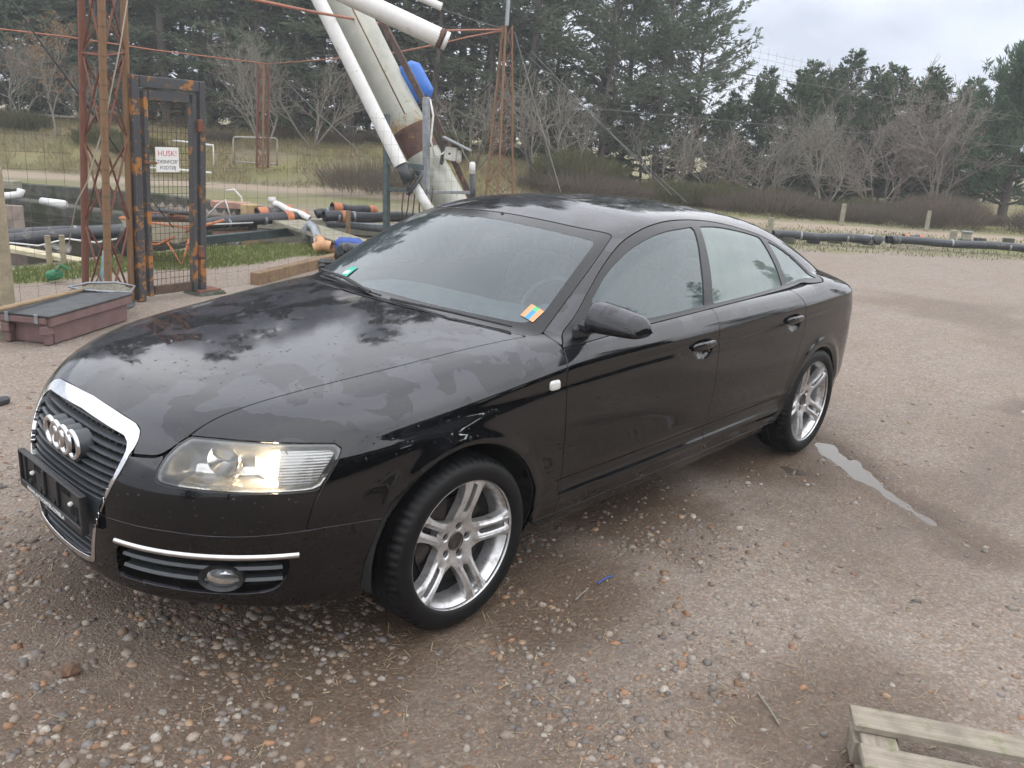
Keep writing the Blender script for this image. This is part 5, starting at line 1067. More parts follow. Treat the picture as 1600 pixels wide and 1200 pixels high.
# ================================================================== the car
BODY = Body()
def surface_nets(h=0.0115):
    xs = np.arange(-0.10, 4.95, h); ys = np.arange(-h/2, 0.98, h); zs = np.arange(0.17, 1.49, h)
    v = BODY.F(xs[:, None, None], ys[None, :, None], zs[None, None, :]).astype(np.float32)
    v = np.broadcast_to(v, (len(xs), len(ys), len(zs)))
    ins = v < 0
    c = np.zeros(tuple(n-1 for n in v.shape), np.int8)
    for a in (0, 1):
        for b in (0, 1):
            for d in (0, 1):
                c += ins[a:v.shape[0]-1+a, b:v.shape[1]-1+b, d:v.shape[2]-1+d]
    act = (c > 0) & (c < 8)
    idx = -np.ones(act.shape, np.int64); I, J, K = np.nonzero(act); idx[I, J, K] = np.arange(len(I))
    # mean of the edge crossings
    S = np.zeros((len(I), 3)); W = np.zeros(len(I))
    cor = [(a, b, d) for a in (0, 1) for b in (0, 1) for d in (0, 1)]
    vals = {q: v[I+q[0], J+q[1], K+q[2]] for q in cor}
    for p in cor:
        for ax in range(3):
            if p[ax] == 0:
                q = list(p); q[ax] = 1; q = tuple(q)
                a, b = vals[p], vals[q]; m = (a < 0) != (b < 0)
                t = np.where(m, a/(a-b+1e-12), 0)
                for k in range(3): S[:, k] += np.where(m, p[k]+(t if k == ax else 0), 0)
                W += m
    S /= W[:, None]
    V = np.stack([xs[I]+S[:, 0]*h, ys[J]+S[:, 1]*h, zs[K]+S[:, 2]*h], 1)
    for _ in range(5):
        g = BODY.grad(V); f = BODY.F(V[:, 0], V[:, 1], V[:, 2]); st = f[:, None]*g/((g*g).sum(1)[:, None]+1e-9)
        n = np.linalg.norm(st, axis=1)[:, None]; V = V-st*np.minimum(1, 0.5*h/(n+1e-12))
    V[J == 0, 1] = 0
    N = BODY.grad(V); N /= np.linalg.norm(N, axis=1)[:, None]+1e-12; N[J == 0, 1] = 0
    Q = []
    for ax in range(3):
        sl0 = [slice(None)]*3; sl1 = [slice(None)]*3; sl0[ax] = slice(0, -1); sl1[ax] = slice(1, None)
        a, b = ins[tuple(sl0)], ins[tuple(sl1)]
        A, Bq, Cq = np.nonzero(a != b); inside = a[A, Bq, Cq]
        P = [A, Bq, Cq]; o1, o2 = [(1, 2), (2, 0), (0, 1)][ax]
        ok = (P[o1] > 0) & (P[o2] > 0) & (P[o1] < act.shape[o1]) & (P[o2] < act.shape[o2]) & (P[ax] < act.shape[ax])
        P = [p[ok] for p in P]; inside = inside[ok]
        def at(d1, d2):
            q = [p.copy() for p in P]; q[o1] -= d1; q[o2] -= d2; return idx[q[0], q[1], q[2]]
        quad = np.stack([at(1, 1), at(0, 1), at(0, 0), at(1, 0)], 1)
        quad = np.where(inside[:, None], quad, quad[:, ::-1]); Q.append(quad)
    Q = np.concatenate(Q); Q = Q[(Q >= 0).all(1)]
    # split along the shorter diagonal
    d1 = np.linalg.norm(V[Q[:, 0]]-V[Q[:, 2]], axis=1) <= np.linalg.norm(V[Q[:, 1]]-V[Q[:, 3]], axis=1)
    T = np.concatenate([np.where(d1[:, None], Q[:, [0, 1, 2]], Q[:, [0, 1, 3]]), np.where(d1[:, None], Q[:, [0, 2, 3]], Q[:, [1, 2, 3]])])
    return V, N, T
def clip(V, N, T, phi):
    """part of a triangle mesh where phi < 0, cut exactly along phi = 0"""
    k = (phi[T] < 0).sum(1)
    keep = T[k == 3]; mixT = T[(k > 0) & (k < 3)]
    if len(mixT) == 0 and len(keep) == 0: return np.zeros((0, 3)), np.zeros((0, 3)), np.zeros((0, 3), int)
    E = {}; newV = []; newN = []; tris = []
    base = len(V)
    def cut(a, b):
        key = (a, b) if a < b else (b, a)
        if key not in E:
            t = phi[key[0]]/(phi[key[0]]-phi[key[1]]); E[key] = base+len(newV)
            newV.append(V[key[0]]*(1-t)+V[key[1]]*t); n = N[key[0]]*(1-t)+N[key[1]]*t; newN.append(n/(np.linalg.norm(n)+1e-12))
        return E[key]
    for tri in mixT.tolist():
        s = [phi[i] < 0 for i in tri]
        if sum(s) == 1:
            i = s.index(True); a, b, c = tri[i], tri[(i+1) % 3], tri[(i+2) % 3]; tris.append((a, cut(a, b), cut(a, c)))
        else:
            i = s.index(False); a, b, c = tri[i], tri[(i+1) % 3], tri[(i+2) % 3]
            p, q = cut(a, b), cut(a, c); tris += [(p, b, c), (p, c, q)]
    T2 = np.concatenate([keep, np.array(tris, int).reshape(-1, 3)])
    V2 = np.concatenate([V, np.array(newV).reshape(-1, 3)]); N2 = np.concatenate([N, np.array(newN).reshape(-1, 3)])
    u, inv = np.unique(T2, return_inverse=True)
    return V2[u], N2[u], inv.reshape(-1, 3)
def border(T):
    e = np.concatenate([T[:, [0, 1]], T[:, [1, 2]], T[:, [2, 0]]])
    key = np.sort(e, 1); k = key[:, 0].astype(np.int64)*10_000_000+key[:, 1]
    _, inv, cnt = np.unique(k, return_inverse=True, return_counts=True)
    return e[cnt[inv] == 1]
def sdf(P, poly):
    """signed distance to a polygon, negative inside"""
    P = np.asarray(P); poly = np.asarray(poly, float); n = len(poly)
    d = np.full(len(P), 1e9); ins = np.zeros(len(P), bool)
    for i in range(n):
        a = poly[i]; b = poly[(i+1) % n]; e = b-a; w = P-a
        t = np.clip((w@e)/(e@e+1e-15), 0, 1); d = np.minimum(d, ((w-t[:, None]*e)**2).sum(1))
        c = (a[1] > P[:, 1]) != (b[1] > P[:, 1])
        ins ^= c & (P[:, 0] < (b[0]-a[0])*(P[:, 1]-a[1])/(b[1]-a[1]+1e-15)+a[0])
    d = np.sqrt(d); return np.where(ins, -d, d)
def crv(pts, n=8):
    """open Catmull-Rom run through the points"""
    p = np.asarray(pts, float); q = np.concatenate([[2*p[0]-p[1]], p, [2*p[-1]-p[-2]]]); o = []
    for i in range(len(p)-1):
        a, b, c, d = q[i:i+4]
        for k in range(n):
            t = k/n; o.append(0.5*((2*b)+(c-a)*t+(2*a-5*b+4*c-d)*t*t+(3*b-a-3*c+d)*t**3))
    o.append(p[-1]); return [tuple(x) for x in o]
HV, HN, HT = surface_nets()
X, Y, Z = HV.T
A = np.arctan2(Y, 1.0-X)*0.95            # distance round the nose
def ang(p): return math.atan2(p[1], 1.0-p[0])*0.95
# ------------------------------------------------------------------ outlines of the panels
hood_side = crv([(0.062, 0.362), (0.076, 0.396), (0.097, 0.438), (0.116, 0.460), (0.143, 0.477), (0.188, 0.493), (0.267, 0.510), (0.36, 0.534), (0.523, 0.572), (0.691, 0.608), (0.895, 0.645), (1.155, 0.683), (1.292, 0.706), (1.425, 0.730)])
hood_rear = crv([(1.425, 0.730), (1.346, 0.510), (1.290, 0.203), (1.282, 0.0)])
hood_front = [(0.100, 0.0), (0.101, 0.15), (0.105, 0.25), (0.108, 0.300), (0.106, 0.328), (0.098, 0.345), (0.085, 0.355)]
HOOD = hood_front+hood_side+hood_rear[1:]; HOOD = HOOD+[(x, -y) for x, y in HOOD[::-1]]
WS = crv([(1.302, 0.0), (1.308, 0.20), (1.364, 0.51), (1.448, 0.742)])+crv([(1.486, 0.752), (1.593, 0.732), (1.739, 0.702), (1.907, 0.661), (2.085, 0.602), (2.112, 0.578)])+crv([(2.112, 0.578), (2.066, 0.422), (2.042, 0.2), (2.038, 0.0)])
WS = WS+[(x, -y) for x, y in WS[::-1]]
WC = crv([(1.372, 0.0), (1.378, 0.20), (1.412, 0.42), (1.470, 0.630), (1.510, 0.678), (1.564, 0.690), (1.733, 0.655), (1.88, 0.618), (1.985, 0.585), (2.010, 0.56)])+crv([(2.010, 0.56), (1.985, 0.40), (1.968, 0.2), (1.964, 0.0)])[1:]
WC = WC+[(x, -y) for x, y in WC[::-1]]
dlo_bot = crv([(1.487, 0.958), (2.013, 0.980), (2.608, 0.995), (3.087, 1.004), (3.604, 1.012), (3.88, 1.022)])
dlo_top = crv([(3.968, 1.040), (3.915, 1.068), (3.844, 1.110), (3.648, 1.205), (3.445, 1.274), (3.236, 1.317), (3.056, 1.348), (2.87, 1.368), (2.677, 1.376), (2.495, 1.371), (2.309, 1.348), (2.112, 1.299), (1.931, 1.220), (1.776, 1.128), (1.662, 1.051), (1.55, 0.985)])
DLO = dlo_bot+dlo_top
GF = crv([(1.772, 1.100), (1.904, 1.183), (2.042, 1.244), (2.201, 1.294), (2.429, 1.335), (2.700, 1.350)])+crv([(2.712, 1.335), (2.640, 1.19), (2.575, 1.025)])+[(2.57, 1.008), (2.1, 0.998), (1.775, 0.990), (1.762, 1.0)]
GR = crv([(2.785, 1.348), (2.973, 1.340), (3.218, 1.308), (3.40, 1.275)])+crv([(3.418, 1.258), (3.446, 1.193), (3.470, 1.114), (3.478, 1.030)])+[(3.465, 1.020), (2.949, 1.012), (2.662, 1.008)]+crv([(2.650, 1.02), (2.700, 1.15), (2.748, 1.289), (2.775, 1.340)])
GQ = crv([(3.500, 1.247), (3.648, 1.196), (3.800, 1.124), (3.905, 1.062), (3.93, 1.042)])+[(3.90, 1.034), (3.60, 1.026), (3.552, 1.024)]+crv([(3.540, 1.035), (3.532, 1.133), (3.49, 1.238)])
line_f = crv([(1.496, 1.02), (1.488, 0.955), (1.474, 0.90), (1.469, 0.782), (1.474, 0.616), (1.492, 0.40), (1.502, 0.30), (1.505, 0.15)])
line_b = crv([(2.612, 1.05), (2.604, 0.99), (2.584, 0.93), (2.587, 0.79), (2.584, 0.606), (2.574, 0.485), (2.583, 0.38), (2.60, 0.15)])
line_r = crv([(3.462, 1.05), (3.464, 1.0), (3.506, 0.945), (3.532, 0.860), (3.503, 0.741), (3.452, 0.611), (3.405, 0.48), (3.385, 0.36), (3.38, 0.15)])
HEAD = crv([(ang(p), p[2]) for p in [(0.190, 0.497, 0.786), (0.244, 0.577, 0.787), (0.357, 0.693, 0.783), (0.454, 0.762, 0.779), (0.500, 0.788, 0.776)]])+crv([(ang(p), p[2]) for p in [(0.513, 0.803, 0.762), (0.505, 0.806, 0.745), (0.487, 0.809, 0.720), (0.438, 0.803, 0.653)]])+crv([(ang(p), p[2]) for p in [(0.410, 0.790, 0.646), (0.325, 0.739, 0.643), (0.233, 0.666, 0.645), (0.151, 0.579, 0.648), (0.101, 0.509, 0.652), (0.082, 0.474, 0.660), (0.085, 0.465, 0.676), (0.099, 0.466, 0.70), (0.116, 0.470, 0.727), (0.149, 0.481, 0.761), (0.178, 0.492, 0.780)]])
GRL = crv([(0.0, 0.800), (0.15, 0.796), (0.25, 0.790), (0.298, 0.786)])+crv([(0.332, 0.776), (0.350, 0.758), (0.358, 0.735), (0.356, 0.715), (0.349, 0.665), (0.326, 0.606), (0.300, 0.544), (0.272, 0.486), (0.252, 0.431), (0.232, 0.36), (0.226, 0.335)])+crv([(0.216, 0.320), (0.18, 0.312), (0.10, 0.303), (0.0, 0.299)])
GRL = GRL+[(-a, b) for a, b in GRL[::-1]]
GRI = crv([(0.0, 0.766), (0.15, 0.762), (0.25, 0.757), (0.295, 0.754)])+crv([(0.322, 0.742), (0.336, 0.724), (0.339, 0.704), (0.330, 0.650), (0.309, 0.594), (0.285, 0.535), (0.258, 0.476), (0.239, 0.425), (0.217, 0.36), (0.212, 0.343)])+crv([(0.198, 0.333), (0.15, 0.326), (0.10, 0.321), (0.0, 0.316)])
GRI = GRI+[(-a, b) for a, b in GRI[::-1]]
FOG = crv([(ang((0.003, 0.355)), 0.427), (ang((0.069, 0.501)), 0.430), (ang((0.18, 0.643)), 0.428), (ang((0.264, 0.717)), 0.430), (ang((0.346, 0.77)), 0.432)])+crv([(ang((0.349, 0.772)), 0.415), (ang((0.347, 0.770)), 0.39), (ang((0.334, 0.757)), 0.349), (ang((0.312, 0.742)), 0.325), (ang((0.285, 0.724)), 0.316)])+crv([(ang((0.243, 0.693)), 0.313), (ang((0.149, 0.603)), 0.314), (ang((0.069, 0.489)), 0.317), (ang((0.020, 0.38)), 0.316), (ang((0.008, 0.345)), 0.320)])+[(ang((0.004, 0.338)), 0.34), (ang((0.002, 0.342)), 0.40)]
groove = crv([(ang((0.0, 0.30)), 0.509), (ang((0.08, 0.516)), 0.512), (ang((0.152, 0.612)), 0.509), (ang((0.244, 0.699)), 0.510), (ang((0.391, 0.793)), 0.519), (ang((0.466, 0.826)), 0.523), (ang((0.642, 0.879)), 0.519), (ang((0.80, 0.90)), 0.516)])
seam = crv([(ang((0.447, 0.806)), 0.668), (ang((0.435, 0.804)), 0.642), (ang((0.414, 0.799)), 0.601), (ang((0.391, 0.793)), 0.521), (ang((0.385, 0.79)), 0.49)])
AZ = np.stack([A, Z], 1); XY = np.stack([X, Y], 1); XZ = np.stack([X, Z], 1); YZ = np.stack([Y, Z], 1)
BIG = 9.0
def where(c, a): return np.where(c, a, BIG)
def wsdf(c, P, poly):
    o = np.full(len(P), BIG); o[c] = sdf(P[c], poly); return o
gy = np.interp(A, [q[0] for q in groove], [q[1] for q in groove])     # height of the bumper groove
sa = np.interp(Z, [q[1] for q in seam][::-1], [q[0] for q in seam][::-1])
f_arch = np.where(Y > 0.45, np.maximum(0.379-np.hypot(X-0.966, Z-0.323), np.maximum(0.357-np.hypot(X-3.788, Z-0.305), -BIG)), -BIG)
f_hood = wsdf((Z > 0.69) & (X < 1.6), XY, HOOD)
f_ws = wsdf((Z > 0.96) & (X > 1.2) & (X < 2.3), XY, WS); f_wc = wsdf((Z > 0.96) & (X > 1.2) & (X < 2.3), XY, WC)
f_dlo = wsdf((Y > 0.45) & (Z > 0.9), XZ, DLO)
f_gf, f_gr, f_gq = [wsdf((Y > 0.45) & (Z > 0.9), XZ, g) for g in (GF, GR, GQ)]
f_head = wsdf((X < 0.75) & (Y > 0.3), AZ, HEAD)
f_grl = wsdf(X < 0.3, YZ, GRL); f_gri = wsdf(X < 0.3, YZ, GRI)
f_fog = wsdf((X < 0.6) & (Y > 0.2), AZ, FOG)
BOT = 0.272
def xline(line): return np.interp(Z, [q[1] for q in line][::-1], [q[0] for q in line][::-1])
xf, xb, xr = xline(line_f), xline(line_b), xline(line_r)
low = (Y > 0.5)
dlob = np.interp(X, [q[0] for q in dlo_bot], [q[1] for q in dlo_bot])
belt = np.where((X > 1.48) & (X < 3.9), Z-dlob, Z-np.where(X <= 1.48, 1.2, dlob))
f_fd = where(low & (Z < 1.1), np.maximum.reduce([xf-X, X-xb, BOT-Z, belt]))
f_rd = where(low & (Z < 1.1), np.maximum.reduce([xb-X, X-xr, BOT-Z, belt, 0.386-np.hypot(X-3.788, Z-0.305)]))
f_sill = where(low & (Z < 0.4), np.maximum.reduce([Z-BOT, 1.31-X, X-3.46]))
zlim = np.interp(A, [0.44, 0.462], [0.80, 0.708])
f_upper = np.maximum.reduce([gy-Z, A-sa, f_hood*-1, np.where(X < 0.9, -1.0, BIG), Z-zlim])           # bumper cover above the groove
f_lower = np.maximum.reduce([Z-gy, np.where(X < 0.95, -1.0, BIG)])                                  # bumper below the groove
f_fend = np.maximum.reduce([X-xf, -f_hood, -(np.where(X < 0.95, np.maximum.reduce([gy-Z, A-sa, Z-zlim]), BIG)), np.where((X < 0.95), gy-Z, -BIG), np.where(X > 1.31, BOT-Z, -BIG), where(Y > 0.3, -1+0*X)])
f_fend = np.maximum(f_fend, -f_ws)
f_rw = wsdf((X > 3.3) & (Z > 1.0), XY, [(3.62, 0.0), (3.64, 0.35), (3.70, 0.50), (3.76, 0.53), (3.95, 0.565), (4.14, 0.60), (4.19, 0.58), (4.225, 0.3), (4.235, 0.0), (4.225, -0.3), (4.19, -0.58), (4.14, -0.6), (3.76, -0.53), (3.70, -0.50), (3.64, -0.35)])
f_tail = where((X > 4.2) & (Y > 0.3), np.maximum.reduce([0.775-Z, Z-0.945, 4.33-X+0.25*(Z-0.86), 0.36-Y]))
f_rb = where(X > 4.1, np.maximum(Z-0.66, 4.10-X))
f_trunk = where((X > 4.25) & (Z > 0.66), np.maximum.reduce([Y-0.62, 4.285-X, 0.70-Z]))
# ------------------------------------------------------------------ car materials
def paint_mat():
    q = NT('black_car_paint_wet'); p = q.pos()
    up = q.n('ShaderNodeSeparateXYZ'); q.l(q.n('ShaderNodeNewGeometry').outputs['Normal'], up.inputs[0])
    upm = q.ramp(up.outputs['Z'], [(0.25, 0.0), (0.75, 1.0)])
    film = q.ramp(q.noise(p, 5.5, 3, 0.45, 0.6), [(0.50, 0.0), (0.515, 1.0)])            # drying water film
    fine = q.noise(p, 260, 2, 0.5)
    dust = q.noise(p, 14, 6, 0.65)
    rg = q.math('MULTIPLY_ADD', q.mix(film, 0.015, 0.075), upm, 0.012)
    rg = q.math('MULTIPLY_ADD', dust, 0.025, rg)
    # drops
    dv = q.n('ShaderNodeTexVoronoi', Scale=62.0); q.l(p, dv.inputs['Vector'])
    sz = q.n('ShaderNodeSeparateColor'); q.l(dv.outputs['Color'], sz.inputs[0])
    rad = q.ramp(sz.outputs[0], [(0.66, 0.0), (0.99, 0.36)])
    drop = q.math('SUBTRACT', rad, dv.outputs['Distance']); drop = q.math('MULTIPLY', q.math('MAXIMUM', drop, 0.0), 3.0)
    drop = q.math('POWER', q.math('MINIMUM', drop, 1.0), 0.5)
    micro = q.math('MULTIPLY', fine, 0.012)
    h = q.math('ADD', drop, q.math('MULTIPLY', q.mix(film, 0.0, 0.03), upm)); h = q.math('ADD', h, micro)
    q.bump(h, 0.55, 0.0022)
    dirt = q.ramp(q.noise(p, 3.0, 8, 0.7), [(0.45, 0.0), (0.8, 1.0)])
    col = q.mix(q.math('MULTIPLY', dirt, 0.35), (0.0025, 0.0025, 0.0032), (0.006, 0.006, 0.0065))
    haze = q.math('MULTIPLY', q.math('MULTIPLY_ADD', film, 0.6, 0.4), upm)      # dried water marks and fine drops, plus sky sheen painted into the upper faces
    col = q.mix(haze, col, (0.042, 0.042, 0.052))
    q.set(Base_Color=col, Roughness=rg, Coat_Weight=0.0, Specular_IOR_Level=0.5, IOR=1.58)
    return q.m
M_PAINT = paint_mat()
M_PLAST = plain('black_plastic', (0.018, 0.018, 0.020), 0.42, 0, 0.3, 20, 0.15, 300)
M_GREYPL = plain('dark_grey_grille_plastic', (0.055, 0.062, 0.07), 0.38, 0, 0.2, 15, 0.1, 300)
M_RUBBER = plain('tyre_rubber', (0.005, 0.005, 0.0055), 0.55, 0, 0.35, 12, 0.2, 150, spec=0.3)
M_SEAL = plain('window_rubber', (0.012, 0.012, 0.014), 0.35, 0, 0.2, 20)
M_CHROME = plain('chrome', (0.75, 0.75, 0.77), 0.09, 1.0, 0.06, 30)
M_SATIN = plain('satin_metal_trim', (0.62, 0.60, 0.58), 0.28, 1.0, 0.1, 30)
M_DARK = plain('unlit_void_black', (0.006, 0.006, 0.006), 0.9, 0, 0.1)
M_LINER = plain('wheel_arch_liner', (0.013, 0.012, 0.012), 0.8, 0, 0.3, 10, 0.4, 40)
M_TRIM = plain('pillar_trim_black', (0.010, 0.010, 0.012), 0.16, 0, 0.2, 20)
def rim_mat():
    q = NT('silver_wheel_paint'); v = q.co('Object')
    c = q.mix(q.ramp(q.noise(v, 22, 6, 0.7), [(0.48, 0.0), (0.72, 1.0)]), (0.68, 0.68, 0.69), (0.30, 0.26, 0.23))
    q.set(Base_Color=c, Metallic=0.75, Roughness=0.30); q.bump(q.noise(v, 90, 3), 0.05, 0.002); return q.m
M_RIM = rim_mat()
def glass_mat(name, tint, fog, fogcol, streak=0.0):
    """thin window pane with condensation on the inside"""
    q = NT(name); t = q.t; t.nodes.remove(q.b)
    tr = q.n('ShaderNodeBsdfTransparent'); tr.inputs[0].default_value = (*tint, 1)
    df = q.n('ShaderNodeBsdfDiffuse'); df.inputs[0].default_value = (*fogcol, 1)
    tl = q.n('ShaderNodeBsdfTranslucent'); tl.inputs[0].default_value = (*fogcol, 1)
    gl = q.n('ShaderNodeBsdfGlossy'); gl.inputs['Roughness'].default_value = 0.02; gl.inputs[0].default_value = (0.9, 0.93, 0.95, 1)
    ms = q.n('ShaderNodeMixShader'); ms.inputs[0].default_value = 0.5; q.l(df.outputs[0], ms.inputs[1]); q.l(tl.outputs[0], ms.inputs[2])
    p = q.co('Object')
    nz = q.ramp(q.noise(p, 3.2, 5, 0.6, 0.5), [(0.25, fog*0.75), (0.75, min(1, fog*1.15))])
    if streak:
        vr = q.noise(q.co('Object', (60, 60, 5)), 1.0, 4, 0.6)
        nz = q.math('SUBTRACT', nz, q.ramp(vr, [(0.62, 0.0), (0.75, streak)]))
    mf = q.n('ShaderNodeMixShader'); q.l(nz, mf.inputs[0]); q.l(tr.outputs[0], mf.inputs[1]); q.l(ms.outputs[0], mf.inputs[2])
    fr = q.n('ShaderNodeFresnel'); fr.inputs[0].default_value = 1.75
    mg = q.n('ShaderNodeMixShader'); q.l(fr.outputs[0], mg.inputs[0]); q.l(mf.outputs[0], mg.inputs[1]); q.l(gl.outputs[0], mg.inputs[2])
    q.l(mg.outputs[0], q.o.inputs['Surface']); return q.m
M_WS = glass_mat('windshield_glass', (0.80, 0.90, 0.90), 0.20, (0.44, 0.55, 0.60))
M_WIN = glass_mat('fogged_front_door_glass', (0.55, 0.70, 0.69), 0.42, (0.27, 0.36, 0.37), 0.08)
M_WINR = glass_mat('fogged_rear_door_glass', (0.58, 0.74, 0.68), 0.58, (0.44, 0.56, 0.51), 0.15)
M_LENS = glass_mat('clear_lamp_lens', (0.96, 0.97, 0.97), 0.03, (0.7, 0.7, 0.7))
M_RED = plain('red_lamp_plastic', (0.25, 0.012, 0.012), 0.12, 0, 0.1, 20)
# ------------------------------------------------------------------ panels
car = empty('parked_car', (2.4, 0, 0))
def cpar(o, parent):
    """parent keeping the coordinates of the car drawing (origin at nose on the ground)"""
    o.parent = parent; o.matrix_parent_inverse = Matrix.Identity(4)
    return o
ORI = Vector((2.4, 0, 0))
def car_obj(name, V, F, mat, parent, normals=None, smooth=True):
    V = np.asarray(V, float)-np.array(ORI if parent is car else PORI[parent.name]); return obj_np(name, V, F, mat, parent, normals, smooth)
PORI = {}
def part(name, V, F, mat, parent=None, normals=None, smooth=True):
    """every part keeps its own origin at its centre"""
    V = np.asarray(V, float); parent = parent or car
    c = (V.min(0)+V.max(0))/2; o = obj_np(name, V-c, F, mat, None, normals, smooth)
    base = np.array(ORI) if parent is car else PORI[parent.name]
    o.parent = parent; o.location = c-base; PORI[o.name] = c
    return o
def mpart(mb, name, mat, parent=None, smooth=False, ang=None):
    V = np.concatenate(mb.V); F = [np.array(mb.F[3], int).reshape(-1, 3), np.array(mb.F[4], int).reshape(-1, 4)]
    o = part(name, V, F, mat, parent, None, smooth)
    if ang: smooth_angle(o, ang)
    return o
def piece(phi, off=0.0, flange=0.012, sides='B', src=None):
    """clipped panel with turned-in edges; sides: B both halves as one mesh, L visible side, R far side"""
    V0, N0, T0 = src if src else (HV, HN, HT)
    V, N, T = clip(V0, N0, T0, phi)
    if len(T) == 0: raise RuntimeError('empty panel')
    V = V+N*off
    Vs, Ns, Fs = [V], [N], [T]; n = len(V)
    if flange:
        e = border(T); e = e[~((V[e[:, 0], 1] < 1e-6) & (V[e[:, 1], 1] < 1e-6))]
        a, b = e[:, 0], e[:, 1]; m = len(e)
        tn = V[b]-V[a]; on = np.cross(tn, (N[a]+N[b])); on /= np.linalg.norm(on, axis=1)[:, None]+1e-12
        # a small rounded lip, then straight in
        r = 0.0025
        lip = [(0.0, 0.0), (r*0.7, r*0.3), (r, r), (r, flange)]
        for i, (o_, d_) in enumerate(lip):
            Vs += [V[a]+on*o_-N[a]*d_, V[b]+on*o_-N[b]*d_]
            w = i/ (len(lip)-2) if i < 3 else 1.0
            for q in (a, b):
                nn = N[q]*(1-w)+on*w; Ns.append(nn/(np.linalg.norm(nn, axis=1)[:, None]+1e-12))
        for i in range(len(lip)-1):
            o0 = n+2*m*i; o1 = n+2*m*(i+1); k = np.arange(m)
            A0, B0, A1, B1 = o0+k, o0+m+k, o1+k, o1+m+k
            Fs += [np.stack([B0, A0, A1], 1), np.stack([B0, A1, B1], 1)]
    V, N, T = np.concatenate(Vs), np.concatenate(Ns), np.concatenate(Fs)
    if sides == 'R': return V, N, T
    ML = V*np.array([1, -1, 1]); NL = N*np.array([1, -1, 1]); TL = T[:, ::-1]
    if sides == 'L': return ML, NL, TL
    return np.concatenate([V, ML]), np.concatenate([N, NL]), np.concatenate([T, TL+len(V)])
def panel(name, phi, mat, sides='B', off=0.0, flange=0.012, parent=None):
    V, N, T = piece(phi, off, flange, sides); return part(name, V, T, mat, parent, N)
G = 0.0034        # half a shut line
cutall = [f_arch]
def P_(phi, *extra): return np.maximum.reduce([phi+G, f_arch]+[-e+0.0 for e in extra])
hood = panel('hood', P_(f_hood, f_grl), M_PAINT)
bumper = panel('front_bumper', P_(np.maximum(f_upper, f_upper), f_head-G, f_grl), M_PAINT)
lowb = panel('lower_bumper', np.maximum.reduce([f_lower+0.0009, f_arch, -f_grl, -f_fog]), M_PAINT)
ws_border = panel('windshield', np.maximum(f_ws+G, -f_wc), M_TRIM, off=-0.002, flange=0.006)
panel('glass_pane', f_wc, M_WS, off=-0.003, flange=0, parent=ws_border)
shell_phi = np.maximum.reduce([f_arch, -f_hood+G, -f_ws+G, -f_dlo+G, -f_fd+G, -f_rd+G, -f_sill+G, -f_fend+G, -f_upper+G, -f_lower+G, -f_head+G, -f_grl, -f_rw+G, -f_tail+G, -f_rb+G, np.where(X < 1.40, BIG, -BIG)])
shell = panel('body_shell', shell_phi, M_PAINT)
rw = panel('rear_window', f_rw+G, M_WINR, off=-0.003, flange=0.004)
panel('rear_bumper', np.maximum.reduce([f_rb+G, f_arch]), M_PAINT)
for sd_ in 'LR':
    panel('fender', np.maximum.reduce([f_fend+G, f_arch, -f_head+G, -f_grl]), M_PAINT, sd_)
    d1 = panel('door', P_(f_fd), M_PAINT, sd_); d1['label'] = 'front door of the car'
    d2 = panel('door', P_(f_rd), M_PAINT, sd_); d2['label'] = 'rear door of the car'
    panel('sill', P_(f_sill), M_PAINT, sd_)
    fr = panel('window_frame', np.maximum.reduce([f_dlo+0.001, -f_gf, -f_gr, -f_gq]), M_SEAL, sd_, off=-0.001, flange=0.010)
    panel('door_window', f_gf-0.004, M_WIN, sd_, off=-0.006, flange=0, parent=d1)
    panel('door_window', f_gr-0.004, M_WINR, sd_, off=-0.006, flange=0, parent=d2)
    panel('quarter_window', f_gq-0.004, M_WINR, sd_, off=-0.006, flange=0)
    panel('taillight', f_tail+G, M_RED, sd_, off=0.001, flange=0.02)
# dark structure behind the gaps
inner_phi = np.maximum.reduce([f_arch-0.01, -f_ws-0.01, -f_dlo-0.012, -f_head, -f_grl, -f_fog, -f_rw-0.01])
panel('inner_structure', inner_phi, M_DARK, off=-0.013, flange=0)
def front_x(y, z):
    """x of the body's front face at (y, z)"""
    y = np.abs(np.asarray(y, float)); z = np.asarray(z, float)+0*y; y = y+0*z
    a = np.full(y.shape, -0.3); b = np.full(y.shape, 0.7)
    for _ in range(30):
        m = (a+b)/2; ins = BODY.F(m, y, z) < 0; b = np.where(ins, m, b); a = np.where(ins, a, m)
    return b
def side_y(x, z):
    x = np.asarray(x, float); z = np.asarray(z, float)+0*x; a = np.full(x.shape, 0.3); b = np.full(x.shape, 1.2)
    for _ in range(30):
        m = (a+b)/2; ins = BODY.F(x, m, z) < 0; a = np.where(ins, m, a); b = np.where(ins, b, m)
    return a
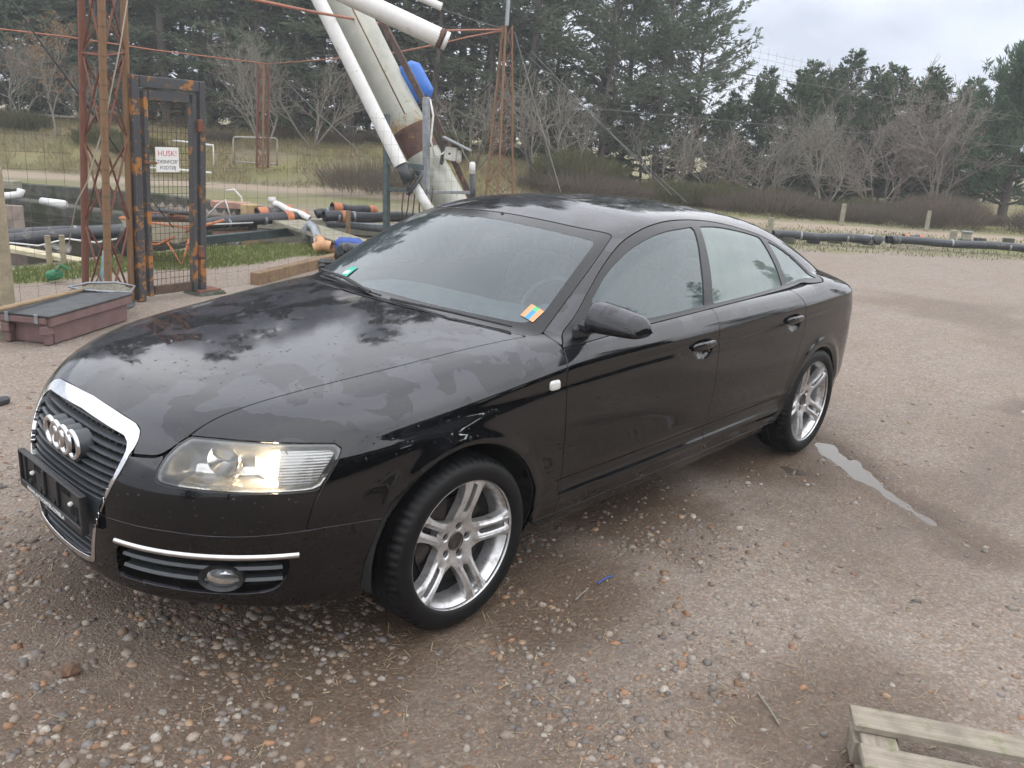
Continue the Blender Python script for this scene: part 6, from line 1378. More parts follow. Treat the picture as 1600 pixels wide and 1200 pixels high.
# ------------------------------------------------------------------ grille
frame = panel('grille', np.maximum(f_grl+0.001, -f_gri), M_CHROME, off=0.004, flange=0.03)
frame['label'] = 'tall chrome framed radiator grille'
PORI[frame.name] = PORI[frame.name]
gz_in = lambda z: np.interp(z, [0.316, 0.333, 0.36, 0.42, 0.47, 0.53, 0.59, 0.645, 0.70, 0.732, 0.757], [0.19, 0.205, 0.217, 0.237, 0.256, 0.283, 0.306, 0.328, 0.337, 0.327, 0.29])
def slat(z, depth=0.040, th=0.013, inset=0.012):
    w = float(gz_in(z))-0.002; ys = np.linspace(-w, w, 25); xf_ = front_x(ys, z)+inset
    sec = [(0.0, -th*0.35), (0.003, -th*0.5), (depth, -th*0.2), (depth, th*0.3), (0.010, th*0.5), (0.002, th*0.25)]
    V = []; n = len(sec)
    for y, x in zip(ys, xf_):
        for a, b in sec: V.append((x+a, y, z+b-0.12*a))
    F = [(i*n+k, i*n+(k+1) % n, (i+1)*n+(k+1) % n, (i+1)*n+k) for i in range(len(ys)-1) for k in range(n)]
    F += [tuple(range(n))[::-1], tuple((len(ys)-1)*n+k for k in range(n))]
    m = MB(); m.add(V, F); o = mpart(m, 'slat', M_GREYPL, frame); smooth_angle(o, 40)
for z in np.linspace(0.568, 0.752, 9): slat(float(z), 0.034, 0.0095)
for z in (0.335, 0.362, 0.388): slat(z, 0.05, 0.010, 0.010)
# ribs between the slats (thin fins)
m = MB()
for y in np.linspace(-0.30, 0.30, 17):
    zs_ = [z for z in np.linspace(0.555, 0.755, 12) if gz_in(z) > abs(y)+0.004]
    if len(zs_) < 2: continue
    zz = np.array([zs_[0], zs_[-1]]); xx = front_x(np.full(2, y), zz)+0.030
    m.tube([(xx[0], y, zz[0]), (xx[1], y, zz[1])], 0.0025, 4)
o = mpart(m, 'rib', M_GREYPL, frame); o['kind'] = 'stuff'
panel('grille_backing', f_gri-0.006, M_DARK, off=-0.062, flange=0, parent=frame)
pp = np.maximum.reduce([f_gri+0.0005, 0.402-Z, Z-0.553])
panel('plate_panel', pp, M_GREYPL, off=-0.008, flange=0.04, parent=frame)
# four chrome rings on grey pods
em = None
for k in range(4):
    yc = -0.090+0.060*k; zc = 0.678; x0 = float(front_x(np.array([0.0]), np.array([zc]))[0])-0.014
    t = np.linspace(0, 2*np.pi, 49)[:-1]; V = []
    mR, sec = 0.0430, [(0.0105, 0.0), (0.0075, -0.008), (0.0, -0.010), (-0.0075, -0.008), (-0.0105, 0.0), (0.0, 0.004)]
    for a in t:
        for dr, dx in sec: V.append((x0+dx+0.003*abs(k-1.5), yc+(mR+dr)*math.cos(a), zc+(mR+dr)*math.sin(a)))
    n = len(sec); F = [(i*n+j, i*n+(j+1) % n, ((i+1) % 48)*n+(j+1) % n, ((i+1) % 48)*n+j) for i in range(48) for j in range(n)]
    mr = MB(); mr.add(V, F); o = mpart(mr, 'emblem_ring', M_CHROME, frame); smooth_angle(o, 60)
    mp_ = MB(); mp_.lathe([(0.030, 0.004), (0.047, 0.004), (0.049, 0.05), (0.030, 0.05)], (x0, yc, zc), 'x', 32); o = mpart(mp_, 'emblem_pod', M_GREYPL, frame); smooth_angle(o, 40)
# ------------------------------------------------------------------ number plate holder, no plate fitted
hx = -0.054
m = MB()
m.bbox((hx+0.010, 0, 0.5065), (0.010, 0.525, 0.134), 0.004)
for yy in (-0.2585, 0.2585): m.bbox((hx, yy, 0.5065), (0.018, 0.010, 0.134), 0.003)
m.bbox((hx, 0, 0.5695), (0.018, 0.525, 0.009), 0.003); m.bbox((hx, 0, 0.452), (0.018, 0.525, 0.027), 0.003)
holder = mpart(m, 'number_plate_holder', M_PLAST); holder['label'] = 'empty black number plate holder'
m = MB()
for sgn in (-1, 1):
    for i in range(7): m.bbox((hx+0.004, sgn*(0.075+0.012*i), 0.543), (0.006, 0.004, 0.028), 0.001)
    for i in range(5): m.bbox((hx+0.004, sgn*(0.155+0.012*i), 0.495), (0.006, 0.004, 0.035), 0.001)
    m.bbox((hx+0.003, sgn*0.235, 0.512), (0.008, 0.022, 0.09), 0.002)
m.bbox((hx+0.002, 0.06, 0.512), (0.012, 0.02, 0.09), 0.003); m.bbox((hx+0.002, -0.055, 0.512), (0.012, 0.015, 0.09), 0.003)
for yy in (-0.2, -0.02, 0.1, 0.19): m.lathe([(0.0, -0.006), (0.009, -0.006), (0.011, 0.006)], (hx+0.004, yy, 0.474), 'x', 10)
o = mpart(m, 'moulded_ribs', M_PLAST, holder); o['kind'] = 'stuff'
M_WHITE = plain('white_print', (0.75, 0.75, 0.74), 0.5, 0, 0.05)
for yy in (-0.16, 0.165):
    m = MB(); m.lathe([(0.0, -0.008), (0.006, -0.006), (0.008, 0.0), (0.008, 0.006)], (hx, yy, 0.512), 'x', 12); mpart(m, 'screw', M_WHITE, holder, True)
text_mesh('lettering', 'WWW.AUTOCENTER-CORSEL.A', 0.019, M_WHITE, holder, (hx-0.0098, 0.035, 0.452), (0, -1, 0), (0, 0, 1), PORI[holder.name], squeeze=1.15)
# ------------------------------------------------------------------ fog light openings, chrome strips
M_FOGLENS = plain('fog_lamp_glass', (0.06, 0.06, 0.065), 0.06, 0.0, 0.1, 10, coat=0.5)
def nose(a_arc, z):
    """point on the nose at distance a_arc round it: iterate on the angle"""
    q = a_arc/0.95; lo_, hi_ = 0.0, 1.4
    for _ in range(40):
        mm = (lo_+hi_)/2; p = np.array([1.0-mm*math.cos(q), mm*math.sin(q), z])
        if BODY.F(*p[:, None])[0] < 0: lo_ = mm
        else: hi_ = mm
    return p
def side(p, s): return np.array([p[0], p[1]*s, p[2]])
for s_ in (-1, 1):
    sd_ = 'L' if s_ < 0 else 'R'
    bez = panel('fog_light_grille', f_fog-0.006, M_DARK, sd_, off=-0.055, flange=0)
    a0, a1 = ang((0.010, 0.36)), ang((0.345, 0.766))
    for z in (0.398, 0.358):
        pts = [nose(a, z) for a in np.linspace(a0, a1-0.015, 22)]; V = []; sec = [(0.0, -0.004), (0.004, -0.006), (0.045, -0.003), (0.045, 0.004), (0.006, 0.006)]
        for p in pts:
            g = BODY.grad(p[None])[0]; g[2] = 0; g /= np.linalg.norm(g)
            for d, h in sec: V.append(side(p-g*(0.008+d)+np.array([0, 0, h-0.15*d]), s_))
        n = len(sec); F = [(i*n+k, i*n+(k+1) % n, (i+1)*n+(k+1) % n, (i+1)*n+k) for i in range(21) for k in range(n)]+[tuple(range(n))[::-1], tuple(21*n+k for k in range(n))]
        m = MB(); m.add(V, F); o = mpart(m, 'slat', M_GREYPL, bez); smooth_angle(o, 40)
    # chrome strip over the opening
    pts = [nose(a, 0.440) for a in np.linspace(ang((0.0, 0.345)), ang((0.371, 0.785)), 30)]; V = []; sec = [(0.0, -0.0095), (0.006, -0.006), (0.008, 0.0), (0.006, 0.006), (0.0, 0.0095), (-0.01, 0.0)]
    for p in pts:
        g = BODY.grad(p[None])[0]; g[2] = 0; g /= np.linalg.norm(g)
        for d, h in sec: V.append(side(p+g*d+np.array([0, 0, h]), s_))
    n = len(sec); F = [(i*n+k, i*n+(k+1) % n, (i+1)*n+(k+1) % n, (i+1)*n+k) for i in range(29) for k in range(n)]+[tuple(range(n))[::-1], tuple(29*n+k for k in range(n))]
    m = MB(); m.add(V, F); o = mpart(m, 'chrome_strip', M_SATIN); smooth_angle(o, 60)
    # oval lamp
    c = nose(ang((0.185, 0.646)), 0.365); g = BODY.grad(c[None])[0]; g[2] *= 0.2; g /= np.linalg.norm(g); u_ = np.array([-g[1], g[0], 0]); u_ /= np.linalg.norm(u_); w_ = np.cross(u_, g)
    if w_[2] < 0: w_ = -w_
    def oval(prof, name, mat, par):
        V = []; N_ = 40
        for a in np.linspace(0, 2*np.pi, N_+1)[:-1]:
            for r_, d in prof: V.append(side(c+g*(d-0.012)+u_*(0.070*r_)*math.cos(a)+w_*(0.044*r_)*math.sin(a), s_))
        n = len(prof); F = [(i*n+k, ((i+1) % N_)*n+k, ((i+1) % N_)*n+k+1, i*n+k+1) for i in range(N_) for k in range(n-1)]
        mm = MB(); mm.add(V, F); o = mpart(mm, name, mat, par); smooth_angle(o, 50); return o
    fl = oval([(1.0, -0.04), (1.0, 0.006), (0.96, 0.012), (0.80, 0.008), (0.74, -0.004)], 'fog_light', M_PLAST, None)
    oval([(0.76, -0.004), (0.6, 0.002), (0.3, 0.006), (0.0, 0.007)], 'fog_lens', M_LENS, fl)
    oval([(0.74, -0.006), (0.6, -0.022), (0.35, -0.035), (0.0, -0.04)], 'fog_reflector', M_CHROME, fl)
# ------------------------------------------------------------------ headlights (lit)
M_HOUSE = plain('lamp_housing_silver', (0.74, 0.72, 0.68), 0.22, 0.8, 0.15, 25)
M_HOUSED = plain('lamp_housing_dark', (0.20, 0.20, 0.20), 0.3, 0.7, 0.2, 25)
M_BOWL = plain('lamp_reflector', (0.86, 0.85, 0.82), 0.10, 1.0, 0.05, 30)
q = NT('glowing_bulb'); q.set(Base_Color=(1, 0.8, 0.5), Emission_Color=(1.0, 0.78, 0.50), Emission_Strength=200.0); M_BULB = q.m
q = NT('ribbed_turn_lamp'); v = q.co('Object', (1, 1, 1)); wv = q.n('ShaderNodeTexWave', Scale=38.0, Distortion=0.6); wv.bands_direction = 'Z'; q.l(v, wv.inputs['Vector'])
q.set(Base_Color=(0.42, 0.41, 0.40), Metallic=0.9, Roughness=0.22); q.bump(wv.outputs['Fac'], 0.25, 0.003); M_RIBBED = q.m
for s_ in (-1, 1):
    sd_ = 'L' if s_ < 0 else 'R'
    lens = panel('headlight', f_head+0.0015, M_LENS, sd_, off=0.0, flange=0.004); lens['label'] = 'clear headlight glass with the lamp lit'
    V, N, T = clip(HV, HN, HT, f_head+0.0015)
    ph = -sdf(np.stack([np.arctan2(V[:, 1], 1.0-V[:, 0])*0.95, V[:, 2]], 1), HEAD)
    dep = np.clip((ph-0.010)*2.6, 0.0, 0.085)+0.010
    # the bowl floor stays shallow along the lower edge
    Vh = V-N*dep[:, None]
    if s_ < 0: Vh = Vh*np.array([1, -1, 1]); T = T[:, ::-1]
    split = np.maximum(Vh[:, 2]-0.684, 0.515-np.arctan2(np.abs(Vh[:, 1]), 1.0-Vh[:, 0])*0.95)
    for nm_, mt_, fn_ in (('lamp_housing', M_HOUSED, -split), ('lamp_shelf', M_HOUSE, split)):
        Vp, Np_, Tp = clip(Vh, N, T, fn_); part(nm_, Vp, Tp, mt_, lens, None)
    for (cx_, cy_, cz_, rr_, lit) in ((0.360, 0.668, 0.712, 0.053, True), (0.248, 0.573, 0.716, 0.047, False)):
        ax_ = np.array([-0.80, s_*0.58, 0.06]); ax_ /= np.linalg.norm(ax_); Rm = rot_to(ax_)
        prof = [(0.006, -0.050)]+[(rr_*t_, -0.050+0.050*t_*t_) for t_ in (0.3, 0.5, 0.7, 0.85, 1.0)]+[(rr_*1.05, 0.006), (rr_*1.10, 0.002), (rr_*1.12, -0.03)]
        mm = MB(); mm.lathe(prof, (0, 0, 0), 'x', 36); mm.V = [mm.V[0]@Rm.T+np.array([cx_, s_*cy_, cz_])]
        o = mpart(mm, 'reflector', M_BOWL, lens); smooth_angle(o, 50)
        if lit:
            mm = MB(); mm.lathe([(0.0, -0.052), (0.011, -0.05), (0.016, -0.035), (0.016, -0.012), (0.009, -0.002), (0.0, 0.002)], (0, 0, 0), 'x', 14); mm.V = [mm.V[0]@Rm.T+np.array([cx_, s_*cy_, cz_])]
            mpart(mm, 'bulb', M_BULB, lens, True)
    # turn signal block in the outer corner
    tphi = np.maximum.reduce([f_head+0.012, 0.79-A+0.0*Z])
    Vt, Nt, Tt = clip(HV, HN, HT, tphi); Vt = Vt-Nt*0.026
    if s_ < 0: Vt = Vt*np.array([1, -1, 1]); Tt = Tt[:, ::-1]
    part('turn_signal', Vt, Tt, M_RIBBED, lens, None)
# side repeater
for s_ in (-1, 1):
    m = MB(); c = np.array([1.400, float(side_y(np.array([1.40]), np.array([0.838]))[0]), 0.838]); V = []; N_ = 28
    for r_, d in ((1.0, -0.004), (1.0, 0.004), (0.88, 0.008), (0.5, 0.010), (0.0, 0.0105)):
        for a in np.linspace(0, 2*np.pi, N_+1)[:-1]:
            ca, sa_ = math.cos(a), math.sin(a); e = 0.5
            V.append((c[0]+0.029*r_*math.copysign(abs(ca)**e, ca), s_*(c[1]+d-0.12*0.021*r_*math.copysign(abs(sa_)**e, sa_)), c[2]+0.019*r_*math.copysign(abs(sa_)**e, sa_)))
    F = [(i*N_+k, i*N_+(k+1) % N_, (i+1)*N_+(k+1) % N_, (i+1)*N_+k) for i in range(4) for k in range(N_)]
    m.add(V, F); mpart(m, 'side_repeater', plain('clear_repeater_plastic', (0.72, 0.72, 0.70), 0.12, 0.2, 0.12, 60, 0.3, 120, coat=0.6), None, True)
# ------------------------------------------------------------------ wheels
def tyre_mesh():
    side_p = [(0.2405, 0.004), (0.2440, -0.004), (0.2500, -0.0075), (0.2580, -0.0105), (0.2700, -0.0125), (0.2830, -0.0118), (0.2950, -0.008), (0.3040, -0.002), (0.3110, 0.006), (0.3160, 0.015)]
    tread = [(0.3195, 0.024), (0.3215, 0.034), (0.3222, 0.044), (0.3224, 0.049), (0.3226, 0.058), (0.3230, 0.075), (0.3230, 0.080), (0.3230, 0.096), (0.3231, 0.102)]
    half = side_p+tread; prof = half+[(r, 0.204-y) for r, y in half[::-1]]
    prof = np.array(prof); m = len(prof); n = 264
    th = np.arange(n)*2*np.pi/n
    Rr = np.repeat(prof[None, :, 0], n, 0).copy(); Yy = np.repeat(prof[None, :, 1], n, 0)
    ymid = np.abs(prof[:, 1]-0.102)
    groove_ = ((ymid > 0.0205) & (ymid < 0.0285)) | ((ymid > 0.0525) & (ymid < 0.0555))
    Rr[:, groove_] -= 0.006
    k = np.arange(n)
    notch = (k % 4 == 0)
    sh = (prof[:, 0] > 0.3105) & (ymid > 0.056)
    Rr[np.ix_(notch, sh)] -= 0.0075
    sip = ((k+2) % 4 == 0); mid_ = (ymid < 0.052) & (prof[:, 0] > 0.318)
    Rr[np.ix_(sip, mid_ & ~groove_)] -= 0.0025
    V = np.stack([Rr*np.cos(th)[:, None], Yy, Rr*np.sin(th)[:, None]], 2).reshape(-1, 3)
    i = np.arange(n)[:, None]; j = np.arange(m-1)[None, :]; i2 = (i+1) % n
    F = np.stack([i*m+j, i*m+j+1, i2*m+j+1, i2*m+j], 2).reshape(-1, 4)
    return V, F
def rim_mesh():
    nr, nth = 64, 84; half = math.pi/5
    rr = np.linspace(0.020, 0.2375, nr); tt = np.linspace(-half, half, nth)
    Rg, Tg = np.meshgrid(rr, tt, indexing='ij'); a = Rg*np.cos(Tg); b = np.abs(Rg*np.sin(Tg))
    w = np.interp(a, [0.05, 0.075, 0.095, 0.12, 0.15, 0.18, 0.205, 0.222, 0.245], [0.060, 0.050, 0.044, 0.0400, 0.0390, 0.0405, 0.044, 0.050, 0.060])
    sp = b-w; hub = Rg-0.074; phi = smin(sp, hub, 0.03)
    dx = np.maximum(np.maximum(0.118-a, a-0.216), 0); slot = np.hypot(dx, np.maximum(b-0.0045, 0))-0.0065
    phi = np.maximum(phi, -slot); bolt = np.hypot(a-0.057, b)-0.0135; phi = np.maximum(phi, -bolt); phi = np.maximum(phi, 0.033-Rg)
    h = nspl([0.02, 0.06, 0.09, 0.13, 0.18, 0.24], [0.046, 0.045, 0.037, 0.024, 0.012, 0.006])(Rg)
    arm = np.clip((Rg-0.085)/0.03, 0, 1)
    h = h+arm*(0.55*np.maximum(0, b-(w-0.013))+0.8*np.maximum(0, 0.0165-b))
    h = h-0.0035*np.exp(-((b-0.0245)/0.004)**2)*arm
    h = h+0.004*np.exp(-(np.maximum(bolt, 0)/0.004)**2)
    V = np.stack([Rg*np.cos(Tg), h, Rg*np.sin(Tg)], 2).reshape(-1, 3)
    i = np.arange(nr-1)[:, None]; j = np.arange(nth-1)[None, :]; k = (i*nth+j)
    Q = np.stack([k, k+1, k+nth+1, k+nth], 2).reshape(-1, 4); T = np.concatenate([Q[:, [0, 1, 2]], Q[:, [0, 2, 3]]])
    nv = np.zeros_like(V); fn = np.cross(V[T[:, 1]]-V[T[:, 0]], V[T[:, 2]]-V[T[:, 0]])
    for c in range(3): np.add.at(nv, T[:, c], fn)
    nv /= np.linalg.norm(nv, axis=1)[:, None]+1e-12
    if nv[:, 1].mean() > 0: nv = -nv; T = T[:, ::-1]
    Vc, Nc, Tc = clip(V, nv, T, phi.ravel())
    e = border(Tc); thc = np.arctan2(Vc[:, 2], Vc[:, 0]); edge = np.abs(np.abs(thc)-half) < 1e-4
    e = e[~(edge[e[:, 0]] & edge[e[:, 1]])]
    a_, b_ = e[:, 0], e[:, 1]; mE = len(e); d = np.array([0, 0.034, 0]); n0 = len(Vc)
    Vw = np.concatenate([Vc[a_], Vc[b_], Vc[a_]+d, Vc[b_]+d]); k = np.arange(mE)
    Fw = np.concatenate([np.stack([n0+mE+k, n0+k, n0+2*mE+k], 1), np.stack([n0+mE+k, n0+2*mE+k, n0+3*mE+k], 1)])
    V1 = np.concatenate([Vc, Vw]); T1 = np.concatenate([Tc, Fw])
    Vs, Ts = [], []
    for s in range(5):
        an = 2*math.pi*s/5; c_, s2 = math.cos(an), math.sin(an); Rm = np.array([[c_, 0, -s2], [0, 1, 0], [s2, 0, c_]])
        Vs.append(V1@Rm.T); Ts.append(T1+s*len(V1))
    n0 = 5*len(V1)
    prof = [(0.2365, 0.012), (0.2375, 0.003), (0.2400, -0.001), (0.2420, 0.001), (0.2425, 0.006), (0.2385, 0.012), (0.2365, 0.012), (0.2285, 0.022), (0.219, 0.034), (0.2145, 0.055), (0.213, 0.10), (0.2145, 0.16), (0.225, 0.19), (0.240, 0.20)]
    mb = MB(); mb.lathe(prof, (0, 0, 0), 'y', 120)
    Vs.append(np.concatenate(mb.V)); q4 = np.array(mb.F[4])+n0
    return np.concatenate(Vs), [np.concatenate(Ts), q4]
tV, tF = tyre_mesh(); rV, rF = rim_mesh()
ty_me = mesh_np('tyre', tV, tF, M_RUBBER); ri_me = mesh_np('wheel', rV, rF, M_RIM)
bmx = bmesh.new(); bmx.from_mesh(ri_me)
bmesh.ops.remove_doubles(bmx, verts=bmx.verts, dist=0.00005)
for e in bmx.edges:
    if len(e.link_faces) == 2 and e.calc_face_angle(0) > R(38): e.smooth = False
bmx.to_mesh(ri_me); bmx.free()
mb = MB(); mb.lathe([(0.0, 0.062), (0.075, 0.062), (0.075, 0.076), (0.162, 0.076), (0.162, 0.086), (0.05, 0.086)], (0, 0, 0), 'y', 48); dk_me = mb.data('brake_disc', plain('brake_disc_steel', (0.05, 0.042, 0.038), 0.45, 0.8, 0.3, 20), False)
mb = MB(); mb.lathe([(0.0, 0.088), (0.2135, 0.088), (0.2135, 0.10), (0.0, 0.10)], (0, 0, 0), 'y', 32); bk_me = mb.data('backing_plate', M_DARK)
mb = MB(); mb.lathe([(0.0, 0.048), (0.034, 0.048), (0.034, 0.041), (0.036, 0.050), (0.036, 0.09)], (0, 0, 0), 'y', 32); hb_me = mb.data('hub', plain('hub_steel', (0.10, 0.085, 0.08), 0.45, 0.7, 0.4, 40))
for wx in (0.966, 3.809):
    for s_ in (-1, 1):
        w = bpy.data.objects.new('wheel', ri_me); COL.objects.link(w); w.parent = car
        w.location = (wx-ORI.x, s_*0.908, 0.323); w.rotation_euler = (0, R(-4 if wx < 2 else 31), 0 if s_ < 0 else math.pi)
        w.rotation_mode = 'ZYX' if s_ < 0 else 'XYZ'
        for nm, me in (('tyre', ty_me), ('brake_disc', dk_me), ('backing_plate', bk_me), ('hub', hb_me)):
            o = bpy.data.objects.new(nm, me); COL.objects.link(o); o.parent = w
        # arch liner
        m = MB(); V = []; n_ = 28; cx_, cz_, rl = (0.966, 0.323, 0.395) if wx < 2 else (3.788, 0.305, 0.372)
        for a in np.linspace(R(-7), R(187), n_):
            for yy in (0.885, 0.56): V.append((cx_+rl*math.cos(a), s_*yy, cz_+rl*math.sin(a)))
        F = [(2*i, 2*i+1, 2*i+3, 2*i+2) for i in range(n_-1)]
        m.add(V, F); iv = [(cx_+rl*math.cos(a), s_*0.56, cz_+rl*math.sin(a)) for a in np.linspace(R(-7), R(187), n_)]; m.add(iv, [tuple(range(n_))])
        mpart(m, 'wheel_arch_liner', M_LINER)
# floor pan
m = MB(); m.box((2.4, 0, 0.235), (3.2, 1.5, 0.05)); m.box((0.75, 0, 0.26), (1.2, 1.05, 0.05)); m.box((4.1, 0, 0.27), (1.0, 1.1, 0.05)); mpart(m, 'underbody', M_DARK)
# ------------------------------------------------------------------ door handles
for s_ in (-1, 1):
    for hx_, hz_ in ((2.445, 0.842), (3.385, 0.858)):
        ys_ = side_y(np.array([hx_-0.10, hx_+0.10]), np.array([hz_]*2)); V = []; K = 16
        for i in range(K+1):
            t_ = i/K; xx = hx_-0.098+0.196*t_; yb = ys_[0]*(1-t_)+ys_[1]*t_
            out_ = 0.011+0.010*math.sin(math.pi*t_); hh = 0.021*(0.55+0.45*math.sin(math.pi*min(1, max(0, t_)))**0.4) if 0 < i < K else 0.008
            for k in range(10):
                an = 2*math.pi*k/10; V.append((xx, s_*(yb+out_-0.006+0.009*math.cos(an)), hz_+0.010+hh*math.sin(an)))
        F = [(i*10+k, i*10+(k+1) % 10, (i+1)*10+(k+1) % 10, (i+1)*10+k) for i in range(K) for k in range(10)]+[tuple(range(10))[::-1], tuple(K*10+k for k in range(10))]
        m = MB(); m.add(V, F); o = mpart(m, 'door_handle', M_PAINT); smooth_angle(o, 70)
# ------------------------------------------------------------------ mirrors
def mirror(s_):
    n, K = 36, 26; V = []
    for i in range(K+1):
        t_ = i/K
        yy = 0.872+0.240*t_
        e0 = (1-(1-min(1, t_/0.10))**2)**0.5; e1 = (1-(1-min(1, (1-t_)/0.20))**2)**0.5 if t_ > 0.8 else 1.0
        ee = max(0.02, min(e0, 1)*e1)
        zt = 1.131-0.045*t_**1.6; zb = 1.008+0.004*t_; zc = (zt+zb)/2-0.012*(1-e1); hz_ = (zt-zb)/2*ee; hx_ = (0.062-0.012*t_)*ee; xc = 1.640+0.05*t_**1.5
        for k in range(n):
            an = 2*math.pi*k/n; ca, sa_ = math.cos(an), math.sin(an)
            pw = 0.72
            px_ = math.copysign(abs(ca)**pw, ca)*hx_*(1.15 if ca < 0 else 0.75); pz_ = math.copysign(abs(sa_)**pw, sa_)*hz_
            px_ += 0.02*(pz_/hz_) * (1 if ca < 0 else 0)*0.8 if hz_ > 0 else 0
            V.append((xc+px_, yy, zc+pz_))
    V = np.array(V); F = [(i*n+k, i*n+(k+1) % n, (i+1)*n+(k+1) % n, (i+1)*n+k) for i in range(K) for k in range(n)]
    Q = np.array(F); T = np.concatenate([Q[:, [0, 1, 2]], Q[:, [0, 2, 3]], [[0, k+1, k] for k in range(1, n-1)], [[K*n, K*n+k, K*n+k+1] for k in range(1, n-1)]])
    nv = np.zeros_like(V); fn = np.cross(V[T[:, 1]]-V[T[:, 0]], V[T[:, 2]]-V[T[:, 0]])
    for c in range(3): np.add.at(nv, T[:, c], fn)
    nv /= np.linalg.norm(nv, axis=1)[:, None]+1e-12
    if (nv*(V-V.mean(0))).sum() < 0: nv = -nv; T = T[:, ::-1]
    def fold(P, vec=False):
        c_, n_ = math.cos(R(72)), math.sin(R(72)); o_ = np.zeros(3) if vec else np.array([1.655, 0.880, 0])
        sh_ = np.zeros(3) if vec else np.array([0.11, -0.015, -0.01])
        return sh_+(np.asarray(P, float)-o_)@np.array([[c_, n_, 0], [-n_, c_, 0], [0, 0, 1]]).T+o_
    cut_ = 1.041+0.0*V[:, 1]-V[:, 2]
    def sd2(Vx, Nx, Tx):
        if s_ > 0: Vx = fold(Vx); Nx = fold(Nx, True)
        if s_ < 0: return Vx*np.array([1, -1, 1]), Nx*np.array([1, -1, 1]), Tx[:, ::-1]
        return Vx, Nx, Tx
    a = sd2(*clip(V, nv, T, cut_)); root = part('side_mirror', a[0], a[2], M_PAINT, None, a[1])
    Vb, Nb, Tb = clip(V-nv*0.0025, nv, T, -cut_-0.002); b = sd2(Vb, Nb, Tb); part('mirror_base', b[0], b[2], M_TRIM, root, b[1])
    m = MB(); m.bbox((1.640, s_*0.862, 1.022), (0.075, 0.075, 0.042), 0.012); m.bbox((1.625, s_*0.838, 1.00), (0.10, 0.03, 0.05), 0.01); o = mpart(m, 'mirror_arm', M_PLAST, root); smooth_angle(o, 30)
    gl_ = np.array([(1.684+0.03*((t_)**1.5), s_*(0.890+0.175*t_), z) for t_, z in ((0, 1.05), (0, 1.125), (0.6, 1.11), (1, 1.075), (1, 1.045))]); gl_ = gl_ if s_ < 0 else fold(gl_)
    part('mirror_glass', gl_+np.array([0.004, 0, 0]), [np.array([[0, 1, 2], [0, 2, 3], [0, 3, 4]])], M_CHROME, root)
for s_ in (-1, 1): mirror(s_)
# ------------------------------------------------------------------ wipers, stickers on the screen
def ws_pt(x, y, off=0.0):
    a, b = 0.9, 1.5
    for _ in range(30):
        c = (a+b)/2
        if BODY.F(np.array([x]), np.array([y]), np.array([c]))[0] < 0: a = c
        else: b = c
    p = np.array([x, y, a]); g = BODY.grad(p[None])[0]; return p+off*g/np.linalg.norm(g)
m = MB(); m.tube([ws_pt(1.325, 0.10, 0.012), ws_pt(1.39, 0.35, 0.024), ws_pt(1.475, 0.655, 0.020)], [0.007, 0.009, 0.006], 6); m.tube([ws_pt(1.32, 0.02, 0.010), ws_pt(1.42, 0.60, 0.008)], 0.005, 5); mpart(m, 'wiper', M_PLAST)
m = MB(); m.tube([ws_pt(1.318, -0.05, 0.008), ws_pt(1.35, -0.38, 0.016), ws_pt(1.425, -0.65, 0.014)], [0.006, 0.006, 0.005], 6); mpart(m, 'wiper', M_PLAST)
def sticker(name, x0, x1, y0, y1, cols, parent):
    """coloured label stuck inside the screen; cols = grid of colours"""
    nr_, nc_ = len(cols), len(cols[0])
    for i in range(nr_):
        for j in range(nc_):
            xa, xb_ = x0+(x1-x0)*i/nr_, x0+(x1-x0)*(i+1)/nr_; ya, yb_ = y0+(y1-y0)*j/nc_, y0+(y1-y0)*(j+1)/nc_
            Vq = [ws_pt(xa, ya, 0.0015), ws_pt(xb_, ya, 0.0015), ws_pt(xb_, yb_, 0.0015), ws_pt(xa, yb_, 0.0015)]
            part(name, np.array(Vq), [np.array([[0, 1, 2, 3]])], plain('sticker_%d_%d_%d' % tuple(int(c*99) for c in cols[i][j]), cols[i][j], 0.4, 0, 0.1, 40), ws_border)
OR, BL, GR_, WH, TQ = (0.70, 0.33, 0.16), (0.06, 0.30, 0.55), (0.10, 0.50, 0.22), (0.72, 0.72, 0.68), (0.02, 0.42, 0.30)
sticker('sticker', 1.502, 1.566, -0.690, -0.622, [[OR, BL, OR], [OR, BL, OR], [OR, GR_, OR]], ws_border)
sticker('sticker', 1.43, 1.50, 0.475, 0.415, [[TQ, TQ, TQ], [WH, WH, TQ], [TQ, TQ, TQ]], ws_border)
# ------------------------------------------------------------------ cabin
M_SEAT = plain('grey_seat_cloth', (0.26, 0.27, 0.28), 0.85, 0, 0.2, 30, 0.3, 250)
M_DASH = plain('grey_dashboard', (0.17, 0.18, 0.19), 0.7, 0, 0.2, 20, 0.2, 300)
def cushion(m, c, size, rot=None, p=0.45):
    n1_, n2_ = 18, 12; V = []
    for i in range(n2_+1):
        ph_ = -math.pi/2+math.pi*i/n2_
        for j in range(n1_):
            th_ = 2*math.pi*j/n1_; sg = lambda v_: math.copysign(abs(v_)**p, v_)
            V.append((size[0]/2*sg(math.cos(ph_))*sg(math.cos(th_)), size[1]/2*sg(math.cos(ph_))*sg(math.sin(th_)), size[2]/2*sg(math.sin(ph_))))
    V = np.array(V)
    if rot is not None: V = V@np.array(rot).T
    m.add(V+np.array(c), [(i*n1_+j, i*n1_+(j+1) % n1_, (i+1)*n1_+(j+1) % n1_, (i+1)*n1_+j) for i in range(n2_) for j in range(n1_)])
def roty(a): c, s = math.cos(a), math.sin(a); return np.array([[c, 0, s], [0, 1, 0], [-s, 0, c]])
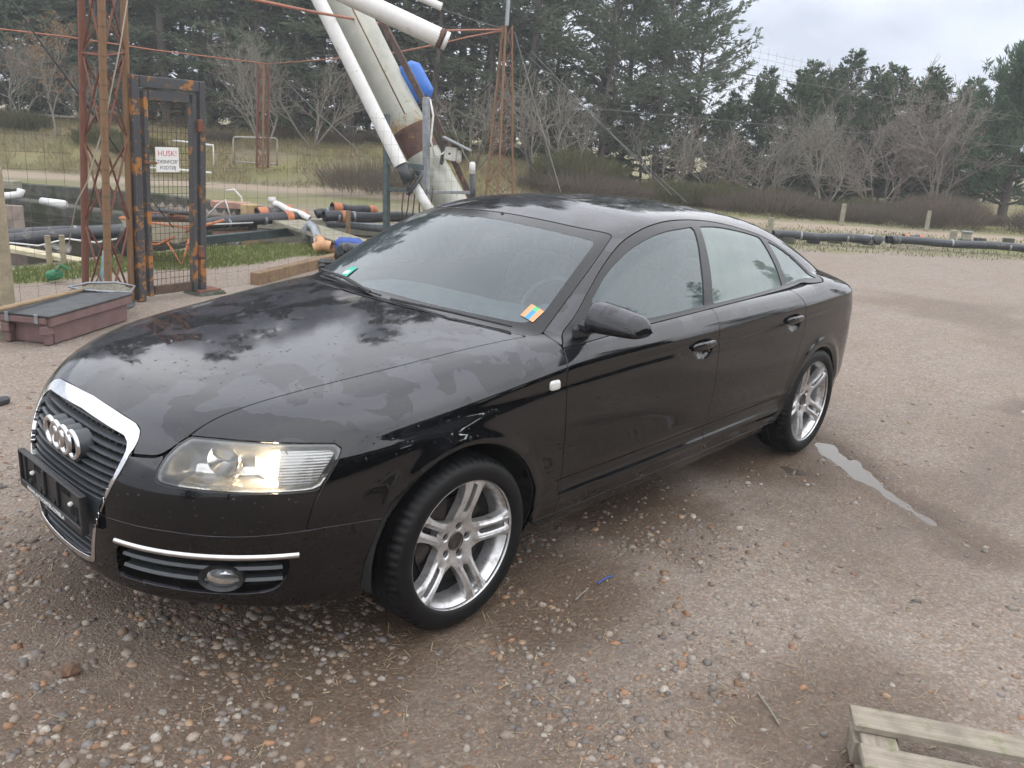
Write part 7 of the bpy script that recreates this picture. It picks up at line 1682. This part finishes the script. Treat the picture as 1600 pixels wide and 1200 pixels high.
for s_ in (-1, 1):
    m = MB(); cushion(m, (2.40, s_*0.37, 0.50), (0.52, 0.50, 0.16)); seat = mpart(m, 'seat', M_SEAT, None, True)
    m = MB(); cushion(m, (2.74, s_*0.37, 0.79), (0.15, 0.50, 0.62), roty(R(20))); mpart(m, 'backrest', M_SEAT, seat, True)
    m = MB(); cushion(m, (2.885, s_*0.37, 1.155), (0.11, 0.27, 0.19), roty(R(12)), 0.6); m.tube([(2.85, s_*0.37-0.06, 1.0), (2.88, s_*0.37-0.06, 1.15)], 0.007, 6); m.tube([(2.85, s_*0.37+0.06, 1.0), (2.88, s_*0.37+0.06, 1.15)], 0.007, 6); mpart(m, 'headrest', M_SEAT, seat, True)
m = MB(); cushion(m, (3.33, 0, 0.50), (0.52, 1.30, 0.18)); seat = mpart(m, 'rear_seat', M_SEAT, None, True)
m = MB(); cushion(m, (3.66, 0, 0.78), (0.16, 1.30, 0.58), roty(R(22))); mpart(m, 'backrest', M_SEAT, seat, True)
for yy in (-0.37, 0, 0.37): m = MB(); cushion(m, (3.79, yy, 1.09), (0.10, 0.24, 0.13), roty(R(12)), 0.6); mpart(m, 'headrest', M_SEAT, seat, True)
m = MB(); m.box((4.0, 0, 1.0), (0.5, 1.2, 0.02)); mpart(m, 'parcel_shelf', M_DASH)
m = MB(); cushion(m, (1.66, 0, 0.86), (0.56, 1.44, 0.24), roty(R(-4)), 0.5); cushion(m, (1.70, -0.37, 0.965), (0.26, 0.40, 0.10), None, 0.7); dash = mpart(m, 'dashboard', M_DASH, None, True)
m = MB(); t = np.linspace(0, 2*np.pi, 41); Rm = roty(R(-62)); ring = np.stack([0*t, 0.185*np.cos(t), 0.185*np.sin(t)], 1)@roty(R(24)).T+np.array([1.99, -0.37, 0.93]); m.tube(ring, 0.014, 8, False)
cushion(m, (1.985, -0.37, 0.925), (0.06, 0.16, 0.13), roty(R(24)), 0.7); m.box((1.985, -0.37, 0.925), (0.02, 0.36, 0.035), roty(R(24))); mpart(m, 'steering_wheel', M_DASH, None, True)
m = MB(); cushion(m, (2.02, 0.0, 1.285), (0.04, 0.24, 0.075), None, 0.6); m.tube([(2.02, 0, 1.31), (2.03, 0, 1.36)], 0.01, 6); mpart(m, 'rear_view_mirror', M_PLAST, None, True)
tag(car, 'wet black saloon car with silver twin-spoke wheels and lit headlights', 'car')
# ------------------------------------------------------------------ damp air over the yard
m = MB(); c_ = SD(0, 60, 0); m.box((c_[0], c_[1], 7.5), (560, 560, 21.0), rotz(-YAW)); haze = m.build('haze', None)
hm = bpy.data.materials.new('damp_air'); hm.use_nodes = True; ht = hm.node_tree; ht.nodes.remove(ht.nodes['Principled BSDF'])
hv = ht.nodes.new('ShaderNodeVolumePrincipled'); hv.inputs['Color'].default_value = (0.90, 0.93, 0.97, 1); hv.inputs['Density'].default_value = 0.0025; hv.inputs['Anisotropy'].default_value = 0.1
ht.links.new(hv.outputs[0], ht.nodes['Material Output'].inputs['Volume']); haze.data.materials.append(hm); tag(haze, 'thin damp haze hanging over the yard and wood', 'haze', kind='stuff')
